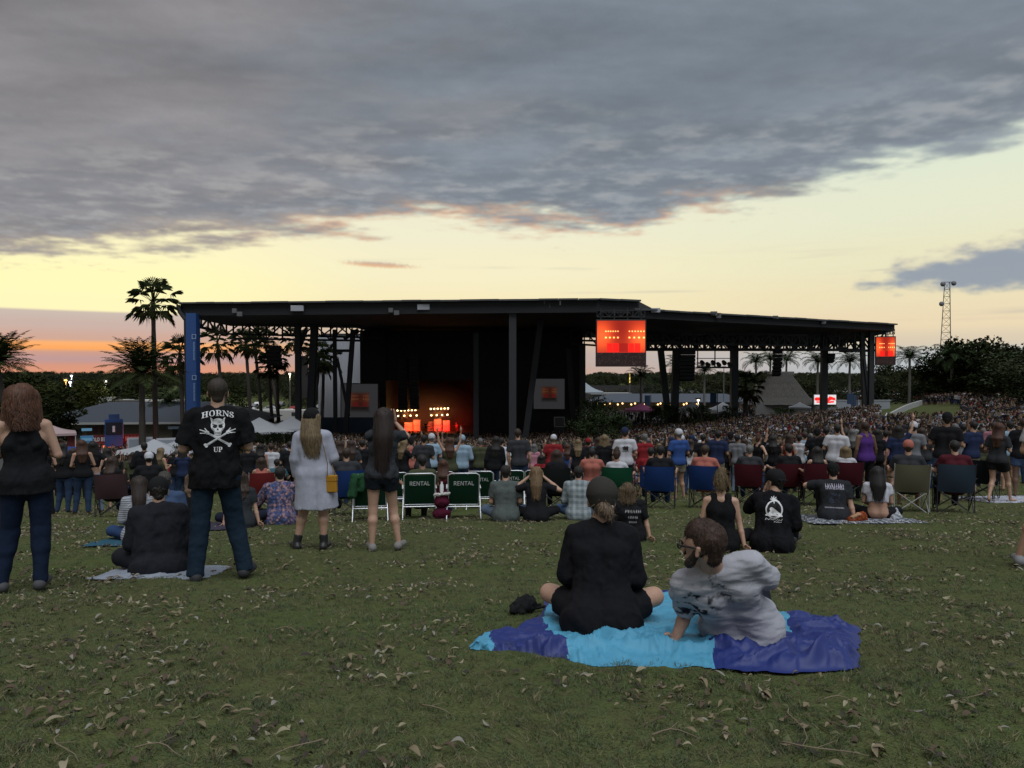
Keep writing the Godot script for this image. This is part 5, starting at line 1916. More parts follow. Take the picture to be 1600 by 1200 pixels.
	for c in cab:
		var d := 134.0
		var a := at(c[0], c[2], d)
		var b := at(c[1], c[3], d)
		b.y = deck + 0.02
		var t := thing("speaker_cabinet", ["tall speaker cabinet washed in orange light on the stage", "tall speaker cabinet washed in red light on the stage", "drum riser of dark steps between the speaker cabinets"][c[4]], "speaker" if c[4] < 2 else "riser", Vector3((a.x + b.x) / 2, deck, -d), 0.0, "speaker cabinets on the stage")
		var w := absf(b.x - a.x)
		var hgt := a.y - deck
		if c[4] == 2:
			for k in 4:
				part(t, "step", box_mesh(Vector3(w, 0.35, 0.9), 0.03), plain(0.25, 0.2, 0.2), Vector3(0, 0.2 + k * 0.42, -k * 0.5))
		else:
			part(t, "case", box_mesh(Vector3(w, hgt, 0.8), 0.05), plain(0.35, 0.30, 0.28, 0.8), Vector3(0, hgt / 2 + 0.02, 0))
			for k in 2:
				part(t, "grille", box_mesh(Vector3(w * 0.86, hgt * 0.42, 0.06), 0.02), plain(0.55, 0.5, 0.48, 0.9), Vector3(0, hgt * (0.26 + 0.47 * k), 0.42))
	var bars := [[621, 641.6, 646, 6], [622, 650, 651.5, 4], [673, 639, 700, 6], [674, 649, 699, 4]]
	for b in bars:
		var d := 133.0
		var x1: float = [649.0, 651.0, 700.0, 699.0][bars.find(b)]
		var a := at(b[0], b[1], d)
		var z := at(x1, b[1] - 0.8, d)
		var t := thing("lamp_bar", "row of %s warm stage lamps hung on a bar above the cabinets" % ["six" , "four"][0 if b[3] == 6 else 1], "lamp bar", Vector3.ZERO, 0.0, "lamp bars over the stage")
		var bs := begin()
		add_beam(bs, a + Vector3(0, 0.28, 0), z + Vector3(0, 0.28, 0), 0.12)
		part(t, "bar", done(bs), steel())
		for k in b[3]:
			var p := a.lerp(z, k / float(b[3] - 1))
			var sp := SphereMesh.new()
			sp.radius = 0.15
			sp.height = 0.30
			sp.radial_segments = 12
			sp.rings = 6
			part(t, "lamp", sp, lamp_mat(1.0, 0.72, 0.34, 4.0), p)
		var l := OmniLight3D.new()
		l.name = "lamp_glow"
		l.light_color = Color(1.0, 0.62, 0.30)
		l.light_energy = 2.4
		l.light_size = 0.3
		l.omni_range = 60.0
		l.omni_attenuation = 2.0
		l.shadow_enabled = true
		l.position = a.lerp(z, 0.5) + Vector3(0, 0, 0.6)
		add_child(l, true)
	# red floods at the stage front, low, turned on the cabinets
	for px in [640, 690, 716]:
		var t := thing("floor_flood", "low red flood lamp at the front of the stage", "lamp", Vector3((px - 800.0) / FOCAL * 130.0, deck, -130.0), 0.0, "red floor floods on the stage")
		part(t, "housing", box_mesh(Vector3(0.5, 0.3, 0.3), 0.04), black, Vector3(0, 0.17, 0.1))
		part(t, "lamp", box_mesh(Vector3(0.4, 0.2, 0.04), 0.01), lamp_mat(1.0, 0.10, 0.05, 2.0), Vector3(0, 0.2, -0.08))
		var l := SpotLight3D.new()
		l.name = "red_flood"
		l.light_color = Color(1.0, 0.07, 0.05) if px > 650 else Color(1.0, 0.20, 0.07)
		l.light_energy = 40.0 if px < 710 else 20.0
		l.light_size = 0.2
		l.spot_range = 60.0
		l.spot_attenuation = 2.0
		l.spot_angle = 52.0
		l.shadow_enabled = true
		add_child(l, true)
		l.position = t.position + Vector3(0, 0.35, -0.15)
		l.rotation = Vector3(0.22, 0, 0)
	for px in [713, 665]:
		var sd := {"tall": 1.8, "cell": 0.045, "arms": "front", "hair": "long", "fall": 0.25, "shoes": "", "bottom_mat": cloth(BLACK), "top_mat": cloth(Vector3(0.10, 0.10, 0.10) if px == 713 else BLACK), "hair_mat": hm(DARK_HAIR)}
		var pos := at(px, 678, 131.5)
		pos.y = deck
		person(sd, pos, PI, "musician playing at the side of the red cabinets on stage" if px == 713 else "musician standing between the cabinet stacks on stage")
	# hanging line arrays and the amber haze
	for q in [[629, 560, 641, 128, 5], [647, 556, 640, 127, 6]]:
		line_array(q[0], q[1], q[2], q[3], 1.6, "black line array of loudspeakers hanging before the stage opening")
	# haze that thins outwards: nested bodies of thin air round the lamps
	for k in 5:
		var fog := FogVolume.new()
		fog.name = "stage_haze"
		var f := [1.0, 0.82, 0.66, 0.5, 0.34][k] as float
		fog.size = Vector3(17.5 * f, 11.5 * f, 10.0 * f)
		fog.position = Vector3((xl + xr) / 2 - 0.6, deck + 3.0, -134.6)
		fog.shape = RenderingServer.FOG_VOLUME_SHAPE_ELLIPSOID
		var fm := FogMaterial.new()
		fm.density = 0.007
		fm.albedo = Color(0.9, 0.85, 0.8)
		fog.material = fm
		fog.set_meta("kind", "stuff")
		fog.set_meta("label", "amber lit haze hanging over the stage")
		add_child(fog, true)

func line_array(px: float, y0: float, y1: float, d: float, w: float, label: String) -> void:
	var a := at(px, y0, d)
	var b := at(px, y1, d)
	var t := thing("line_array", label, "loudspeaker", Vector3(a.x, a.y, a.z), 0.0, "hanging loudspeaker arrays")
	var n := int((a.y - b.y) / 0.55)
	for k in n:
		var f := k / float(n)
		part(t, "speaker_box", box_mesh(Vector3(w, 0.5, 0.9), 0.04), plain(0.008, 0.008, 0.009, 0.8), Vector3(0, -0.27 - k * (a.y - b.y) / n, -0.9 * f * f), Vector3(-0.4 * f, 0, 0))
	var st := begin()
	add_tube(st, [Vector3(-w * 0.3, 0, 0), Vector3(-w * 0.3, 4.0, 0)], [0.03], 5)
	add_tube(st, [Vector3(w * 0.3, 0, 0), Vector3(w * 0.3, 4.0, 0)], [0.03], 5)
	part(t, "cable", done(st), steel())

# the picture that the screens show: two banks of lamps, red cabinets, the heads of the audience
func screen_image(dim: float, margin: float) -> Image:
	var w := 192
	var h := 176
	var im := Image.create(w, h, false, Image.FORMAT_RGB8)
	var n := FastNoiseLite.new()
	n.seed = 44
	n.frequency = 0.05
	for y in h:
		for x in w:
			var u := (x / float(w) - margin) / (1.0 - 2.0 * margin)
			var v := (y / float(h) - margin) / (1.0 - 2.0 * margin)
			if u < 0.0 or u > 1.0 or v < 0.0 or v > 1.0:
				im.set_pixel(x, y, Color(0.48, 0.48, 0.5) * dim)
				continue
			var c := Vector3(0.56, 0.13, 0.06)
			for q in [[0.10, 0.34], [0.9, 0.40], [0.45, 0.2]]:
				var dd := Vector2(u - q[0], (v - q[1]) * 0.8).length()
				c += Vector3(0.42, 0.24, 0.11) * exp(-dd * dd * 14.0) * (1.0 if q[0] != 0.45 else -0.25)
			for bank in [[0.18, 0.43], [0.67, 0.97]]:
				for k in 6:
					var p := Vector2(lerpf(bank[0], bank[1], k / 5.0), 0.235)
					var r := (Vector2(u, v) - p).length()
					c += Vector3(1.2, 1.0, 0.6) * exp(-r * r * 5200.0)
				for k in 4:
					var p := Vector2(lerpf(bank[0], bank[1], k / 3.0), 0.375)
					var r := (Vector2(u, v) - p).length()
					c += Vector3(1.3, 1.1, 0.6) * exp(-r * r * 3200.0)
			if v > 0.50 and v < 0.70:
				var on := 0.0
				for q in [[0.20, 0.31], [0.32, 0.45], [0.65, 0.77], [0.78, 0.90]]:
					if u > q[0] and u < q[1]:
						on = 1.0
				c = c.lerp(Vector3(0.98, 0.06, 0.06), on * 0.9 * (0.8 + 0.4 * n.get_noise_2d(x * 3.0, y * 3.0)))
				if u > 0.46 and u < 0.64:
					c = c.lerp(Vector3(0.55, 0.05, 0.04), 0.7 + 0.5 * n.get_noise_2d(x * 5.0, y * 9.0))
			if v > 0.70:
				c = Vector3(0.10, 0.062, 0.06) * (1.0 + 1.4 * n.get_noise_2d(x * 7.0, y * 4.0))
				if n.get_noise_2d(x * 9.0 + 90.0, y * 9.0) > 0.52:
					c = Vector3(0.7, 0.6, 0.55)
			if v > 0.695 and v < 0.715:
				c = c.lerp(Vector3(0.9, 0.2, 0.15), 0.6)
			if margin > 0.0:
				c = c.lerp(Vector3(0.5, 0.46, 0.40), 0.35) if v < 0.5 else c.lerp(Vector3(0.45, 0.40, 0.38), 0.4)
				c = c.lerp(Vector3(0.48, 0.48, 0.5), smoothstep(0.55, 1.0, maxf(absf(u - 0.5), absf(v - 0.5)) * 2.0))
			im.set_pixel(x, y, Color(clampf(c.x, 0, 1), clampf(c.y, 0, 1), clampf(c.z, 0, 1)) * dim)
	return im

func led_screen(a: Vector3, b: Vector3, label: String, energy: float, dim: float, margin: float, hung: bool) -> void:
	# a, b: upper corner at one end, lower corner at the other
	var c := (a + b) / 2.0
	var along := Vector3(b.x - a.x, 0, b.z - a.z)
	var w := along.length()
	var h := a.y - b.y
	var t := thing("video_screen", label, "screen", c, -atan2(along.z, along.x))
	part(t, "case", box_mesh(Vector3(w + 0.3, h + 0.3, 0.5), 0.05), plain(0.02, 0.02, 0.02), Vector3(0, 0, -0.3))
	var q := QuadMesh.new()
	q.size = Vector2(w, h)
	var m := StandardMaterial3D.new()
	m.albedo_color = Color(0.02, 0.02, 0.02)
	m.emission_enabled = true
	m.emission_texture = ImageTexture.create_from_image(screen_image(dim, margin))
	m.emission_operator = BaseMaterial3D.EMISSION_OP_MULTIPLY
	m.emission = Color.WHITE
	m.emission_energy_multiplier = energy
	part(t, "picture", q, m, Vector3(0, 0, -0.04))
	if hung:
		var st := begin()
		for s in [-0.42, -0.14, 0.14, 0.42]:
			add_beam(st, Vector3(w * s, h / 2, -0.3), Vector3(w * s, h / 2 + 1.6, -0.3), 0.12)
		add_truss(st, Vector3(-w / 2, h / 2 + 0.5, -0.3), Vector3(w / 2, h / 2 + 0.5, -0.3), 0.8, 8, 0.08)
		part(t, "hanging_frame", done(st), steel())
		var l := AreaLight3D.new()
		l.name = "screen_glow"
		l.area_size = Vector2(w, h)
		l.light_color = Color(1.0, 0.35, 0.22)
		l.light_energy = 1.2
		l.shadow_enabled = true
		add_child(l, true)
		l.position = c + Vector3(0, 0, 0.15)
		l.rotation.y = t.rotation.y + PI

func build_screens() -> void:
	led_screen(at(933, 501, 94.2), at(1008, 571, 94.2), "large hanging screen glowing red and orange below the roof corner", 0.95, 1.0, 0.0, true)
	led_screen(at(1369, 527, 124.0), at(1398, 569, 123.2), "smaller glowing red screen hung at the far end of the roof wing", 0.95, 1.0, 0.0, true)
	led_screen(at(834, 592, 126.5), at(882, 639, 126.0), "dim grey screen beside the stage, set in the black wall beyond the centre column", 0.5, 0.42, 0.2, false)
	led_screen(at(533, 600, 122.0), at(590, 656, 121.0), "dim grey screen beside the stage, in front of the white tower", 0.5, 0.42, 0.18, false)
	for q in [[1074, 543, 595, 118, 2.4], [1215, 548, 588, 126, 1.4], [1299, 552, 567, 128, 1.0], [428, 540, 571, 116, 2.2]]:
		line_array(q[0], q[1], q[2], q[3], q[4], ["black line array hanging between the wing's paired columns and lamp rig", "slim line array hanging in front of the thatched hut", "short loudspeaker array hanging near the end of the wing", "square loudspeaker cluster hanging among the palms under the roof"][[1074, 1215, 1299, 428].find(q[0])])
	# rig of follow lamps on its platform
	var t := thing("lamp_rig", "dark platform of spotlights hanging under the roof wing", "light rig")
	var st := begin()
	add_box(st, at(1088, 573, 120), at(1146, 575.5, 119))
	for px in [1090, 1117, 1144]:
		add_beam(st, at(px, 545, 119.5), at(px, 574, 119.5), 0.16)
	add_beam(st, at(1088, 560, 119.5), at(1146, 560, 119.5), 0.12)
	part(t, "platform", done(st), steel())
	for k in 6:
		var p := at(1096 + k * 8.5, 565 + (k % 2) * 3, 119.5)
		st = begin()
		add_tube(st, [p, p + Vector3(0, -0.15, 0.35), p + Vector3(0, -0.3, 0.8)], [0.30, 0.34, 0.38], 8)
		part(t, "spotlight", done(st), steel())
	# monitor box at the foot of the black wall
	t = thing("control_booth", "small lit control booth with a white frame at the foot of the stage wall", "booth", at(874, 668, 118.0))
	part(t, "frame", box_mesh(Vector3(1.7, 1.6, 0.4), 0.05), plain(0.2, 0.2, 0.2), Vector3(0, 0.9, 0))
	part(t, "panel", box_mesh(Vector3(1.4, 1.3, 0.1), 0.03), plain(0.05, 0.05, 0.045), Vector3(0, 0.9, 0.22))
	part(t, "leg", box_mesh(Vector3(1.7, 3.0, 0.3), 0.02), steel(), Vector3(0, -1.4, 0))
# ---------------------------------------------------------------- trees and palms
func leaf_mat(r: float, g: float, b: float) -> StandardMaterial3D:
	var key := "leaf%.3f %.3f %.3f" % [r, g, b]
	if mats.has(key):
		return mats[key]
	var m := StandardMaterial3D.new()
	m.albedo_color = lin(r, g, b)
	m.roughness = 1.0
	m.metallic_specular = 0.08
	m.backlight_enabled = true
	m.backlight = lin(r * 0.5, g * 0.5, b * 0.3)
	m.vertex_color_use_as_albedo = true
	mats[key] = m
	return m

# crown of leaf sprays round several boughs; unit size: 1 wide, 1 tall, base at 0
func crown_mesh(sd: int, sprays: int, size: float, upright := 0.0) -> ArrayMesh:
	var r := RandomNumberGenerator.new()
	r.seed = sd
	var st := begin()
	st.set_smooth_group(-1)
	var boughs := []
	for k in 26:
		var a := r.randf() * TAU
		var q := sqrt(r.randf()) * (1.0 if k % 4 else 1.25)
		var y := r.randf_range(0.12, 0.86)
		var wide := 0.42 * sqrt(maxf(0.05, 1.0 - pow((y - 0.45) / 0.55, 2.0)))
		boughs.append([Vector3(cos(a) * q * wide, y + upright * 0.1 * r.randf(), sin(a) * q * wide), r.randf_range(0.06, 0.19)])
	for k in sprays:
		var b: Array = boughs[r.randi() % boughs.size()]
		var d := Vector3(r.randfn(), r.randfn() * 0.8, r.randfn()).normalized()
		var p: Vector3 = b[0] + d * b[1] * pow(r.randf(), 0.4)
		var out := (d + Vector3(0, 0.3, 0) + Vector3(r.randfn(), r.randfn(), r.randfn()) * 0.5).normalized()
		var side := out.cross(Vector3(r.randfn(), r.randfn(), r.randfn())).normalized()
		var l := size * r.randf_range(0.6, 1.5)
		var w := size * r.randf_range(0.25, 0.5)
		var tone := r.randf_range(0.55, 1.35)
		st.set_color(Color(tone, tone, tone * r.randf_range(0.8, 1.0)))
		quad(st, p - side * w * 0.3, p + out * l * 0.5 - side * w, p + out * l, p + out * l * 0.5 + side * w)
	return done(st)

func trunk_mesh(h: float, r: float, sd: int, limbs: int) -> ArrayMesh:
	var q := RandomNumberGenerator.new()
	q.seed = sd
	var st := begin()
	var pts := []
	for k in 6:
		var t := k / 5.0
		pts.append(Vector3(sin(t * 3.0 + sd) * h * 0.03 * t, h * t, cos(t * 2.0 + sd) * h * 0.03 * t))
	add_tube(st, pts, [r * 1.3, r, r * 0.9, r * 0.75, r * 0.6, r * 0.4], 7)
	for k in limbs:
		var a := q.randf() * TAU
		var b: Vector3 = pts[2].lerp(pts[4], q.randf())
		var l := h * q.randf_range(0.25, 0.5)
		add_tube(st, [b, b + Vector3(cos(a) * l * 0.5, l * 0.5, sin(a) * l * 0.5), b + Vector3(cos(a) * l * 0.8, l, sin(a) * l * 0.8)], [r * 0.45, r * 0.3, r * 0.12], 5)
	return done(st)

var crowns := []
var trunks := []

func tree(called: String, where: Vector3, wide: float, tall: float, kind: int, mat: Material, label: String, group := "", bare := 0.18) -> Node3D:
	var o := thing(called, label, "tree" if called.contains("tree") else "shrub", where, rng.randf() * TAU, group)
	var c := part(o, "crown", crowns[kind], mat, Vector3(0, tall * bare, 0))
	c.scale = Vector3(wide, tall * (1.0 - bare), wide)
	var t := part(o, "trunk", trunks[kind % trunks.size()], plain(0.06, 0.05, 0.04))
	t.scale = Vector3(wide * 0.12, tall * 0.7, wide * 0.12)
	return o

# fan palm: a head of split round leaves; unit metres
func fan_crown(sd: int, size: float, leaves: int) -> ArrayMesh:
	var r := RandomNumberGenerator.new()
	r.seed = sd
	var st := begin()
	st.set_smooth_group(-1)
	for k in leaves:
		var a := k * 2.39996 + r.randf_range(-0.2, 0.2)
		var t := k / float(leaves)
		var el := lerpf(1.45, -1.05, pow(t, 0.85)) + r.randf_range(-0.12, 0.12)
		var dir := Vector3(cos(a) * cos(el), sin(el), sin(a) * cos(el))
		var stem := size * r.randf_range(0.42, 0.66)
		var hub := dir * stem
		var side := dir.cross(Vector3.UP).normalized()
		var nrm := side.cross(dir).normalized()
		var tone := r.randf_range(0.6, 1.2) * (1.0 if t < 0.75 else 0.7)
		st.set_color(Color(tone * (1.0 if t < 0.75 else 1.5), tone, tone))
		quad(st, -side * 0.03, hub - side * 0.02, hub + side * 0.02, side * 0.03)
		var blade := size * r.randf_range(0.34, 0.46)
		for b in 15:
			var f := (b - 7) / 7.0
			var d := (dir * cos(f * 1.55) + side * sin(f * 1.55)).normalized()
			var droop := Vector3(0, -0.10 - 0.45 * r.randf() * (0.4 + t), 0) * blade
			var w := blade * 0.044
			var pp := d.cross(nrm).normalized()
			var m := hub + d * blade * 0.62
			quad(st, hub, m - pp * w, m + d * blade * 0.38 + droop, m + pp * w)
	return done(st)

# feather palm: arching fronds set with leaflets
func feather_crown(sd: int, size: float, fronds: int, droop: float, upright := 0.35) -> ArrayMesh:
	var r := RandomNumberGenerator.new()
	r.seed = sd
	var st := begin()
	st.set_smooth_group(-1)
	for k in fronds:
		var a := k * 2.39996 + r.randf_range(-0.15, 0.15)
		var t := k / float(fronds)
		var el := lerpf(1.35, -0.15 + upright * 0.4, t)
		var ln := size * r.randf_range(0.85, 1.1)
		var h := Vector3(cos(a), 0, sin(a))
		var p := Vector3.ZERO
		var tone := r.randf_range(0.6, 1.2)
		st.set_color(Color(tone, tone, tone * 0.9))
		var prev := p
		var side := h.cross(Vector3.UP).normalized()
		var n := 16
		for i in n:
			var f := (i + 1) / float(n)
			var ang := el - droop * f * f
			var d := h * cos(ang) + Vector3.UP * sin(ang)
			var nx := prev + d * ln / n
			var w := 0.035 * size * (1.0 - f) * 0.5 + 0.006 * size
			quad(st, prev - side * w * 0.5, nx - side * w * 0.5, nx + side * w * 0.5, prev + side * w * 0.5)
			var leaf := ln * 0.24 * sin(PI * minf(1.0, f * 0.86 + 0.12)) + 0.02
			for s: float in [-1.0, 1.0]:
				for m in 2:
					var q := prev.lerp(nx, 0.5 * m)
					var out := (side * s + d * 0.8 - Vector3.UP * r.randf_range(0.05, 0.55)).normalized()
					var lw := ln * 0.014
					quad(st, q - d * lw, q + out * leaf * 0.5 - d * lw, q + out * leaf, q + out * leaf * 0.5 + d * lw)
			prev = nx
	return done(st)

var palm_crowns := {}

func palm(where: Vector3, crown_at: Vector3, kind: String, size: float, r: float, label: String, group: String, pale := false) -> void:
	var o := thing("palm_tree", label, "palm tree", where, 0.0, group)
	var top := crown_at - where
	var st := begin()
	var pts := []
	var rad := []
	var bend := rng.randf_range(-0.015, 0.015) * top.y
	for k in 13:
		var t := k / 12.0
		pts.append(Vector3(top.x * t + sin(t * PI) * bend, top.y * t, top.z * t))
		rad.append(r * (1.25 - 0.35 * t + (0.12 if k % 2 else 0.0)) + (0.25 * r if k == 0 else 0.0))
	add_tube(st, pts, rad, 8)
	part(o, "trunk", done(st), textured(0.20, 0.19, 0.17, tex_grain, Vector3(1, 3, 1)) if pale else textured(0.075, 0.06, 0.048, tex_grain, Vector3(1, 3, 1)))
	var key := "%s%d" % [kind, rng.randi() % 3]
	if not palm_crowns.has(key):
		var sd: int = 100 + palm_crowns.size() * 7
		if kind == "fan":
			palm_crowns[key] = fan_crown(sd, 1.0, 22)
		elif kind == "date":
			palm_crowns[key] = feather_crown(sd, 1.0, 52, 0.85, -0.2)
		else:
			palm_crowns[key] = feather_crown(sd, 1.0, 22, 1.9, 0.3)
	var c := part(o, "crown", palm_crowns[key], leaf_mat(0.034, 0.045, 0.018) if kind != "royal" else leaf_mat(0.036, 0.052, 0.026), top)
	c.scale = Vector3.ONE * size
	c.rotation.y = rng.randf() * TAU

func build_trees() -> void:
	for k in 6:
		crowns.append(crown_mesh(200 + k, [3600, 3800, 3500, 3000, 3400, 3500][k], [0.038, 0.036, 0.038, 0.046, 0.036, 0.040][k], 1.0 if k == 3 else 0.0))
	for k in 3:
		trunks.append(trunk_mesh(1.0, 0.3, k + 2, 5))
	# palms by the plaza
	for q in [
		[240, 472, 88, "fan", 3.6, 0.26, "tall slender fan palm beside the bushy date palm and the roof corner"],
		[222, 580, 84, "date", 5.0, 0.30, "bushy date palm with arching fronds in front of the long grey roof"],
		[-6, 566, 60, "date", 3.6, 0.22, "feather palm whose dry fronds reach in over the auburn-haired woman"],
		[281, 553, 104, "fan", 3.6, 0.25, "fan palm directly beside the blue column, outside the roof"],
		[340, 536, 132, "fan", 4.0, 0.28, "broad fan palm under the roof next to the blue column"],
		[384, 533, 136, "fan", 3.4, 0.28, "fan palm in the clump seen under the roof truss"], [398, 541, 128, "fan", 3.2, 0.26, "fan palm in the clump seen under the roof truss"], [412, 527, 140, "fan", 3.2, 0.26, "fan palm in the clump seen under the roof truss"], [432, 560, 126, "fan", 3.0, 0.25, "lower fan palm right below the hanging loudspeaker cluster"], [420, 572, 122, "fan", 2.8, 0.25, "lower fan palm beside the hanging loudspeaker cluster"],
		[462, 530, 138, "fan", 3.4, 0.28, "fan palm behind the first raking column pair"], [506, 560, 134, "fan", 4.0, 0.26, "fan palm standing before the white tower wall"], [500, 567, 133, "fan", 3.2, 0.24, "fan palm standing before the white tower wall"],
		[263, 628, 118, "royal", 4.2, 0.22, "small palm rising behind the long grey roof beside the blue column"]]:
		var c := at(q[0], q[1], q[2])
		var lean: float = {384: 8.0, 398: 12.0, 412: 26.0, 420: 8.0, 500: -14.0, 506: -4.0, 340: 16.0, 240: 4.0, 222: 0.0}.get(q[0], 4.0)
		var g := ground(q[0] + lean, q[2])
		if q[0] < 0:
			g = ground(24, 60)
		palm(g, c, q[3], q[4], q[5], q[6], "palms by the plaza")
	# royal palms behind the wing
	for q in [[1002, 588, 150, 4.0], [1058, 572, 160, 4.4], [1101, 580, 175, 4.0], [1181, 566, 168, 4.2], [1229, 563, 172, 4.4], [1278, 566, 160, 4.6], [1328, 565, 156, 4.6], [1421, 559, 150, 4.6], [1487, 560, 140, 5.2], [1204, 562, 180, 3.8]]:
		palm(ground(q[0], q[2]), at(q[0], q[1], q[2]), "royal", q[3], 0.24, "royal palm with a pale trunk " + {1002: "below the large hanging screen", 1058: "just behind the paired wing columns", 1101: "behind the hanging lamp rig", 1181: "at the slope of the thatched hut", 1204: "behind the slim line array by the hut", 1229: "rising above the thatched hut", 1278: "beside the slender wing column", 1328: "above the pale boundary wall", 1421: "just outside the wing end screen", 1487: "in front of the lattice mast trees"}[q[0]], "royal palms behind the roof wing", true)
	palm(ground(1165, 140), at(1165, 603, 140), "fan", 4.2, 0.4, "short stout palm beside the thatched hut", "palms by the plaza")
	# trees one can tell apart: the wood at the end of the lawn
	for q in [
		[1605, 545, 118, 14, 4, "pale-leaved tall tree at the end of the lawn hill"], [1588, 582, 120, 16, 1, "dense dark tree at the end of the lawn hill"], [1560, 545, 135, 15, 0, "dense dark tree at the end of the lawn hill"],
		[1524, 532, 140, 13, 3, "feathery upright tree between the mast and the dark trees"], [1508, 540, 145, 10, 3, "feathery upright tree between the mast and the dark trees"], [1545, 540, 150, 14, 3, "feathery upright tree between the mast and the dark trees"],
		[1482, 546, 150, 12, 3, "feathery tree at the foot of the lattice mast"], [1462, 562, 152, 9, 3, "feathery tree at the foot of the lattice mast"], [1625, 530, 128, 16, 2, "dense dark tree at the end of the lawn hill"], [1660, 540, 125, 18, 1, "dense dark tree at the end of the lawn hill"], [1640, 580, 105, 12, 0, "dense dark tree at the end of the lawn hill"],
		[1450, 600, 158, 10, 2, "low rounded tree between the palms and the hill crowd"], [1480, 604, 146, 11, 1, "low rounded tree between the palms and the hill crowd"], [1535, 590, 138, 14, 5, "low rounded tree between the palms and the hill crowd"], [1505, 585, 146, 13, 5, "low rounded tree between the palms and the hill crowd"]]:
		var top := at(q[0], q[1] - 4, q[2])
		var g := ground(q[0], q[2])
		tree("broad_tree", g, q[3], top.y - g.y, q[4], leaf_mat(0.020, 0.027, 0.012) if q[4] != 4 else leaf_mat(0.05, 0.062, 0.036), q[5], "trees at the end of the lawn hill", 0.1)
	# trees beyond the long roof; lot lamplight is put into the olive leaf colour
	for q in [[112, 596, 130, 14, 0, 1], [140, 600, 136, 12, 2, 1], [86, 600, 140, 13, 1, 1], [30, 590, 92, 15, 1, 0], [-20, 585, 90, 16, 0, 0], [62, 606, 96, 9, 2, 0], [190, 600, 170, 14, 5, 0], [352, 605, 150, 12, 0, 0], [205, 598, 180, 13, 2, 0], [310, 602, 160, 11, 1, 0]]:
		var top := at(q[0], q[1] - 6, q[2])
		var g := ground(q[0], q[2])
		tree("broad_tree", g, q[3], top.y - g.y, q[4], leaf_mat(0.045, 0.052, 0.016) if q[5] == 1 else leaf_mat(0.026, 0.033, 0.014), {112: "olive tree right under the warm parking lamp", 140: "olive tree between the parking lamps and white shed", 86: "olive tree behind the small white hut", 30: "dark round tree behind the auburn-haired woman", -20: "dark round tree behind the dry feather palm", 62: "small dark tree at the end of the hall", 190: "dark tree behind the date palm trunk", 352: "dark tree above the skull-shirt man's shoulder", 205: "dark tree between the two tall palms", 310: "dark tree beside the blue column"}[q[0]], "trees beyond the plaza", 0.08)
	# shrubs and hedges round the pavilion
	for q in [[934, 612, 100, 7.0, 6.0, "large shrub between the stage wall and the open side of the roof"], [944, 640, 92, 7.5, 4.5, "dark rounded shrub below the large one at the stage wall"], [1034, 628, 118, 4.5, 5.5, "clipped dark shrub at the foot of the paired columns"], [1096, 627, 119, 4.4, 4.0, "round clipped shrub before the pale tent roof"], [1062, 632, 121, 4.0, 4.5, "clipped dark shrub at the foot of the paired columns"], [1140, 632, 124, 3.6, 3.6, "round clipped shrub before the pale tent roof"], [277, 690, 66, 2.6, 2.2, "small green shrub in front of the white tent"], [1226, 634, 150, 5.0, 3.2, "low bushes along the wall of the thatched hut"]]:
		var g := ground(q[0], q[2])
		var base := at(q[0], q[1], q[2]).y
		var o := tree("clipped_shrub", Vector3(g.x, minf(g.y, base - q[4]), g.z), q[3], base - minf(g.y, base - q[4]), [0, 2, 5][int(q[0]) % 3], leaf_mat(0.030, 0.042, 0.020), q[5], "shrubs round the pavilion", 0.02)
	# dark hedge under the palms
	for k in 9:
		var px := 372.0 + k * 12.0
		var g := ground(px, 92)
		tree("hedge_bush", Vector3(g.x, g.y, g.z), 3.4, at(px, 674 + 3 * sin(k * 2.0), 92).y - g.y, [0, 1, 2][k % 3], leaf_mat(0.016, 0.022, 0.012), "dark hedge bush under the palms before the stage panel", "hedge before the stage", 0.0)
	# the far wood: one mass to the horizon
	var far := []
	var r := RandomNumberGenerator.new()
	r.seed = 61
	var sets := [[], [], [], []]
	for k in 2600:
		var d := 210.0 * pow(9.0, pow(r.randf(), 0.85))
		var u := r.randf_range(-1.25, 1.25)
		var px := 800.0 + u * FOCAL
		# keep the car park clear
		if d > 280 and d < 520 and u > 0.05 and u < 0.62 and r.randf() < 0.93:
			continue
		if d < 330 and u > -0.72 and u < -0.28 and r.randf() < 0.75:
			continue
		var tall := r.randf_range(8.0, 13.0)
		if d > 900.0:
			tall = r.randf_range(11.0, 17.0)
		if u > 0.5 and d < 400.0:
			tall *= 1.25
		if u < 0.5 and d < 320.0:
			tall *= 0.8
		var p := ground(px, d)
		var w := tall * r.randf_range(0.9, 1.5)
		sets[r.randi() % 4].append(Transform3D(Basis(Vector3.UP, r.randf() * TAU).scaled(Vector3(w, tall, w)), p - Vector3(0, 0.4, 0)))
	var wood := Node3D.new()
	wood.name = "far_wood"
	add_child(wood)
	tag(wood, "dark green wood stretching to the horizon behind the amphitheatre", "", "", "stuff")
	for k in 4:
		scatter(wood, "tree_mass", crowns[[0, 1, 2, 5][k]], leaf_mat([0.040, 0.046, 0.036, 0.044][k], [0.048, 0.052, 0.044, 0.048][k], 0.027), sets[k])

func scatter(parent: Node, called: String, mesh: Mesh, mat: Material, list: Array, colors := []) -> MultiMeshInstance3D:
	var mm := MultiMesh.new()
	mm.transform_format = MultiMesh.TRANSFORM_3D
	mm.use_colors = colors.size() > 0
	mm.mesh = mesh
	mm.instance_count = list.size()
	for k in list.size():
		mm.set_instance_transform(k, list[k])
		if colors.size():
			mm.set_instance_color(k, colors[k])
	var o := MultiMeshInstance3D.new()
	o.name = called
	o.multimesh = mm
	o.material_override = mat
	o.set_meta("kind", "stuff")
	parent.add_child(o, true)
	return o
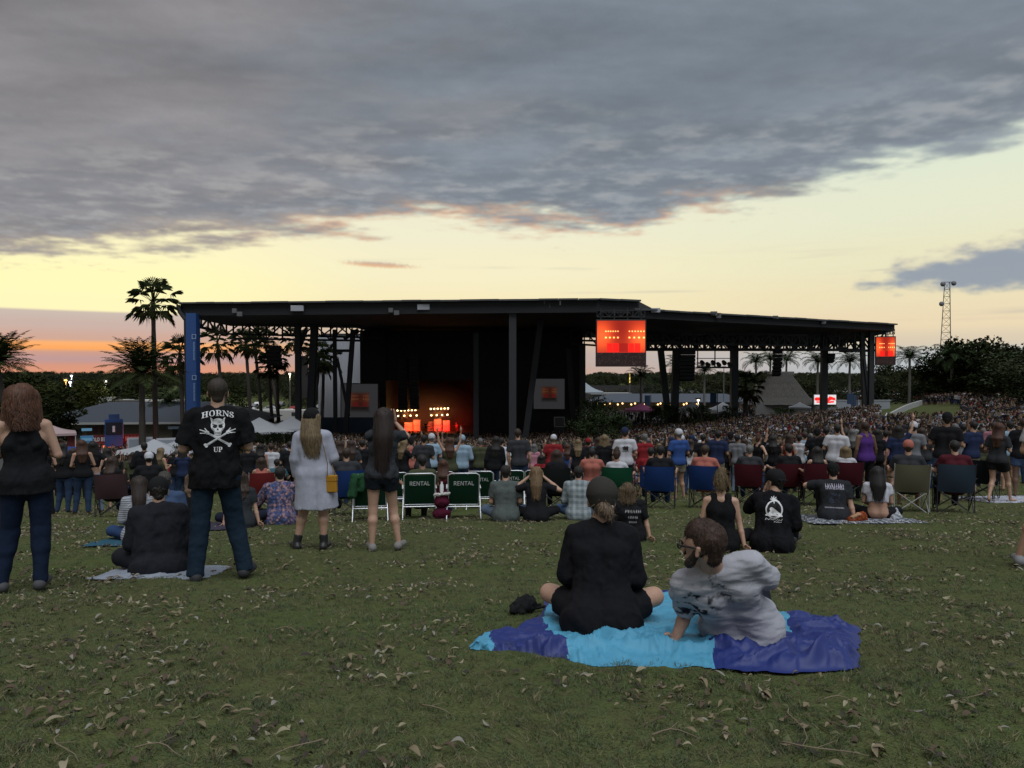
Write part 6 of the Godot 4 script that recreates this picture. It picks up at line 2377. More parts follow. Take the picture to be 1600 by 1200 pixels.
# ---------------------------------------------------------------- the blue sheet and other things on the lawn
func poly_at(pts: Array, t: float) -> Vector2:
	var f := t * (pts.size() - 1)
	var i := mini(int(f), pts.size() - 2)
	return Vector2(pts[i][0], pts[i][1]).lerp(Vector2(pts[i + 1][0], pts[i + 1][1]), f - i)

func build_sheet() -> void:
	var front := [[734, 1019], [775, 1024], [832, 1031], [896, 1041], [945, 1048], [1000, 1047], [1045, 1049], [1090, 1047], [1140, 1053], [1220, 1058], [1290, 1056], [1346, 1050]]
	var back := [[738, 1013], [766, 992], [806, 986], [846, 966], [852, 938], [905, 928], [975, 926], [1040, 926], [1130, 944], [1210, 961], [1272, 968], [1345, 984]]
	var nx := 220
	var nz := 120
	var n := FastNoiseLite.new()
	n.seed = 17
	n.frequency = 1.0
	n.fractal_octaves = 2
	var F := []
	var B := []
	for c in nx + 1:
		var a := poly_at(front, c / float(nx))
		var b := poly_at(back, c / float(nx))
		F.append(ground_hit(a.x, a.y))
		B.append(ground_hit(b.x, b.y))
	var P := []
	for r in nz + 1:
		for c in nx + 1:
			var s := c / float(nx)
			var t := r / float(nz)
			var p: Vector3 = F[c].lerp(B[c], t)
			p.x += 0.02 * n.get_noise_2d(s * 9.0, t * 5.0)
			p.z += 0.03 * n.get_noise_2d(s * 11.0 + 5.0, t * 4.0)
			var edge := smoothstep(0.0, 0.10, t) * smoothstep(1.0, 0.92, t) * smoothstep(0.0, 0.04, s) * smoothstep(1.0, 0.965, s)
			# sharp creases: ridged noise in two directions
			var q := Vector2(p.x, p.z)
			q += Vector2(n.get_noise_2d(q.x * 1.7, q.y * 1.7), n.get_noise_2d(q.x * 1.7 + 50.0, q.y * 1.7)) * 0.12
			var r1 := pow(maxf(0.0, 1.0 - 2.6 * absf(n.get_noise_2d(q.x * 1.5 + q.y * 0.7, q.y * 3.0))), 1.3)
			var r2 := pow(maxf(0.0, 1.0 - 2.8 * absf(n.get_noise_2d(q.x * 3.6 + 9.0, q.y * 4.4 - q.x * 1.5))), 1.3)
			var r3 := pow(maxf(0.0, 1.0 - 3.0 * absf(n.get_noise_2d(q.x * 9.0 - q.y * 4.0 + 3.0, q.y * 9.0))), 1.3)
			var bunch := smoothstep(0.42, 0.10, t) * (0.55 + 0.45 * smoothstep(0.08, 0.25, s)) # gathered along the near edge
			bunch += smoothstep(0.78, 0.9, s) * 0.45
			var h := 0.004 + r1 * (0.020 + 0.042 * bunch) + r2 * (0.009 + 0.016 * bunch) + r3 * (0.004 + 0.006 * bunch) + bunch * 0.022
			p.y = height(p.x, p.z) + 0.012 + h * edge
			P.append(p)
	# sewn panels of two colours
	var light := begin()
	var navy := begin()
	for st in [light, navy]:
		st.set_smooth_group(0)
	for r in nz:
		for c in nx:
			var s := (c + 0.5) / nx
			var t := (r + 0.5) / nz
			var wob := 0.012 * n.get_noise_2d(t * 9.0, s * 3.0)
			var x := s + wob
			var dark := (x > 0.085 and x < 0.262) or (x > 0.69 + 0.08 * smoothstep(0.25, 0.6, t) and t < 0.62) or x > 0.83 or (t > 0.90 and (x < 0.38 or (x > 0.60 and x < 0.72)))
			if x > 0.64 and x < 0.85 and t > 0.55:
				dark = false
			var i := r * (nx + 1) + c
			quad(navy if dark else light, P[i], P[i + nx + 1], P[i + nx + 2], P[i + 1])
	var o := thing("ground_sheet", "large crumpled sheet of light and navy blue panels spread under the couple", "blanket")
	for q in [["light_panels", light, plain(0.065, 0.27, 0.41, 0.65)], ["navy_panels", navy, plain(0.010, 0.022, 0.135, 0.6)]]:
		part(o, q[0], done(q[1]), q[2])
	var wt := begin()
	add_tube(wt, [ground_hit(1168, 1021) + Vector3(0, 0.07, 0), ground_hit(1190, 1018) + Vector3(0, 0.085, 0), ground_hit(1212, 1013) + Vector3(0, 0.08, 0)], [0.008, 0.013, 0.005], 6)
	part(o, "white_tag", done(wt), plain(0.7, 0.7, 0.7))

# thin blanket lying on the grass
func blanket(label: String, px0: float, px1: float, d0: float, d1: float, mat: Material, sd: int) -> void:
	var pts := PackedVector3Array()
	var nx := 40
	var nz := 24
	for r in nz + 1:
		for c in nx + 1:
			var d := lerpf(d0, d1, r / float(nz)) + 0.08 * noise_a.get_noise_2d(c * 0.13 + sd, r * 0.05)
			var x := (lerpf(px0, px1, c / float(nx)) - 800.0) / FOCAL * (d0 + d1) * 0.5 + 0.05 * noise_a.get_noise_2d(r * 0.2, sd)
			var rim := minf(minf(r, nz - r) / 3.0, minf(c, nx - c) / 3.0)
			pts.append(Vector3(x, height(x, -d) + 0.012 + minf(1.0, rim) * (0.025 + 0.04 * absf(noise_a.get_noise_2d(x * 4.0, d * 4.0))), -d))
	tag(part(self, "blanket", sheet(pts, nx + 1), mat), label, "blanket")

func pattern_material(a: Vector3, b: Vector3, scale: float) -> StandardMaterial3D:
	var im := Image.create(128, 128, false, Image.FORMAT_RGB8)
	im.fill(lin(a.x, a.y, a.z))
	var r := RandomNumberGenerator.new()
	r.seed = 8
	for k in 90:
		var c := Vector2(r.randf() * 128, r.randf() * 128)
		stroke(im, c, c + Vector2.from_angle(r.randf() * TAU) * r.randf_range(4, 14), 2.5, 1.5, lin(b.x, b.y, b.z))
	var m := StandardMaterial3D.new()
	m.albedo_texture = ImageTexture.create_from_image(im)
	m.uv1_triplanar = true
	m.uv1_scale = Vector3.ONE * scale
	m.roughness = 0.9
	return m

# ---------------------------------------------------------------- chairs
var rental_proto: Node3D
var camp_proto := {}

# cloth slung between four corners, with a little sag
func sling(a: Vector3, b: Vector3, c: Vector3, d: Vector3, sag: Vector3, nx := 8, nz := 8) -> ArrayMesh:
	var pts := PackedVector3Array()
	for r in nz + 1:
		for q in nx + 1:
			var u := q / float(nx)
			var v := r / float(nz)
			var p := a.lerp(b, u).lerp(d.lerp(c, u), v)
			pts.append(p + sag * (4.0 * u * (1.0 - u)) * (0.4 + 2.4 * v * (1.0 - v)))
	return sheet(pts, nx + 1)

func rental_chair(where: Vector3, turn: float, label: String, group: String) -> Node3D:
	if rental_proto == null:
		var o := Node3D.new()
		var frame := plain(0.62, 0.63, 0.65, 0.35, 0.6)
		var green := fabric(0.008, 0.040, 0.020, 5.0)
		var w := 0.27
		for s: float in [-1.0, 1.0]:
			var st := begin()
			add_tube(st, [Vector3(s * (w + 0.03), 0.0, 0.30), Vector3(s * (w + 0.02), 0.30, 0.14), Vector3(s * (w + 0.01), 0.56, -0.02)], [0.0125], 8)
			part(o, "rear_leg", done(st), frame)
			st = begin()
			add_tube(st, [Vector3(s * (w + 0.02), 0.0, -0.32), Vector3(s * (w + 0.02), 0.28, -0.26), Vector3(s * (w + 0.01), 0.54, -0.20)], [0.0125], 8)
			part(o, "front_leg", done(st), frame)
			part(o, "armrest", box_mesh(Vector3(0.045, 0.025, 0.42), 0.008), plain(0.6, 0.6, 0.6), Vector3(s * (w + 0.015), 0.56, -0.06))
		var st := begin()
		add_tube(st, [Vector3(-w, 0.25, 0.03), Vector3(-w, 0.60, 0.17), Vector3(-w, 0.80, 0.245), Vector3(-w + 0.05, 0.835, 0.258), Vector3(w - 0.05, 0.835, 0.258), Vector3(w, 0.80, 0.245), Vector3(w, 0.60, 0.17), Vector3(w, 0.25, 0.03)], [0.0135], 8)
		part(o, "back_frame", done(st), frame)
		st = begin()
		add_tube(st, [Vector3(-w, 0.25, 0.03), Vector3(-w, 0.27, -0.42), Vector3(w, 0.27, -0.42), Vector3(w, 0.25, 0.03), Vector3(-w, 0.25, 0.03)], [0.0125], 8)
		add_tube(st, [Vector3(-w - 0.02, 0.24, 0.175), Vector3(w + 0.02, 0.24, 0.175)], [0.0125], 8)
		part(o, "seat_frame", done(st), frame)
		part(o, "seat", sling(Vector3(-w, 0.265, 0.03), Vector3(w, 0.265, 0.03), Vector3(w, 0.28, -0.42), Vector3(-w, 0.28, -0.42), Vector3(0, -0.04, 0)), green)
		var back := part(o, "backrest", sling(Vector3(-w + 0.01, 0.27, 0.045), Vector3(w - 0.01, 0.27, 0.045), Vector3(w - 0.01, 0.815, 0.258), Vector3(-w + 0.01, 0.815, 0.258), Vector3(0, -0.01, 0.03)), green)
		var t := part(back, "lettering", letters("RENTAL", 0.105, "Droid Sans", false, 0.003), plain(0.75, 0.76, 0.75), Vector3(0, 0.655, 0.234), Vector3(0.37, 0, 0))
		rental_proto = o
	return copy_of(rental_proto, where, turn, "rental_chair", label, "chair", group)

func camp_chair(where: Vector3, turn: float, v: Vector3, label: String, group: String) -> Node3D:
	var key := "%s" % v
	if not camp_proto.has(key):
		var o := Node3D.new()
		var metal := plain(0.015, 0.015, 0.017, 0.5) if v.x < 0.1 or v.x > 0.2 else plain(0.3, 0.3, 0.3, 0.5)
		var m := fabric(v.x, v.y, v.z, 4.0)
		var w := 0.29
		var st := begin()
		for s: float in [-1.0, 1.0]:
			for q in [[Vector3(s * w, 0.0, 0.27), Vector3(-s * w, 0.42, 0.22)], [Vector3(s * w, 0.0, -0.27), Vector3(-s * w, 0.42, -0.24)], [Vector3(s * w, 0.0, 0.27), Vector3(s * w, 0.42, -0.24)], [Vector3(s * w, 0.0, -0.27), Vector3(s * w, 0.42, 0.22)]]:
				var lg := begin()
				add_tube(lg, [q[0], q[1]], [0.0095], 6)
				part(o, "leg", done(lg), metal)
			var ps := begin()
			add_tube(ps, [Vector3(s * w, 0.02, 0.27), Vector3(s * w, 0.50, 0.23), Vector3(s * (w + 0.01), 0.92, 0.33)], [0.0095], 6)
			part(o, "back_post", done(ps), metal)
			ps = begin()
			add_tube(ps, [Vector3(s * w, 0.02, -0.27), Vector3(s * (w + 0.02), 0.62, -0.27)], [0.0095], 6)
			part(o, "arm_post", done(ps), metal)
			part(o, "armrest", sling(Vector3(s * (w - 0.03), 0.66, 0.25), Vector3(s * (w + 0.05), 0.66, 0.25), Vector3(s * (w + 0.05), 0.62, -0.28), Vector3(s * (w - 0.03), 0.62, -0.28), Vector3(0, -0.03, 0), 3, 8), m)
		part(o, "seat", sling(Vector3(-w, 0.44, 0.22), Vector3(w, 0.44, 0.22), Vector3(w, 0.45, -0.25), Vector3(-w, 0.45, -0.25), Vector3(0, -0.05, 0)), m)
		part(o, "backrest", sling(Vector3(-w, 0.40, 0.235), Vector3(w, 0.40, 0.235), Vector3(w, 0.91, 0.33), Vector3(-w, 0.91, 0.33), Vector3(0, -0.02, 0.05)), m)
		camp_proto[key] = o
	return copy_of(camp_proto[key], where, turn, "camp_chair", label, "chair", group)

func build_chairs() -> void:
	for q in [[578, 12.9, "green rental chair with a green jacket hung over its back"], [655, 13.3, "green rental chair with a white frame next to the burgundy bag and the clapping woman"], [724, 13.2, "green rental chair with a white frame between the burgundy bag and the grey-green shirt man"]]:
		rental_chair(ground(q[0], q[1]), square(q[0]) + 0.02 * sin(q[0]), q[2], "rental lawn chairs")
	for px in [688, 752, 800, 838, 616]:
		rental_chair(ground(px, 16.6 + 0.5 * sin(px)), square(px) + 0.15 * sin(px * 1.3), "green rental chair in the second row behind the front rental chairs", "rental lawn chairs")
	for q in [
		[1032, 15.3, Vector3(0.012, 0.036, 0.135), "blue camp chair beside the man in plaid shorts"], [1103, 15.6, Vector3(0.012, 0.036, 0.135), "blue camp chair beside the blond topknot woman"], [1016, 17.6, Vector3(0.012, 0.036, 0.135), "blue camp chair half hidden behind the white t-shirt man"], [541, 14.4, Vector3(0.012, 0.036, 0.135), "blue camp chair between the pale shirt and clapping women"],
		[965, 15.0, Vector3(0.006, 0.055, 0.026), "green camp chair behind the fair-haired child"], [870, 14.8, Vector3(0.010, 0.012, 0.012), "black camp chair behind the blond woman with raised hands"],
		[1172, 16.8, Vector3(0.060, 0.009, 0.014), "dark red camp chair under the bald man"], [1231, 16.4, Vector3(0.060, 0.009, 0.014), "dark red camp chair under the black shirt man in profile"], [1276, 15.8, Vector3(0.060, 0.009, 0.014), "dark red camp chair under the dark-haired woman in a tank top"], [1322, 16.6, Vector3(0.060, 0.009, 0.014), "dark red camp chair under the pale blond person"], [408, 17.5, Vector3(0.14, 0.016, 0.016), "bright red chair behind the floral shirt man"],
		[1420, 13.7, Vector3(0.105, 0.098, 0.062), "tan camp chair with the person in a patterned cap"], [1491, 13.5, Vector3(0.030, 0.045, 0.066), "slate blue camp chair with the dark-haired person in maroon"], [1533, 16.0, Vector3(0.012, 0.014, 0.018), "empty black camp chair behind the slate blue one"],
		[176, 15.2, Vector3(0.055, 0.030, 0.034), "maroon and grey camp chair with a jacket, under the long-haired woman"], [232, 15.6, Vector3(0.010, 0.012, 0.012), "black camp chair under the person in the white cap"]]:
		camp_chair(ground(q[0], q[1]), square(q[0]) + 0.25 * sin(q[0] * 0.7), q[2], q[3], "camp chairs on the lawn")
	# things lying about
	var o := thing("jacket", "green jacket with a white stripe hanging over a rental chair", "jacket", ground(572, 12.9), square(572))
	part(o, "cloth", soft_mesh([soft([[Vector3(-0.20, 0.80, 0.24), Vector3(0.16, 0.80, 0.24), 0.05, 0.05, 0.04, 0], [Vector3(-0.20, 0.80, 0.27), Vector3(-0.24, 0.50, 0.28), 0.06, 0.08, 0.05, 0], [Vector3(-0.05, 0.80, 0.27), Vector3(-0.08, 0.58, 0.27), 0.05, 0.05, 0.05, 0], [Vector3(0.15, 0.8, 0.27), Vector3(0.2, 0.62, 0.26), 0.04, 0.05, 0.04, 0]], 0.016, 0.012, Vector3(12, 5, 12))]), fabric(0.02, 0.07, 0.03))
	part(o, "stripe", box_mesh(Vector3(0.06, 0.16, 0.012), 0.004), fabric(0.35, 0.34, 0.32), Vector3(0.06, 0.76, 0.305), Vector3(-0.1, 0, 0))
	o = thing("tote_bag", "burgundy bag standing between two rental chairs with a white bottle on top", "bag", ground(690, 13.0), 0.1)
	part(o, "sack", soft_mesh([soft([[Vector3(-0.06, 0.1, 0), Vector3(0.06, 0.1, 0), 0.10, 0.10, 0.05, 0], [Vector3(-0.05, 0.30, 0), Vector3(0.05, 0.30, 0), 0.09, 0.09, 0.05, 0], [Vector3(-0.05, 0.42, 0), Vector3(0.05, 0.44, 0), 0.06, 0.06, 0.05, 0]], 0.02, 0.012, Vector3(10, 8, 10), 0.0)]), fabric(0.07, 0.008, 0.022))
	part(o, "bottle", tube_mesh([Vector3(0, 0.46, 0), Vector3(0, 0.60, 0), Vector3(0, 0.63, 0), Vector3(0, 0.66, 0)], [0.035, 0.035, 0.018, 0.018], 10), plain(0.6, 0.6, 0.6))
	part(o, "napkin", soft_mesh([soft([[Vector3(-0.12, 0.44, 0.05), Vector3(0.12, 0.46, 0.05), 0.03, 0.03, 0.02, 0]], 0.014, 0.012, Vector3(20, 20, 20))]), fabric(0.55, 0.53, 0.5))
	o = thing("cool_box", "blue cool box with a red lid beside the green camp chair", "cool box", ground(925, 15.6), 0.2)
	part(o, "chest", box_mesh(Vector3(0.62, 0.34, 0.36), 0.03), plain(0.02, 0.035, 0.10), Vector3(0, 0.19, 0))
	part(o, "lid", box_mesh(Vector3(0.65, 0.09, 0.39), 0.03), plain(0.16, 0.02, 0.03), Vector3(0, 0.41, 0))
	part(o, "handle", tube_mesh([Vector3(-0.34, 0.3, 0.1), Vector3(-0.37, 0.3, 0), Vector3(-0.34, 0.3, -0.1)], [0.015], 6), plain(0.02, 0.02, 0.02))
	# dropped dark cap by the sheet
	o = thing("dropped_cap", "dark cap lying on the grass near the blue sheet", "cap", ground_hit(817, 957), 0.6)
	part(o, "crown", soft_mesh([soft([[Vector3(-0.03, 0.03, 0), Vector3(0.04, 0.045, 0), 0.055, 0.06, 0.03, 0], [Vector3(-0.08, 0.02, 0.01), Vector3(0.02, 0.03, 0.03), 0.03, 0.03, 0.03, 0]], 0.009, 0.014, Vector3(18, 18, 18), 0.0)]), fabric(0.014, 0.014, 0.015, 8.0))
	part(o, "brim", soft_mesh([soft([[Vector3(0.08, 0.015, 0.03), Vector3(0.15, 0.02, 0.05), 0.012, 0.010, 0.02, 0], [Vector3(0.08, 0.015, -0.02), Vector3(0.15, 0.022, 0.0), 0.012, 0.010, 0.02, 0]], 0.007, 0.0)]), fabric(0.012, 0.012, 0.013, 8.0))
	o = thing("orange_bag", "orange and red cloth bundle on the patterned mat between the two sitters", "bag", ground(1341, 11.75), 0.3)
	part(o, "bundle", soft_mesh([soft([[Vector3(-0.12, 0.05, 0), Vector3(0.12, 0.06, 0), 0.07, 0.06, 0.05, 0], [Vector3(-0.05, 0.10, 0.02), Vector3(0.1, 0.12, 0.0), 0.05, 0.06, 0.04, 0]], 0.016, 0.02, Vector3(14, 14, 14), 0.0)]), fabric(0.24, 0.055, 0.02))
	part(o, "pale_fold", soft_mesh([soft([[Vector3(-0.13, 0.10, 0.04), Vector3(0.0, 0.15, 0.04), 0.035, 0.03, 0.03, 0]], 0.014, 0.012, Vector3(20, 20, 20))]), fabric(0.42, 0.24, 0.14))
	o = thing("white_bag", "small pale plastic bag on the mat beside the white crop top", "bag", ground(1402, 11.9), 0.3)
	part(o, "bag", soft_mesh([soft([[Vector3(-0.03, 0.06, 0), Vector3(0.05, 0.07, 0), 0.06, 0.05, 0.05, 0], [Vector3(0.0, 0.12, 0.02), Vector3(0.01, 0.2, 0.0), 0.04, 0.015, 0.04, 0]], 0.014, 0.02, Vector3(16, 16, 16), 0.0)]), fabric(0.45, 0.47, 0.5))
	# blankets
	blanket("pale blue-white blanket under the hooded person", 168, 340, 6.72, 7.45, fabric(0.27, 0.30, 0.35), 3)
	blanket("teal blanket under the striped-sweater woman", 172, 270, 9.2, 10.6, fabric(0.03, 0.09, 0.13), 5)
	blanket("black and white patterned mat under the crop top woman and her companion", 1248, 1420, 11.55, 12.9, pattern_material(Vector3(0.05, 0.06, 0.08), Vector3(0.5, 0.5, 0.52), 2.4), 7)
	blanket("white patterned blanket under the auburn-haired woman in a black skirt", 1520, 1640, 15.2, 16.8, pattern_material(Vector3(0.4, 0.4, 0.45), Vector3(0.12, 0.14, 0.2), 2.0), 9)
	blanket("dark purple mat under the sitters behind the skull-shirt man", 288, 400, 11.2, 12.4, fabric(0.05, 0.045, 0.07), 11)

# ---------------------------------------------------------------- leaves, grass and twigs
func leaf_mesh(sd: int) -> ArrayMesh:
	var r := RandomNumberGenerator.new()
	r.seed = sd
	var st := begin()
	st.set_smooth_group(0)
	var L := 0.050
	var W: float = [0.0085, 0.011, 0.007, 0.0125][sd % 4]
	var arch: float = [0.006, 0.012, 0.004, 0.008][sd % 4]
	var fold: float = [0.004, 0.007, 0.003, 0.002][sd % 4]
	var twist: float = [0.3, -0.4, 0.7, 0.2][sd % 4]
	var rows := []
	for k in 7:
		var t := k / 6.0
		var w := W * pow(sin(PI * (0.06 + 0.9 * t)), 0.8)
		var y := arch * sin(PI * t) + 0.004
		var a := twist * (t - 0.5)
		rows.append([Vector3(-cos(a) * w, y + fold * w / W - sin(a) * w, L * (t - 0.5)), Vector3(0, y, L * (t - 0.5)), Vector3(cos(a) * w, y + fold * w / W + sin(a) * w, L * (t - 0.5))])
	for k in 6:
		for q in 2:
			quad(st, rows[k][q], rows[k + 1][q], rows[k + 1][q + 1], rows[k][q + 1])
	add_tube(st, [Vector3(0, 0.004, -L * 0.5), Vector3(0.003, 0.008, -L * 0.68), Vector3(0.008, 0.006, -L * 0.82)], [0.0012, 0.001, 0.0008], 4)
	return done(st)

func build_leaves() -> void:
	var r := RandomNumberGenerator.new()
	r.seed = 23
	var shapes := []
	for k in 4:
		shapes.append(leaf_mesh(k))
	var tones := [["pale straw", 0.30, 0.26, 0.17], ["tan", 0.20, 0.155, 0.09], ["brown", 0.085, 0.055, 0.032], ["olive", 0.10, 0.105, 0.04], ["dark brown", 0.035, 0.026, 0.018], ["pale grey", 0.24, 0.22, 0.185]]
	var lm := []
	for t in tones:
		var m := textured(t[1], t[2], t[3], tex_cloth, Vector3.ONE * 14.0, 0.8)
		m.backlight_enabled = true
		m.backlight = lin(t[1] * 0.15, t[2] * 0.13, t[3] * 0.1)
		lm.append(m)
	var pool := []
	var tries := 0
	while tries < 62000:
		tries += 1
		var d := 2.3 + 22.0 * pow(r.randf(), 1.25)
		var u := r.randf_range(-0.8, 0.8)
		if r.randf() > d / 11.0:
			continue
		var x := u * d
		var dens := 0.40 + 1.5 * noise_a.get_noise_2d(x * 0.75 + 40.0, d * 0.75) + 0.6 * noise_b.get_noise_2d(x * 0.25, d * 0.25 + 9.0)
		if r.randf() > dens:
			continue
		# none on the sheet
		var px := 800.0 + u * FOCAL
		if d > 3.62 and d < 5.3 and px > 740 and px < 1350:
			continue
		var n := Vector3(r.randfn() * 0.16, 1.0, r.randfn() * 0.16).normalized()
		var b := Basis(Quaternion(Vector3.UP, n)) * Basis(Vector3.UP, r.randf() * TAU)
		if r.randf() < 0.3:
			b = b * Basis(Vector3.BACK, PI * 0.95)
		var s := r.randf_range(0.45, 1.05) * (1.0 if r.randf() < 0.8 else 1.35) * (1.0 + 0.35 * smoothstep(4.0, 9.0, d))
		var p := Vector3(x, height(x, -d) + 0.012 + r.randf() * 0.012 + (noise_a.get_noise_2d(x * 1.1, d * 1.1) * 0.022 + noise_b.get_noise_2d(x * 0.4, d * 0.4) * 0.03), -d)
		var tone: int = [0, 1, 1, 1, 2, 2, 2, 3, 4, 4, 5, 1, 2][r.randi() % 13]
		pool.append([d / s, Transform3D(b.scaled(Vector3.ONE * s), p), r.randi() % 4, tone])
	pool.sort_custom(func(a, b): return a[0] < b[0])
	var litter := Node3D.new()
	litter.name = "leaf_litter"
	add_child(litter)
	tag(litter, "countless small dry leaves scattered over the lawn", "", "", "stuff")
	var sets := {}
	for k in pool.size():
		var q: Array = pool[k]
		if k < 300:
			var o := part(self, "fallen_leaf", shapes[q[2]], lm[q[3]])
			o.transform = q[1]
			tag(o, "%s %s dry leaf lying on the grass" % [["folded", "curled", "narrow twisted", "broad flat"][q[2]], tones[q[3]][0]], "leaf", "fallen leaves on the lawn")
		else:
			var key: int = q[2] * 10 + q[3]
			if not sets.has(key):
				sets[key] = []
			sets[key].append(q[1])
	for key in sets:
		scatter(litter, "leaves", shapes[key / 10], lm[key % 10], sets[key])
	# grass blades, in tufts
	var tuft := begin()
	tuft.set_smooth_group(-1)
	for k in 11:
		var a := r.randf() * TAU
		var b := Vector3(cos(a), 0, sin(a)) * r.randf_range(0.0, 0.035)
		var lean := Vector3(r.randfn() * 0.5, 1.0, r.randfn() * 0.5).normalized()
		var h := r.randf_range(0.014, 0.034)
		var side := lean.cross(Vector3(cos(a * 3.0), 0.1, sin(a * 3.0))).normalized() * 0.0016
		tuft.add_vertex(b - side)
		tuft.add_vertex(b + lean * h + Vector3(lean.x, 0, lean.z) * h * 0.5)
		tuft.add_vertex(b + side)
	var tm := done(tuft)
	var gl := []
	var gc := []
	while gl.size() < 42000:
		var d := 2.2 + 11.5 * pow(r.randf(), 1.15)
		var x := r.randf_range(-0.75, 0.75) * d
		var n := noise_a.get_noise_2d(x * 1.7, d * 1.7)
		if r.randf() > 0.62 + 0.9 * n:
			continue
		var s := r.randf_range(0.6, 1.35)
		var y := height(x, -d) + (noise_a.get_noise_2d(x * 1.1, d * 1.1) * 0.022 + noise_b.get_noise_2d(x * 0.4, d * 0.4) * 0.03)
		gl.append(Transform3D(Basis(Vector3.UP, r.randf() * TAU).scaled(Vector3(s, s * r.randf_range(0.6, 1.2), s)), Vector3(x, y - 0.002, -d)))
		var dead := r.randf() < 0.22
		var v := r.randf_range(0.7, 1.3)
		gc.append(Color(0.15 * v, 0.125 * v, 0.065 * v) if dead else Color(0.064 * v, 0.084 * v, 0.034 * v))
	var gm := StandardMaterial3D.new()
	gm.vertex_color_use_as_albedo = true
	gm.roughness = 0.8
	gm.backlight_enabled = true
	gm.backlight = lin(0.02, 0.03, 0.008)
	var grass := scatter(self, "grass", tm, gm, gl, gc)
	tag(grass, "short green grass blades of the lawn", "", "", "stuff")
	# twigs
	for q in [[1245, 1120, 0.34, 1.9], [1225, 1172, 0.30, 0.4], [500, 1165, 0.22, 2.3], [88, 1160, 0.28, 0.9], [660, 1110, 0.16, 0.7], [1560, 1090, 0.2, 2.8], [1290, 1100, 0.14, 0.3], [210, 1178, 0.2, 0.2], [430, 990, 0.15, 0.1], [1020, 1158, 0.18, 0.05]]:
		var p := ground_hit(q[0], q[1])
		var st := begin()
		var a := Vector3(cos(q[3]), 0, sin(q[3]))
		var pts := []
		for k in 6:
			var t := k / 5.0
			var w: Vector3 = a * q[2] * t + a.cross(Vector3.UP) * sin(t * 5.0 + q[0]) * q[2] * 0.10
			pts.append(Vector3(w.x, height(p.x + w.x, p.z + w.z) - p.y + 0.018 + 0.012 * sin(t * 4.0), w.z))
		add_tube(st, pts, [0.0035, 0.003, 0.003, 0.0025, 0.002, 0.0012], 5)
		add_tube(st, [pts[2], pts[2] + a.rotated(Vector3.UP, 0.7) * q[2] * 0.3 + Vector3(0, 0.015, 0)], [0.002, 0.001], 4)
		var o := part(self, "fallen_twig", done(st), plain(0.17, 0.13, 0.085), p)
		tag(o, "thin bare crooked twig lying on the grass among dry leaves", "twig", "fallen twigs on the lawn")
# ---------------------------------------------------------------- plaza, stalls, far buildings, mast, car park
func hip_roof(st: SurfaceTool, w: float, d: float, h: float, inset: float) -> void:
	st.set_smooth_group(-1)
	var a := Vector3(-w / 2, 0, d / 2)
	var b := Vector3(w / 2, 0, d / 2)
	var c := Vector3(w / 2, 0, -d / 2)
	var e := Vector3(-w / 2, 0, -d / 2)
	var r0 := Vector3(-w / 2 + inset, h, 0)
	var r1 := Vector3(w / 2 - inset, h, 0)
	quad(st, a, r0, r1, b)
	quad(st, c, r1, r0, e)
	for t in [[b, r1, c], [e, r0, a]]:
		for p in t:
			st.add_vertex(p)
	quad(st, a, b, c, e)

func tent(px: float, base_d: float, peak_y: float, eave_y: float, w: float, mat: Material, label: String, called := "canopy_tent", poles := true, group := "canopy tents on the plaza") -> void:
	var g := ground(px, base_d)
	var o := thing(called, label, "tent", g, square(px), group)
	var eave := at(px, eave_y, base_d).y - g.y
	var peak := at(px, peak_y, base_d).y - g.y
	var st := begin()
	st.set_smooth_group(-1)
	var n := 4
	var ring := []
	for k in n:
		var a := TAU * (k + 0.5) / n
		ring.append(Vector3(cos(a), 0, sin(a)) * w * 0.707)
	for k in n:
		var a: Vector3 = ring[k] + Vector3(0, eave, 0)
		var b: Vector3 = ring[(k + 1) % n] + Vector3(0, eave, 0)
		var top := Vector3(0, peak, 0)
		var m := (a + b) / 2
		var rows := []
		for i in 7:
			var t := i / 6.0
			var sag := -sin(t * PI) * (peak - eave) * 0.16
			rows.append([a.lerp(top, t) + Vector3(0, sag, 0), b.lerp(top, t) + Vector3(0, sag, 0)])
		for i in 6:
			quad(st, rows[i][0], rows[i + 1][0], rows[i + 1][1], rows[i][1])
		quad(st, a, b, b - Vector3(0, 0.25, 0), a - Vector3(0, 0.25, 0))
	part(o, "canopy", done(st), mat)
	if poles:
		for k in n:
			part(o, "pole", tube_mesh([ring[k] * 0.96 + Vector3(0, -0.3, 0), ring[k] * 0.96 + Vector3(0, eave, 0)], [0.04], 6), plain(0.5, 0.5, 0.5))

func block(parent: Node, called: String, mat: Material, a: Vector3, b: Vector3) -> MeshInstance3D:
	var st := begin()
	add_box(st, a.min(b), a.max(b))
	return part(parent, called, done(st), mat)

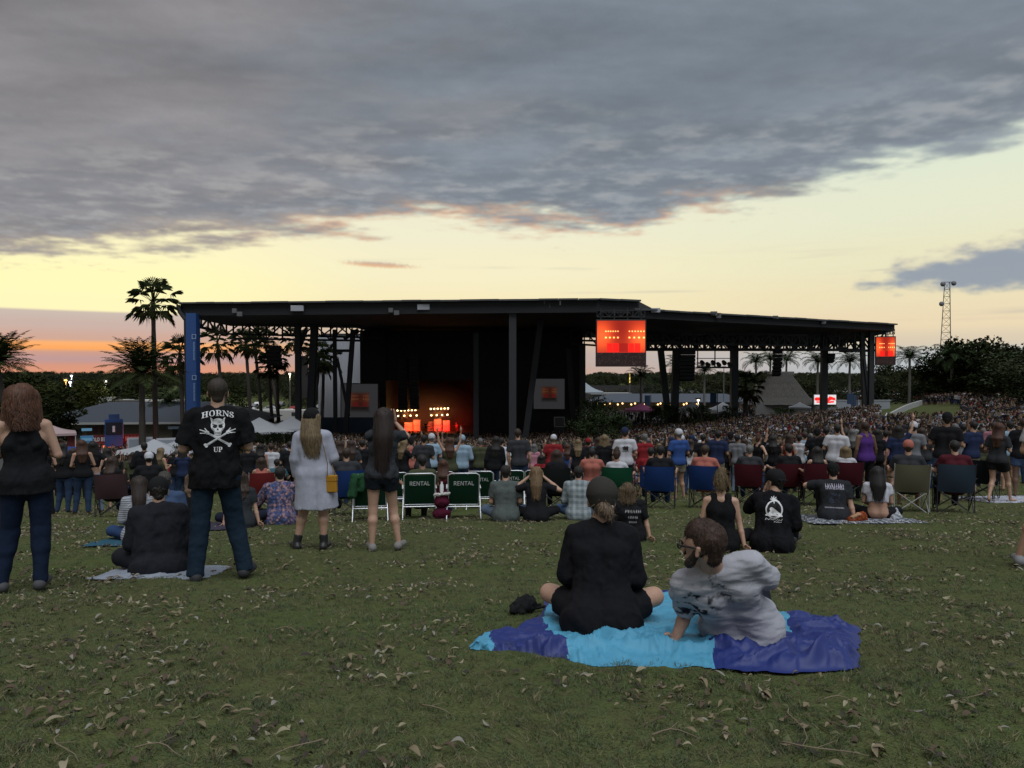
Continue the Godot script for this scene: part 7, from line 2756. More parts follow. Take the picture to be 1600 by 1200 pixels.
func lamp_post(px: float, py: float, d: float, color: Color, energy: float, label: String, lit := true) -> void:
	var g := ground(px, d)
	var h := at(px, py, d).y - g.y
	var o := thing("lamp_post", label, "lamp post", g, 0.0, "lamp posts of the car park")
	part(o, "pole", tube_mesh([Vector3(0, -0.2, 0), Vector3(0, h, 0)], [0.12, 0.08], 6), plain(0.12, 0.12, 0.12))
	part(o, "lamp_head", box_mesh(Vector3(0.9, 0.25, 0.5), 0.05), plain(0.05, 0.05, 0.05), Vector3(0, h + 0.25, 0))
	if lit:
		var m := lamp_mat(1, 1, 1, energy * 0.5)
		m.emission = color
		var sp := SphereMesh.new()
		sp.radius = 0.26
		sp.height = 0.4
		sp.radial_segments = 10
		sp.rings = 5
		part(o, "lamp", sp, m, Vector3(0, h - 0.05, 0.1))
		var l := OmniLight3D.new()
		l.name = "lamp_post_light"
		l.light_color = color
		l.light_energy = energy * 0.8
		l.light_size = 0.3
		l.omni_range = 80.0
		l.omni_attenuation = 2.0
		l.shadow_enabled = true
		add_child(l, true)
		l.position = g + Vector3(0, h - 0.6, 0.3)

func build_plaza() -> void:
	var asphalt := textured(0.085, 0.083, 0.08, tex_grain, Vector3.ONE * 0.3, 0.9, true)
	patch("plaza_pavement", "grey pavement of the plaza beside the pavilion", asphalt, -260, 330, 66, 128, 0.03)
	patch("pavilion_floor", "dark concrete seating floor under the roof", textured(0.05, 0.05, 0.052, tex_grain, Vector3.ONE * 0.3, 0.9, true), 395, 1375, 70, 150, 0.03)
	patch("far_plaza", "grey pavement beyond the open side of the roof", asphalt, 905, 1330, 150.5, 230, 0.05)
	patch("car_park", "asphalt car park beyond the amphitheatre", asphalt, 860, 1500, 285, 520, 0.05)
	# --- long concession hall
	var d := 112.0
	var g := ground(190, d)
	var o := thing("concession_hall", "long low hall with grey-blue hip roof and tan walls behind the stalls", "building", Vector3(at(225, 600, d).x, g.y, -d - 6.0), 0.10)
	var eave := at(190, 659, d - 1.0).y - g.y
	var ridge := at(190, 628, d + 5.0).y - g.y
	var st := begin()
	hip_roof(st, 34.0, 17.0, ridge - eave, 9.0)
	part(o, "roof", done(st), textured(0.060, 0.072, 0.092, tex_grain, Vector3.ONE * 0.25, 0.85), Vector3(0, eave, 0))
	block(o, "wall", textured(0.165, 0.148, 0.098, tex_grain, Vector3.ONE * 0.2), Vector3(-15.8, -1.0, -6.8), Vector3(15.8, eave - 0.05, 6.8))
	block(o, "fascia", plain(0.26, 0.26, 0.24), Vector3(-17.05, eave - 0.28, 8.45), Vector3(17.05, eave + 0.02, 8.6))
	block(o, "door", plain(0.075, 0.035, 0.022), Vector3(-8.4, -0.5, 6.82), Vector3(-6.2, 2.7, 6.95))
	for k in 3:
		block(o, "door_panel", plain(0.06, 0.027, 0.017), Vector3(-8.25 + k * 0.68, 0.0, 6.96), Vector3(-7.72 + k * 0.68, 2.45, 7.0))
	for k in 2:
		block(o, "awning", plain(0.13, 0.17, 0.2), Vector3(3.6 + k * 3.4, 2.3, 6.82), Vector3(6.6 + k * 3.4, 2.75, 8.2))
		block(o, "serving_window", plain(0.02, 0.02, 0.02), Vector3(3.8 + k * 3.4, 0.9, 6.82), Vector3(6.4 + k * 3.4, 2.25, 6.9))
	for k in 4:
		block(o, "window", plain(0.03, 0.03, 0.035), Vector3(-14.0 + k * 1.3, 1.0, 6.82), Vector3(-13.1 + k * 1.3, 2.3, 6.9))
	# buildings beyond the hall
	o = thing("white_shed", "low white gabled shed rising behind the long hall roof", "building", ground(144, 150))
	block(o, "wall", plain(0.32, 0.32, 0.31), Vector3(-4.5, -1, -4), Vector3(4.5, 4.6, 4))
	st = begin()
	for s: float in [-1.0, 1.0]:
		quad(st, Vector3(-5, 4.5, s * 4.4), Vector3(-5, 5.9, 0), Vector3(5, 5.9, 0), Vector3(5, 4.5, s * 4.4))
	part(o, "roof", done(st), plain(0.30, 0.30, 0.29))
	block(o, "vent", plain(0.05, 0.05, 0.05), Vector3(1.4, 4.7, 4.02), Vector3(3.6, 5.3, 4.1))
	for q in [[178, 152, 7.0, 0.40, "cream site trailer with two dark windows behind the hall"], [199, 150, 5.6, 0.06, "dark site trailer behind the hall"], [256, 153, 9.0, 0.42, "long white trailer behind the palms and the hall"], [75, 148, 4.0, 0.34, "small white hut behind the hall's end"], [440, 160, 12.0, 0.40, "white trailer seen between the first columns"]]:
		g = ground(q[0], q[1])
		o = thing("site_trailer", q[4], "trailer", g, 0.0, "site trailers")
		var c := plain(q[3], q[3] * 0.97, q[3] * 0.92)
		var tp := 5.0 if q[0] < 300 else 2.6
		part(o, "cabin", box_mesh(Vector3(q[2], tp, 3.0), 0.1), c, Vector3(0, tp / 2 + 0.3, 0))
		for k in 2:
			part(o, "window", box_mesh(Vector3(0.9, 0.8, 0.1), 0.02), plain(0.02, 0.02, 0.022), Vector3((k - 0.5) * q[2] * 0.5, tp - 0.6, 1.5))
		for k in 2:
			part(o, "wheel", tube_mesh([Vector3((k - 0.5) * 1.2, 0.35, 1.35), Vector3((k - 0.5) * 1.2, 0.35, 1.6)], [0.35], 12), plain(0.02, 0.02, 0.02))
	# --- beer stand with its blue tower
	g = ground(177, 86)
	o = thing("drinks_stand", "red drinks stand with an ice cold beer sign and a blue can tower", "stall", g, square(177))
	var y0 := at(177, 690, 86).y - g.y
	block(o, "counter", plain(0.10, 0.10, 0.11), Vector3(-3.2, -0.4, -1.5), Vector3(3.2, 1.1, 1.0))
	block(o, "back_wall", plain(0.05, 0.02, 0.02), Vector3(-3.2, -0.4, -1.8), Vector3(3.2, y0 + 0.2, -1.5))
	block(o, "sign_board", plain(0.10, 0.010, 0.010), Vector3(-3.3, y0 - 0.15, 0.6), Vector3(3.1, y0 + 0.85, 0.8))
	var lt := part(o, "lettering", letters("ICE COLD BEER", 0.62, "Droid Sans", true, 0.03), plain(0.55, 0.52, 0.5), Vector3(-1.75, y0 + 0.36, 0.84))
	lt.scale.x = 0.62
	lt = part(o, "lettering", letters("ICE COLD BEER", 0.62, "Droid Sans", true, 0.03), plain(0.5, 0.25, 0.22), Vector3(2.05, y0 + 0.36, 0.84))
	lt.scale.x = 0.40
	block(o, "side_post", plain(0.09, 0.015, 0.015), Vector3(-4.6, -0.4, -0.2), Vector3(-3.9, y0 + 0.8, 0.6))
	for q in [[-2.9, -0.3], [1.4, 3.0]]:
		var t := tube_mesh([Vector3(q[0], y0 - 0.45, 0.9), Vector3(q[1], y0 - 0.45, 0.9)], [0.10], 8)
		part(o, "neon_tube", t, lamp_mat(1.0, 0.16, 0.06, 2.2))
		var l := OmniLight3D.new()
		l.name = "neon_glow"
		l.light_color = Color(1.0, 0.3, 0.15)
		l.light_energy = 2.0
		l.light_size = 0.4
		l.omni_range = 30.0
		l.omni_attenuation = 2.0
		l.shadow_enabled = true
		add_child(l, true)
		l.position = g + Vector3((q[0] + q[1]) / 2, y0 - 0.6, 1.4)
	var ty := at(177, 655, 86).y - g.y
	block(o, "tower", plain(0.016, 0.05, 0.17), Vector3(-0.9, y0 - 0.5, -0.6), Vector3(0.95, ty, 1.3))
	block(o, "tower_screen", plain(0.012, 0.014, 0.02, 0.3), Vector3(-0.8, y0 + 0.9, 1.3), Vector3(0.85, ty - 0.3, 1.36))
	block(o, "tower_emblem", plain(0.45, 0.47, 0.5), Vector3(-0.12, y0 + 1.2, 1.36), Vector3(0.14, ty - 0.7, 1.4))
	block(o, "tower_side_print", plain(0.35, 0.38, 0.45), Vector3(0.95, y0 + 0.4, 0.0), Vector3(1.0, ty - 0.3, 1.1))
	block(o, "tower_crown", plain(0.03, 0.06, 0.16), Vector3(-0.5, ty, 0.0), Vector3(0.6, ty + 0.6, 0.8))
	for k in 9:
		part(o, "poster", box_mesh(Vector3(0.4, 0.7, 0.05), 0.01), plain([0.12, 0.30, 0.05][k % 3], [0.02, 0.3, 0.06][k % 3], [0.03, 0.32, 0.14][k % 3]), Vector3(-2.8 + k * 0.68, 0.55, 1.05))
	o = thing("blue_sign_totem", "light blue upright banner beside the red drinks stand", "banner", ground(135, 82), square(135))
	block(o, "panel", plain(0.05, 0.20, 0.36), Vector3(-0.62, 0, -0.1), Vector3(0.62, at(135, 681, 82).y - ground(135, 82).y, 0.1))
	for k in 3:
		block(o, "stripe", plain(0.16, 0.36, 0.52), Vector3(-0.5, 1.2 + k * 1.1, 0.1), Vector3(0.5, 1.5 + k * 1.1, 0.13))
	for q in [[218, 84], [264, 82]]:
		o = thing("menu_board", "white-framed menu board standing near the tent", "sign", ground(q[0], q[1]), square(q[0]), "menu boards on the plaza")
		block(o, "frame", plain(0.4, 0.4, 0.42), Vector3(-1.3, 0.2, -0.06), Vector3(1.3, 2.6, 0.06))
		block(o, "sheet", plain(0.22, 0.24, 0.27), Vector3(-1.1, 0.4, 0.06), Vector3(1.1, 2.4, 0.09))
	# tents
	var white := fabric(0.36, 0.37, 0.39, 1.0)
	tent(240, 66, 686, 706, 6.0, white, "big white canopy tent in front of the tall palms")
	tent(292, 70, 678, 700, 5.5, white, "white canopy tent behind the skull-shirt man")
	tent(74, 60, 693, 704, 4.6, fabric(0.03, 0.06, 0.22, 1.0), "blue canopy tent behind the auburn-haired woman")
	tent(78, 84, 663, 676, 5.0, fabric(0.40, 0.30, 0.30, 1.0), "white and red canopy tent at the end of the hall")
	tent(120, 52, 708, 722, 3.4, white, "small white canopy among the standing women")
	tent(405, 104, 652, 672, 9.0, white, "white tent seen under the roof behind the hedge")
	tent(455, 106, 650, 668, 7.0, white, "white tent beside the first raking column")
	tent(352, 110, 655, 674, 7.0, white, "pale tent roof above the skull-shirt man's shoulder")
	tent(1002, 150, 629, 640, 6.5, fabric(0.32, 0.10, 0.20, 1.0), "pink canopy tent beyond the open side of the roof")
	tent(914, 185, 597, 612, 9.0, fabric(0.30, 0.34, 0.38, 1.0), "pale peaked tent beside the stage wall")
	tent(1083, 140, 629, 642, 9.0, white, "pale peaked tent between the paired columns and round shrub")
	tent(1130, 146, 628, 642, 8.0, white, "pale peaked tent beside the second wing column")
	tent(1250, 142, 628, 636, 4.0, white, "tiny white canopy at the foot of the thatched hut")
	# --- concession roofs beyond the wing
	g = ground(1010, 190)
	o = thing("grey_roof_hall", "wide low hall with grey-blue roof and a row of warm lamps beyond the wing", "building", Vector3(at(1052, 600, 190).x, g.y, -196), 0.0)
	eave = at(1010, 628, 190).y - g.y
	st = begin()
	hip_roof(st, 42.0, 16.0, at(1010, 615, 196).y - g.y - eave, 6.0)
	part(o, "roof", done(st), plain(0.058, 0.068, 0.086), Vector3(0, eave, 0))
	block(o, "wall", plain(0.10, 0.085, 0.06), Vector3(-19, -1, -6), Vector3(19, eave, 6))
	for k in 16:
		var sp := SphereMesh.new()
		sp.radius = 0.22
		sp.height = 0.44
		sp.radial_segments = 8
		sp.rings = 4
		part(o, "lamp", sp, lamp_mat(1.0, 0.62, 0.25, 2.2), Vector3(-19.5 + k * 1.65 + 0.5 * sin(k * 3.0), eave - 0.35 - 0.25 * (k % 2), 7.2))
	o = thing("pale_roof", "flat pale roof beside the grey hall seen past the stage wall", "building", ground(955, 205))
	block(o, "roof", plain(0.24, 0.24, 0.23), Vector3(-6, 4.6, -4), Vector3(5, 5.0, 4))
	block(o, "wall", plain(0.10, 0.10, 0.09), Vector3(-5.5, -1, -3.5), Vector3(4.5, 4.6, 3.5))
	o = thing("brown_fence", "long dark brown fence beyond the tents", "fence", Vector3.ZERO)
	for k in 14:
		var p := ground(915 + k * 8, 232)
		var q := ground(915 + k * 8 + 7.7, 232)
		block(o, "fence_panel", plain(0.030, 0.026, 0.026), Vector3(p.x, p.y - 0.5, -232), Vector3(q.x, at(915, 602, 232).y, -231.8))
	# string of lights, lit
	g = ground(984, 200)
	o = thing("light_column", "thin upright column of yellow lights among the far trees", "lamp", g)
	part(o, "lamp_tube", tube_mesh([Vector3(0, at(984, 598, 200).y - g.y, 0), Vector3(0, at(984, 584, 200).y - g.y, 0)], [0.14], 6), lamp_mat(1.0, 0.7, 0.15, 0.8))
	part(o, "post", tube_mesh([Vector3(0, -0.5, 0), Vector3(0, at(984, 598, 200).y - g.y, 0)], [0.1], 6), plain(0.1, 0.1, 0.1))
	# --- thatched hut
	g = ground(1225, 158)
	o = thing("thatched_hut", "big hut with a steep grey thatched roof behind the wing", "building", Vector3(g.x, g.y, -160), 0.0)
	var top := at(1225, 583, 160).y - g.y
	var lip := at(1225, 631, 160).y - g.y
	st = begin()
	st.set_smooth_group(0)
	var rings := []
	for k in 9:
		var t := k / 8.0
		var w := lerpf(8.0, 2.2, pow(t, 0.62))
		var dd := lerpf(6.5, 1.4, pow(t, 0.62))
		var ring := []
		for a in 25:
			var q := TAU * a / 24.0
			var c := Vector2(cos(q), sin(q))
			c = c / pow(pow(absf(c.x), 3.2) + pow(absf(c.y), 3.2), 1.0 / 3.2)
			ring.append(Vector3(c.x * w + noise_a.get_noise_2d(q * 9.0, t * 30.0) * 0.25, lerpf(lip, top, t) + noise_a.get_noise_2d(q * 14.0, t * 20.0) * 0.2, c.y * dd))
		rings.append(ring)
	for k in 8:
		for a in 24:
			quad(st, rings[k][a], rings[k][a + 1], rings[k + 1][a + 1], rings[k + 1][a])
	part(o, "thatch", done(st), textured(0.13, 0.118, 0.105, tex_strand, Vector3(0.5, 0.12, 0.5), 0.95))
	block(o, "ridge_cap", plain(0.12, 0.11, 0.10), Vector3(-2.6, top - 0.25, -0.9), Vector3(2.6, top + 0.35, 0.9))
	block(o, "wall", plain(0.10, 0.095, 0.09), Vector3(-7.2, -1, -5.5), Vector3(7.2, lip + 0.4, 5.6))
	block(o, "doorway", plain(0.012, 0.012, 0.012), Vector3(4.2, lip - 0.2, 6.55), Vector3(5.4, lip + 2.0, 6.9))
	# red and white display by the hut
	g = ground(1289, 150)
	o = thing("led_sign", "bright red and white display sign beside the thatched hut", "sign", Vector3(g.x, g.y, -150), 0.0)
	var cy := at(1289, 624.5, 150).y - g.y
	part(o, "case", box_mesh(Vector3(4.6, 2.1, 0.3), 0.05), plain(0.3, 0.3, 0.3), Vector3(0, cy, 0))
	var im := Image.create(64, 28, false, Image.FORMAT_RGB8)
	im.fill(Color(0.75, 0.73, 0.74))
	for q in [[Vector2(6, 12), Vector2(26, 11), 5.0], [Vector2(34, 18), Vector2(48, 10), 5.0], [Vector2(46, 8), Vector2(58, 12), 4.0], [Vector2(8, 21), Vector2(28, 21), 2.0], [Vector2(40, 22), Vector2(56, 20), 2.5]]:
		stroke(im, q[0], q[1], q[2], q[2], Color(0.85, 0.12, 0.10))
	var m := lamp_mat(1, 1, 1, 1.0)
	m.emission = Color.WHITE
	m.emission_operator = BaseMaterial3D.EMISSION_OP_MULTIPLY
	m.emission_texture = ImageTexture.create_from_image(im)
	var qm := QuadMesh.new()
	qm.size = Vector2(4.4, 1.9)
	part(o, "display", qm, m, Vector3(0, cy, 0.17))
	part(o, "post", tube_mesh([Vector3(0, -0.5, 0), Vector3(0, cy - 1, 0)], [0.2], 8), plain(0.1, 0.1, 0.1))
	# pale boundary wall
	o = thing("boundary_wall", "long pale wall between the hut and the end of the wing", "wall", Vector3.ZERO)
	for q in [[1308, 1346, 626, 148], [1346, 1391, 626, 136]]:
		var p := ground(q[0], q[3])
		block(o, "panel", plain(0.24, 0.26, 0.28), Vector3(at(q[0], 600, q[3]).x, p.y - 1.5, -q[3]), Vector3(at(q[1], 600, q[3]).x, at(q[0], q[2], q[3]).y, -q[3] - 0.4))
		block(o, "coping", plain(0.32, 0.33, 0.34), Vector3(at(q[0], 600, q[3]).x - 0.1, at(q[0], q[2], q[3]).y, -q[3] + 0.1), Vector3(at(q[1], 600, q[3]).x + 0.1, at(q[0], q[2], q[3]).y + 0.12, -q[3] - 0.5))
	for q in [[1334, 619, 140], [1340, 622, 141], [1017, 622, 150], [1121, 618, 128]]:
		g = ground(q[0], q[2])
		o = thing("pole_banner", "blue banner on a thin pole on the plaza", "banner", g, 0.0, "blue pole banners")
		var hh := at(q[0], q[1] - 5, q[2]).y - g.y
		part(o, "pole", tube_mesh([Vector3(0, -0.3, 0), Vector3(0, hh, 0)], [0.08], 6), plain(0.05, 0.05, 0.05))
		part(o, "cloth", box_mesh(Vector3(1.1, 2.0, 0.06), 0.02), plain(0.02, 0.045, 0.10), Vector3(-0.7, hh - 1.1, 0))
	# --- lattice mast
	var md := 260.0
	g = ground(1481, md)
	o = thing("lattice_mast", "tall guyless lattice mast with dishes above the trees", "mast", g)
	var mh := at(1481, 441, md).y - g.y
	var legs := [[-1.0, -1.0], [1.0, -1.0], [0.0, 1.0]]
	var ms := plain(0.13, 0.13, 0.14, 0.6)
	for q in legs:
		part(o, "leg", tube_mesh([Vector3(q[0] * 2.6, -1, q[1] * 2.2), Vector3(q[0] * 0.9, mh, q[1] * 0.8)], [0.16, 0.12], 6), ms)
	var bays := 17
	for k in bays:
		st = begin()
		for s in 3:
			var a: Array = legs[s]
			var b: Array = legs[(s + 1) % 3]
			var t0 := k / float(bays)
			var t1 := (k + 1) / float(bays)
			var p0 := Vector3(a[0] * lerpf(2.6, 0.9, t0), mh * t0, a[1] * lerpf(2.2, 0.8, t0))
			var p1 := Vector3(b[0] * lerpf(2.6, 0.9, t0), mh * t0, b[1] * lerpf(2.2, 0.8, t0))
			var p2 := Vector3(b[0] * lerpf(2.6, 0.9, t1), mh * t1, b[1] * lerpf(2.2, 0.8, t1))
			var p3 := Vector3(a[0] * lerpf(2.6, 0.9, t1), mh * t1, a[1] * lerpf(2.2, 0.8, t1))
			add_beam(st, p0, p1, 0.10)
			add_beam(st, p0 if k % 2 else p1, p2 if k % 2 else p3, 0.08)
		part(o, "brace_bay", done(st), ms)
	for q in [[-1.9, -0.3], [1.9, 0.0], [-2.3, -7.2]]:
		part(o, "dish", tube_mesh([Vector3(q[0], mh + q[1] - 0.4, -0.3), Vector3(q[0], mh + q[1] - 0.4, 0.15), Vector3(q[0], mh + q[1] - 0.4, 0.4)], [0.85, 0.8, 0.3], 12), ms)
	part(o, "head_frame", tube_mesh([Vector3(-2.2, mh, 0), Vector3(2.2, mh, 0)], [0.13], 6), ms)
	# --- lit lamps of the lots
	lamp_post(103, 594, 135, Color(1.0, 0.72, 0.36), 6.0, "parking lamp with a warm yellow glow above the hall")
	lamp_post(110, 597, 140, Color(0.95, 0.97, 1.0), 5.0, "white parking lamp just beside the warm yellow one")
	lamp_post(112, 587, 170, Color(0.95, 0.97, 1.0), 5.0, "farther white parking lamp above the warm yellow one")
	lamp_post(165, 596, 138, Color(1.0, 0.96, 0.9), 8.0, "bright white parking lamp above the white shed")
	lamp_post(453, 584, 190, Color(1.0, 0.93, 0.8), 9.0, "bright lamp at the horizon beside the first roof column")
	lamp_post(195, 579, 420, Color(1.0, 0.9, 0.75), 6.0, "distant lamp at the treetops behind the date palm")
	lamp_post(1365, 596, 150, Color(1, 1, 1), 0.0, "pale unlit pole at the end of the roof wing", false)
	lamp_post(1131, 575, 165, Color(1, 1, 1), 0.0, "pale unlit pole behind the hanging lamp rig", false)
	lamp_post(1585, 606, 124, Color(1.0, 0.97, 0.9), 5.0, "bright lamp at the top of the hill crowd")
	lamp_post(1091, 625, 132, Color(1.0, 0.95, 0.85), 2.5, "small white lamp above the pale peaked tent")
	# --- white rail round the seats
	var pts := []
	for q in [[985, 82], [1060, 83], [1140, 85], [1220, 87], [1290, 90], [1340, 94], [1370, 99], [1384, 104], [1386, 109]]:
		pts.append(ground(q[0], q[1]) + Vector3(0, 1.1, 0))
	o = thing("white_railing", "curving white tube railing behind the pavilion seats", "railing", Vector3.ZERO)
	part(o, "top_rail", tube_mesh(pts, [0.055], 6), plain(0.6, 0.6, 0.6))
	for k in pts.size() - 1:
		for t in 2:
			var p: Vector3 = pts[k].lerp(pts[k + 1], t * 0.5)
			part(o, "post", tube_mesh([Vector3(p.x, height(p.x, p.z) - 0.1, p.z), p], [0.04], 5), plain(0.55, 0.55, 0.55))
	# bank lights and a low pale parapet at the head of the grassy bank
	o = thing("bank_wall", "low pale wall running up beside the grassy bank", "wall", Vector3.ZERO)
	for k in 8:
		var a := ground(1392 + k * 6, 112 + k * 3.0)
		var b := ground(1392 + k * 6 + 6, 115 + k * 3.0)
		st = begin()
		add_beam(st, a + Vector3(0, 0.4, 0), b + Vector3(0, 0.4, 0), 0.3, 1.0)
		part(o, "section", done(st), plain(0.34, 0.34, 0.33))
	# --- cars in the car park
	var r := RandomNumberGenerator.new()
	r.seed = 70
	var proto := Node3D.new()
	st = begin()
	st.set_smooth_group(-1)
	var prof := [Vector2(-2.2, 0.35), Vector2(-2.2, 0.85), Vector2(-1.3, 0.95), Vector2(-0.7, 1.45), Vector2(0.9, 1.45), Vector2(1.5, 1.0), Vector2(2.2, 0.9), Vector2(2.2, 0.35)]
	for k in prof.size():
		var a: Vector2 = prof[k]
		var b: Vector2 = prof[(k + 1) % prof.size()]
		quad(st, Vector3(a.x, a.y, -0.85), Vector3(b.x, b.y, -0.85), Vector3(b.x, b.y, 0.85), Vector3(a.x, a.y, 0.85))
	for s: float in [-1.0, 1.0]:
		for k in range(1, prof.size() - 1):
			for q in [prof[0], prof[k], prof[k + 1]]:
				st.add_vertex(Vector3(q.x, q.y, s * 0.85))
	part(proto, "body", done(st), plain(0.5, 0.5, 0.5, 0.3))
	st = begin()
	for x in [-1.4, 1.4]:
		add_tube(st, [Vector3(x, 0.32, -0.88), Vector3(x, 0.32, 0.88)], [0.32], 8)
	part(proto, "wheels", done(st), plain(0.02, 0.02, 0.02))
	st = begin()
	add_box(st, Vector3(-0.75, 1.0, -0.87), Vector3(1.0, 1.36, 0.87))
	part(proto, "windows", done(st), plain(0.02, 0.022, 0.025, 0.15))
	var paints := [["white", 0.6, 0.6, 0.6], ["silver", 0.4, 0.41, 0.42], ["grey", 0.16, 0.16, 0.17], ["black", 0.02, 0.02, 0.02], ["red", 0.22, 0.02, 0.02], ["blue", 0.03, 0.06, 0.2]]
	var spots := []
	for row in 9:
		for k in 30:
			spots.append([860.0 + k * 22.0 + row * 5.0, 300.0 + row * 21.0, 0])
	for k in 26:
		spots.append([62.0 + 4.0 * k, 186.0 + (k % 4) * 14.0, 1])
	for k in 24:
		spots.append([305.0 + k * 9.0, 190.0 + (k % 4) * 16.0, 1])
	for q in spots:
		if r.randf() < 0.2:
			continue
		var c: Array = paints[[0, 0, 0, 1, 1, 2, 2, 3, 4, 5][r.randi() % 10]]
		var p := ground(q[0] + r.randf_range(-2, 2), q[1] + r.randf_range(-2, 2))
		var car := copy_of(proto, p + Vector3(0, 0.06, 0), PI / 2 * (r.randi() % 2) + r.randf_range(-0.1, 0.1), "parked_car", "%s car parked in the lot beyond the %s" % [c[0], "roof wing" if q[2] == 0 else "plaza"], "car", "parked cars")
		(car.get_node("body") as MeshInstance3D).material_override = plain(c[1], c[2], c[3], 0.3)
# ---------------------------------------------------------------- the crowd
var protos := {}

func proto(key: String) -> Node3D:
	if protos.has(key):
		return protos[key]
	var o := Node3D.new()
	var s := {"cell": 0.030, "tall": 1.72, "shoes": "", "wrinkle": 0.0, "stance": 0.12, "shift": 0.03 if key.hash() % 2 else -0.03}
	var w := key.split(" ")
	s.sex = w[0]
	s.pose = w[1]
	s.arms = w[2]
	s.top = w[3]
	s.bottom = w[4]
	s.hair = w[5]
	if w[5] == "long":
		s.fall = 0.36
		s.spread = 0.075
		s.volume = 0.006
	elif w[5] == "bob":
		s.hair = "long"
		s.fall = 0.14
		s.volume = 0.01
	if w[5] == "topknot":
		s.tuft = 0.0
	if w.size() > 6:
		s.hat = w[6]
	if w[0] == "f":
		s.tall = 1.65
	else:
		s.girth = 1.05
		s.tall = 1.76
	s.hem = 0.07
	if s.arms == "upone":
		s.arms = "down"
		s.armR = "up"
	if s.top == "tank":
		s.pad = 0.014
	dress(o, s)
	protos[key] = o
	return o

const COLORS := {"black": [0.012, 0.012, 0.014], "charcoal": [0.035, 0.037, 0.042], "grey": [0.16, 0.165, 0.18], "white": [0.50, 0.50, 0.53], "navy": [0.018, 0.027, 0.065], "blue": [0.03, 0.07, 0.22], "red": [0.22, 0.018, 0.022], "coral": [0.38, 0.13, 0.10], "pink": [0.42, 0.19, 0.24], "purple": [0.075, 0.028, 0.17], "olive": [0.06, 0.065, 0.035], "teal": [0.05, 0.12, 0.15], "light blue": [0.26, 0.36, 0.45], "maroon": [0.07, 0.012, 0.018]}
const LOWER := {"jeans": [0.028, 0.050, 0.10], "pale jeans": [0.17, 0.22, 0.29], "black trousers": [0.012, 0.012, 0.014], "khaki shorts": [0.24, 0.21, 0.16], "black shorts": [0.012, 0.013, 0.015], "denim shorts": [0.06, 0.10, 0.18], "black skirt": [0.012, 0.012, 0.014]}
const HAIRS := {"dark": [0.018, 0.012, 0.009], "brown": [0.07, 0.034, 0.018], "blond": [0.36, 0.245, 0.12], "auburn": [0.13, 0.045, 0.02], "grey": [0.27, 0.26, 0.25]}

func guest(px: float, d: float, sex: String, pose: String, arms: String, top: String, tcol: String, low: String, hair: String, hcol: String, hat := "", hatcol := "black", turn := 0.0, extra := "", tall := 1.0, tone := -1, where := "") -> Node3D:
	var bottom := "jeans"
	if low.contains("shorts"):
		bottom = "shorts"
	elif low.contains("skirt"):
		bottom = "skirt"
	var key := "%s %s %s %s %s %s%s" % [sex, pose, arms, top, bottom, hair, " " + hat if hat else ""]
	var word := {"tee": "t-shirt", "tank": "tank top", "long": "sweater", "hoodie": "hoodie", "crop": "crop top", "shirt": "shirt"}
	var act: String = {"down": "standing", "front": "standing", "up": "raising both arms", "upone": "raising one arm", "hip": "hands on hips", "phone": "raising hands", "clap": "clapping overhead", "rest": "sitting", "lap": "sitting", "head": "holding their head"}[arms]
	if pose == "chair":
		act = "seated"
	elif pose == "walk":
		act = "walking"
	var label := "%s in %s %s and %s%s, %s, %s" % [{"f": "woman", "m": "man"}[sex], tcol, word[top], low, (", %s cap" % hatcol) if hat else "", ("%s hair" % hcol), act]
	if extra:
		label = extra
	elif where:
		label += " " + where
	var o := copy_of(proto(key), ground(px, d), square(px) + turn, "person", label, "person", "audience on the lawn")
	o.scale = Vector3.ONE * tall
	if pose == "stand":
		o.rotation.z = 0.028 * sin(px * 1.9 + d)
		o.rotation.x = 0.02 * sin(px * 2.7)
	var c: Array = COLORS[tcol]
	var l: Array = LOWER[low]
	var h: Array = HAIRS[hcol]
	for n in o.get_children():
		var m := n as MeshInstance3D
		var nm := String(n.name)
		if nm == "body":
			m.material_override = skin(tone if tone >= 0 else [0, 0, 1, 1, 0, 2, 1, 3][int(px * 7 + d * 13) % 8])
		elif nm == "hair":
			m.material_override = hair_mat(h[0], h[1], h[2])
		elif nm in ["cap", "beanie"]:
			var k: Array = COLORS[hatcol]
			m.material_override = fabric(k[0], k[1], k[2], 6.0)
		elif nm in ["jeans", "shorts", "skirt", "trousers"]:
			m.material_override = fabric(l[0], l[1], l[2], 4.0)
		else:
			m.material_override = fabric(c[0], c[1], c[2], 2.5)
	return o

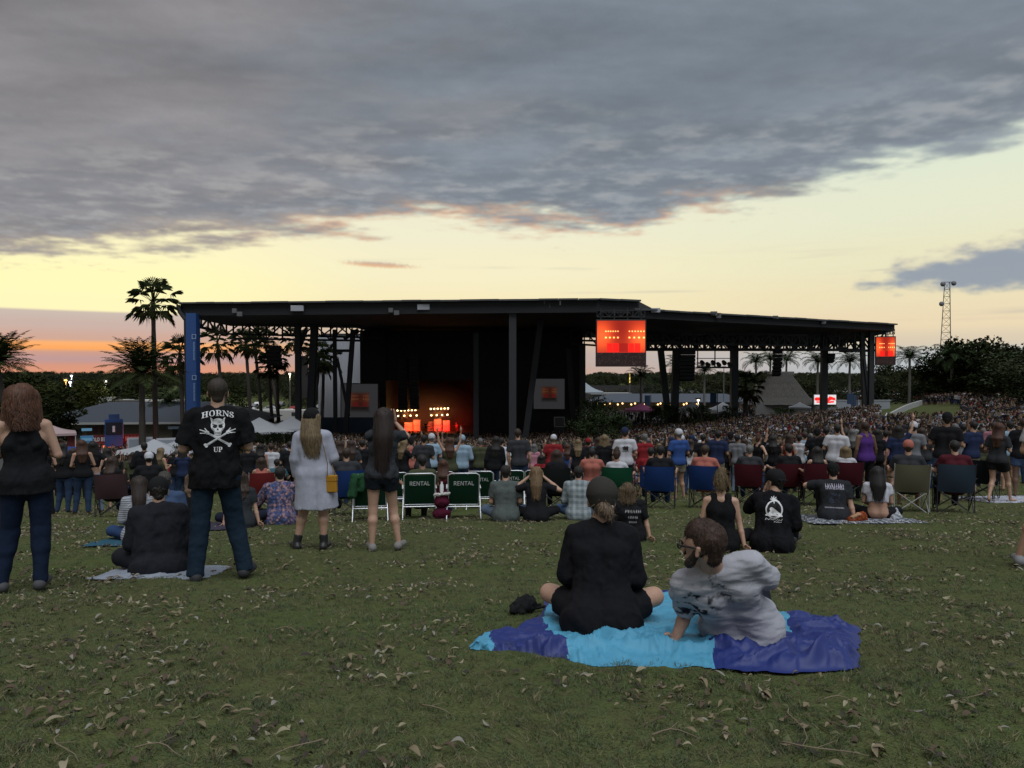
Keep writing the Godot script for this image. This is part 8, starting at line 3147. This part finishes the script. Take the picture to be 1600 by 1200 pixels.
func build_guests() -> void:
	# px, distance, sex, pose, arms, top, colour, lower, hair, hair colour, hat, hat colour, turn
	for g in [
		[68, 15.4, "f", "stand", "front", "tank", "black", "black trousers", "bob", "dark"], [97, 17.3, "f", "stand", "front", "tee", "black", "jeans", "long", "dark", "", "", -0.4], [127, 16.4, "f", "stand", "front", "tank", "black", "jeans", "long", "auburn"], [147, 16.9, "f", "stand", "hip", "crop", "black", "pale jeans", "bob", "dark"], [112, 19.5, "f", "stand", "front", "tank", "black", "denim shorts", "long", "brown"], [164, 20.0, "f", "stand", "front", "tank", "black", "black shorts", "long", "dark", "", "", 0.5],
		[176, 15.2, "f", "chair", "rest", "tee", "black", "jeans", "long", "brown", "", "", -0.5], [226, 19.5, "m", "stand", "front", "hoodie", "black", "black trousers", "short", "dark"], [232, 15.6, "m", "chair", "rest", "tee", "black", "black trousers", "short", "dark", "cap_back", "white"], [252, 20.5, "f", "stand", "front", "tank", "olive", "black shorts", "long", "blond", "", "", -0.9], [205, 23.0, "f", "stand", "down", "tee", "olive", "jeans", "long", "brown"], [246, 25.0, "f", "stand", "down", "tee", "black", "jeans", "long", "dark"], [270, 27.0, "m", "stand", "front", "tee", "red", "jeans", "short", "dark"], [283, 21.0, "f", "stand", "phone", "tee", "navy", "jeans", "bob", "dark"],
		[408, 17.5, "f", "chair", "rest", "tank", "coral", "denim shorts", "bob", "brown"], [421, 22.0, "m", "stand", "front", "tee", "white", "khaki shorts", "short", "brown"], [404, 24.0, "m", "stand", "front", "tee", "navy", "jeans", "short", "dark"], [440, 23.0, "f", "stand", "front", "tee", "black", "jeans", "bob", "dark"], [456, 21.0, "m", "stand", "front", "tee", "black", "black trousers", "short", "dark"],
		[541, 14.4, "m", "chair", "rest", "tee", "charcoal", "jeans", "short", "brown"], [549, 19.0, "f", "stand", "front", "tee", "charcoal", "jeans", "long", "brown"], [524, 22.0, "f", "stand", "up", "tank", "black", "jeans", "long", "dark"], [566, 21.0, "m", "stand", "front", "tee", "black", "jeans", "short", "dark"], [655, 13.3, "m", "chair", "rest", "tee", "olive", "black trousers", "short", "dark", "", "", 0.2], [690, 14.6, "f", "chair", "rest", "tee", "maroon", "jeans", "long", "auburn"],
		[631, 19.0, "f", "stand", "phone", "tee", "black", "jeans", "long", "blond", "", "", -0.9], [661, 19.0, "m", "stand", "front", "tee", "charcoal", "jeans", "short", "dark"], [674, 21.0, "f", "stand", "down", "tank", "black", "black shorts", "bob", "brown"], [701, 18.5, "f", "stand", "up", "tank", "olive", "black shorts", "long", "auburn"], [722, 20.0, "m", "stand", "front", "shirt", "light blue", "jeans", "short", "grey", "cap", "light blue"], [753, 22.0, "m", "stand", "front", "tee", "olive", "jeans", "short", "grey"],
		[773, 18.4, "f", "stand", "down", "hoodie", "black", "jeans", "long", "dark"], [811, 18.2, "m", "stand", "down", "tee", "charcoal", "jeans", "short", "brown", "", "", 0.0, "tall man in charcoal t-shirt and dark jeans behind the seated blond pair", 1.03], [835, 25.0, "f", "stand", "front", "tee", "pink", "jeans", "bob", "grey"], [858, 26.0, "m", "stand", "down", "tee", "white", "black shorts", "short", "brown"], [846, 22.0, "f", "chair", "rest", "tee", "red", "jeans", "bob", "dark"], [880, 24.0, "f", "stand", "down", "tank", "black", "black skirt", "topknot", "dark"],
		[870, 14.8, "f", "chair", "rest", "hoodie", "black", "black trousers", "bob", "brown"], [905, 21.5, "f", "stand", "down", "tee", "black", "black trousers", "long", "blond"], [921, 24.0, "m", "stand", "down", "tee", "black", "black trousers", "short", "dark", "cap", "red"], [942, 18.6, "f", "stand", "down", "tee", "black", "khaki shorts", "bob", "blond"], [980, 18.2, "m", "stand", "front", "tee", "white", "black shorts", "short", "brown", "cap", "navy", 0.0, "man in white t-shirt with dark chest print, navy cap and black shorts", 1.02], [1006, 21.0, "m", "stand", "front", "tee", "red", "khaki shorts", "short", "grey", "", "", 0.4], [1017, 17.6, "m", "chair", "rest", "tee", "red", "jeans", "buzz", "dark"], [965, 15.0, "f", "chair", "rest", "tee", "white", "jeans", "topknot", "brown", "", "", -0.2], [925, 17.5, "m", "chair", "rest", "tee", "coral", "jeans", "short", "dark"],
		[1032, 15.3, "m", "chair", "rest", "tee", "black", "jeans", "short", "dark"], [1062, 18.6, "m", "stand", "front", "tee", "blue", "khaki shorts", "short", "grey", "cap", "white", 0.5, "man in blue and grey shirt, white cap and shorts beside blue camp chairs"], [1078, 23.0, "f", "stand", "down", "tank", "white", "jeans", "long", "brown"], [1052, 24.0, "f", "stand", "upone", "tank", "white", "denim shorts", "long", "brown"], [1098, 22.0, "m", "stand", "down", "tee", "black", "black trousers", "short", "dark"], [1120, 19.6, "m", "stand", "front", "tee", "navy", "khaki shorts", "short", "dark"], [1144, 21.5, "m", "stand", "front", "tee", "black", "black trousers", "short", "dark", "cap", "black"], [1103, 15.6, "m", "chair", "rest", "tee", "coral", "black shorts", "short", "brown", "", "", -0.2], [1165, 24.0, "f", "stand", "phone", "tee", "charcoal", "jeans", "long", "brown"], [1185, 21.0, "f", "stand", "hip", "tank", "black", "jeans", "topknot", "auburn", "", "", -0.6],
		[1172, 16.8, "m", "chair", "rest", "tee", "charcoal", "jeans", "buzz", "grey"], [1209, 22.0, "f", "stand", "front", "tee", "black", "jeans", "long", "dark"], [1231, 16.4, "m", "chair", "rest", "tee", "black", "jeans", "short", "dark", "", "", 0.4], [1236, 21.0, "f", "stand", "front", "tank", "red", "black trousers", "bob", "brown", "", "", -0.7], [1249, 24.0, "f", "stand", "down", "tee", "teal", "jeans", "long", "blond"], [1258, 22.5, "m", "stand", "down", "tee", "light blue", "black shorts", "short", "brown"], [1276, 15.8, "f", "chair", "rest", "tank", "black", "black trousers", "long", "dark", "", "", 0.3], [1275, 20.5, "m", "stand", "front", "tee", "black", "jeans", "short", "dark", "cap", "black"], [1306, 17.6, "m", "stand", "front", "tee", "white", "jeans", "short", "dark"], [1293, 19.5, "m", "stand", "down", "tee", "black", "black trousers", "short", "dark"], [1322, 16.6, "f", "chair", "rest", "tee", "white", "jeans", "bob", "blond"], [1334, 21.5, "f", "stand", "down", "tee", "coral", "jeans", "bob", "dark"], [1321, 22.0, "m", "stand", "front", "tee", "maroon", "jeans", "short", "dark"],
		[1352, 16.6, "m", "stand", "down", "tank", "purple", "black trousers", "short", "brown", "", "", 0.7, "man in purple tank top standing in profile"], [1368, 19.0, "f", "stand", "down", "tee", "black", "black trousers", "bob", "dark"], [1385, 20.0, "f", "stand", "down", "tee", "pink", "black shorts", "short", "dark"], [1405, 16.4, "f", "stand", "upone", "tee", "navy", "black shorts", "bob", "dark", "", "", 0.2, "woman with big black hair and navy t-shirt raising one arm"], [1425, 17.6, "m", "stand", "front", "tee", "grey", "jeans", "short", "dark", "cap", "white"], [1443, 19.0, "f", "stand", "front", "tee", "charcoal", "jeans", "long", "brown"], [1420, 13.7, "m", "chair", "rest", "tee", "charcoal", "khaki shorts", "short", "brown", "cap", "coral"], [1462, 20.0, "f", "stand", "phone", "tee", "charcoal", "jeans", "long", "brown", "", "", 0.4],
		[1480, 15.2, "m", "stand", "front", "tee", "black", "denim shorts", "short", "dark", "cap", "black", 0.0, "broad man in black t-shirt and black cap behind the tan camp chair", 1.06], [1491, 13.5, "m", "chair", "rest", "tee", "maroon", "black trousers", "short", "dark", "", "", 0.25], [1518, 17.8, "m", "stand", "front", "tee", "navy", "khaki shorts", "short", "dark", "", "", 0.8], [1540, 19.0, "f", "chair", "rest", "tee", "olive", "jeans", "bob", "brown"], [1562, 15.3, "f", "walk", "front", "tee", "charcoal", "black skirt", "long", "auburn", "", "", -0.3], [1577, 18.6, "m", "stand", "front", "tee", "light blue", "khaki shorts", "short", "dark", "", "", 0.3], [1598, 16.4, "m", "stand", "front", "tee", "black", "denim shorts", "short", "brown"], [1503, 20.0, "m", "stand", "down", "tee", "grey", "jeans", "short", "dark"]]:
		var o: Node3D = guest(g[0], g[1], g[2], g[3], g[4], g[5], g[6], g[7], g[8], g[9], g[10] if g.size() > 10 else "", g[11] if g.size() > 11 and g[11] else "black", g[12] if g.size() > 12 else 0.0, g[13] if g.size() > 13 else "", g[14] if g.size() > 14 else 1.0)
		if g[0] == 655 or g[0] == 690:
			o.position += Vector3(0, -0.2, -0.3)
		if g[0] == 980:
			var t: MeshInstance3D = o.get_node("t_shirt")
			printed(t, "print", Vector3(0, 1.30, 0.12), Vector2(0.24, 0.2), scribble_print(96, 80, [[0.9, 8, 0.2, 0.8]], Color(0.1, 0.08, 0.08), 3, Color(0.2, 0.12, 0.1)))
	# --- others further down the slope
	var r := RandomNumberGenerator.new()
	r.seed = 33
	var kinds := [["f", "stand", "front", "tee", "long"], ["f", "stand", "down", "tank", "long"], ["m", "stand", "front", "tee", "short"], ["m", "stand", "down", "tee", "short"], ["f", "stand", "up", "tank", "long"], ["m", "stand", "upone", "tee", "short"], ["f", "stand", "phone", "tee", "long"], ["f", "chair", "rest", "tee", "bob"], ["m", "chair", "rest", "tee", "short"], ["m", "stand", "front", "tee", "short", "cap"]]
	var tops := ["black", "black", "black", "black", "black", "black", "black", "charcoal", "charcoal", "grey", "white", "white", "navy", "blue", "red", "coral", "pink", "purple", "olive", "teal", "light blue", "maroon"]
	var hair := ["dark", "dark", "dark", "brown", "brown", "blond", "auburn", "grey"]
	var made := 0
	var spots := []
	while made < 188:
		var d := 20.5 + 13.5 * r.randf()
		var px := r.randf_range(60.0, 1640.0)
		if px < 360 and d < 24.0:
			continue
		if px > 1385 and px < 1510 and d > 34:
			continue
		var p := ground(px, d)
		var free := true
		for q in spots:
			if q.distance_squared_to(p) < 0.55:
				free = false
				break
		if not free:
			continue
		spots.append(p)
		var k: Array = kinds[[0, 0, 1, 1, 2, 2, 3, 3, 9, 9, 4, 5, 6, 7, 8][r.randi() % 15]]
		var low: String = ["jeans", "jeans", "pale jeans", "black trousers", "black trousers"][r.randi() % 5] if not (k[3] == "tank") else ["denim shorts", "black shorts"][r.randi() % 2]
		guest(px, d, k[0], k[1], k[2], k[3], tops[r.randi() % tops.size()], low, k[4], hair[r.randi() % hair.size()], k[5] if k.size() > 5 else "", ["black", "white", "red", "navy"][r.randi() % 4], r.randf_range(-0.35, 0.35), "", r.randf_range(0.93, 1.06), [0, 0, 1, 1, 2, 3][r.randi() % 6], "downslope")
		made += 1

func build_crowd() -> void:
	var r := RandomNumberGenerator.new()
	r.seed = 88
	# whole figures in one mesh each, for people too far away to tell apart
	var m := StandardMaterial3D.new()
	m.vertex_color_use_as_albedo = true
	m.roughness = 0.9
	m.metallic_specular = 0.2
	var meshes := []
	var tops := [[0.012, 0.012, 0.014], [0.015, 0.015, 0.017], [0.03, 0.03, 0.035], [0.012, 0.012, 0.014], [0.36, 0.36, 0.39], [0.02, 0.03, 0.08], [0.13, 0.13, 0.15], [0.18, 0.02, 0.02], [0.012, 0.012, 0.014], [0.04, 0.05, 0.09], [0.06, 0.06, 0.05], [0.24, 0.14, 0.15], [0.012, 0.012, 0.014], [0.20, 0.27, 0.35], [0.02, 0.02, 0.02], [0.035, 0.05, 0.045]]
	var lows := [[0.03, 0.05, 0.10], [0.014, 0.014, 0.016], [0.014, 0.014, 0.016], [0.12, 0.14, 0.18]]
	var hairs := [[0.018, 0.012, 0.009], [0.03, 0.02, 0.014], [0.015, 0.012, 0.01], [0.14, 0.10, 0.065]]
	var tones := [[0.36, 0.23, 0.17], [0.30, 0.18, 0.13], [0.20, 0.12, 0.085], [0.14, 0.08, 0.055]]
	for k in 16:
		var s := {"sex": "f" if k % 2 else "m", "pose": "stand", "arms": ["down", "front", "front", "up", "down", "front", "upone", "front"][k % 8], "top": "tee", "bottom": "jeans" if k % 3 else "shorts", "hair": "long" if k % 2 else "short", "fall": 0.3, "girth": 1.1}
		if s.arms == "upone":
			s.arms = "front"
			s.armR = "phone"
		var j := joints(s)
		var h := 0.055
		var pieces := []
		for q in [[body_prims(s, j), tones[k % 4]], [head_prims(j, false), tones[k % 4]], [top_prims(s, j), tops[k]], [bottom_prims(s, j), lows[k % 4]], [hair_prims(s, j), hairs[(k * 3) % 4]]]:
			var g := soft(q[0], h if q[1] != tones[k % 4] or q[0].size() > 4 else 0.04)
			var c: Array = q[1]
			g.append(Color(c[0], c[1], c[2]))
			pieces.append(g)
		meshes.append(soft_mesh(pieces))
	var sets := []
	for k in 16:
		sets.append([])
	for k in 1700:      # rest of the lawn
		add_to(sets, r, r.randf_range(60, 1400), 32.0 + 34.0 * r.randf(), 0.0)
	for k in 5200:     # seats under the roof
		var d := 64.0 + 60.0 * sqrt(r.randf())
		add_to(sets, r, r.randf_range(385, 1375), d, 0.0)
	var n := 0
	while n < 1900:    # the hill at the side
		var d := 48.0 + 100.0 * pow(r.randf(), 0.7)
		var px := r.randf_range(1380, 1720)
		# the open grassy bank and its path stay clear
		var y := HORIZON + FOCAL * (EYE - height((px - 800.0) / FOCAL * d, -d)) / d
		if px < 1500.0 and y > 634.0 and y < 664.0:
			continue
		if px < 1440.0 and d > 100.0:
			continue
		add_to(sets, r, px, d, 0.3)
		n += 1
	for k in 260:      # queue on the plaza and beyond the wing
		add_to(sets, r, r.randf_range(60, 330), 68.0 + 28.0 * r.randf(), 3.0)
	for k in 320:
		add_to(sets, r, r.randf_range(920, 1180), 128.0 + 40.0 * r.randf(), 3.0)
	var o := Node3D.new()
	o.name = "crowd"
	add_child(o)
	tag(o, "dense crowd of people filling the seats under the roof and the hill beside it", "", "", "stuff")
	for k in 16:
		scatter(o, "people", meshes[k], m, sets[k])

func add_to(sets: Array, r: RandomNumberGenerator, px: float, d: float, loose: float) -> void:
	var p := ground(px, d)
	var s := r.randf_range(0.9, 1.07)
	var k := r.randi() % 16
	sets[k].append(Transform3D(Basis(Vector3.UP, square(px) + r.randf_range(-0.4, 0.4) * (1.0 + loose)).scaled(Vector3(s, s, s)), p))
func _ready() -> void:
	# camera
	var cam := Camera3D.new()
	cam.name = "camera"
	add_child(cam)
	cam.position = Vector3(0, EYE, 0)
	cam.rotation.x = -atan((600.0 - HORIZON) / FOCAL)
	cam.fov = rad_to_deg(2.0 * atan(600.0 / FOCAL))
	cam.near = 0.05
	cam.far = 20000.0
	cam.current = true
	# sky, air and exposure
	var env := Environment.new()
	env.background_mode = Environment.BG_SKY
	var sm := PanoramaSkyMaterial.new()
	sm.panorama = ImageTexture.create_from_image(sky_image())
	env.background_energy_multiplier = 0.66
	env.sky = Sky.new()
	env.sky.sky_material = sm
	env.tonemap_mode = Environment.TONE_MAPPER_LINEAR
	env.tonemap_exposure = 1.6
	env.volumetric_fog_enabled = true
	env.volumetric_fog_density = 0.0
	env.sdfgi_enabled = true
	env.ssao_enabled = true
	env.ssil_enabled = true
	var we := WorldEnvironment.new()
	we.name = "environment"
	we.environment = env
	add_child(we)
	# the last daylight, spread by the clouds: very soft, from high up behind
	var sun := DirectionalLight3D.new()
	sun.name = "sun"
	sun.light_energy = 0.5
	sun.light_color = Color(0.96, 0.98, 1.0)
	sun.light_angular_distance = 50.0
	sun.shadow_enabled = true
	sun.rotation_degrees = Vector3(-62.0, 18.0, 0.0)
	add_child(sun)
	rng.seed = 7
	noise_a.seed = 3
	noise_a.frequency = 1.0
	noise_a.fractal_octaves = 4
	noise_b.seed = 4
	noise_b.frequency = 1.0
	noise_b.fractal_octaves = 3
	noise_w.seed = 9
	noise_w.frequency = 1.0
	noise_w.fractal_octaves = 3
	shared_textures()
	build_land()
	build_pavilion()
	build_screens()
	build_trees()
	build_plaza()
	build_heroes()
	build_sheet()
	build_guests()
	build_crowd()
	build_chairs()
	build_leaves()
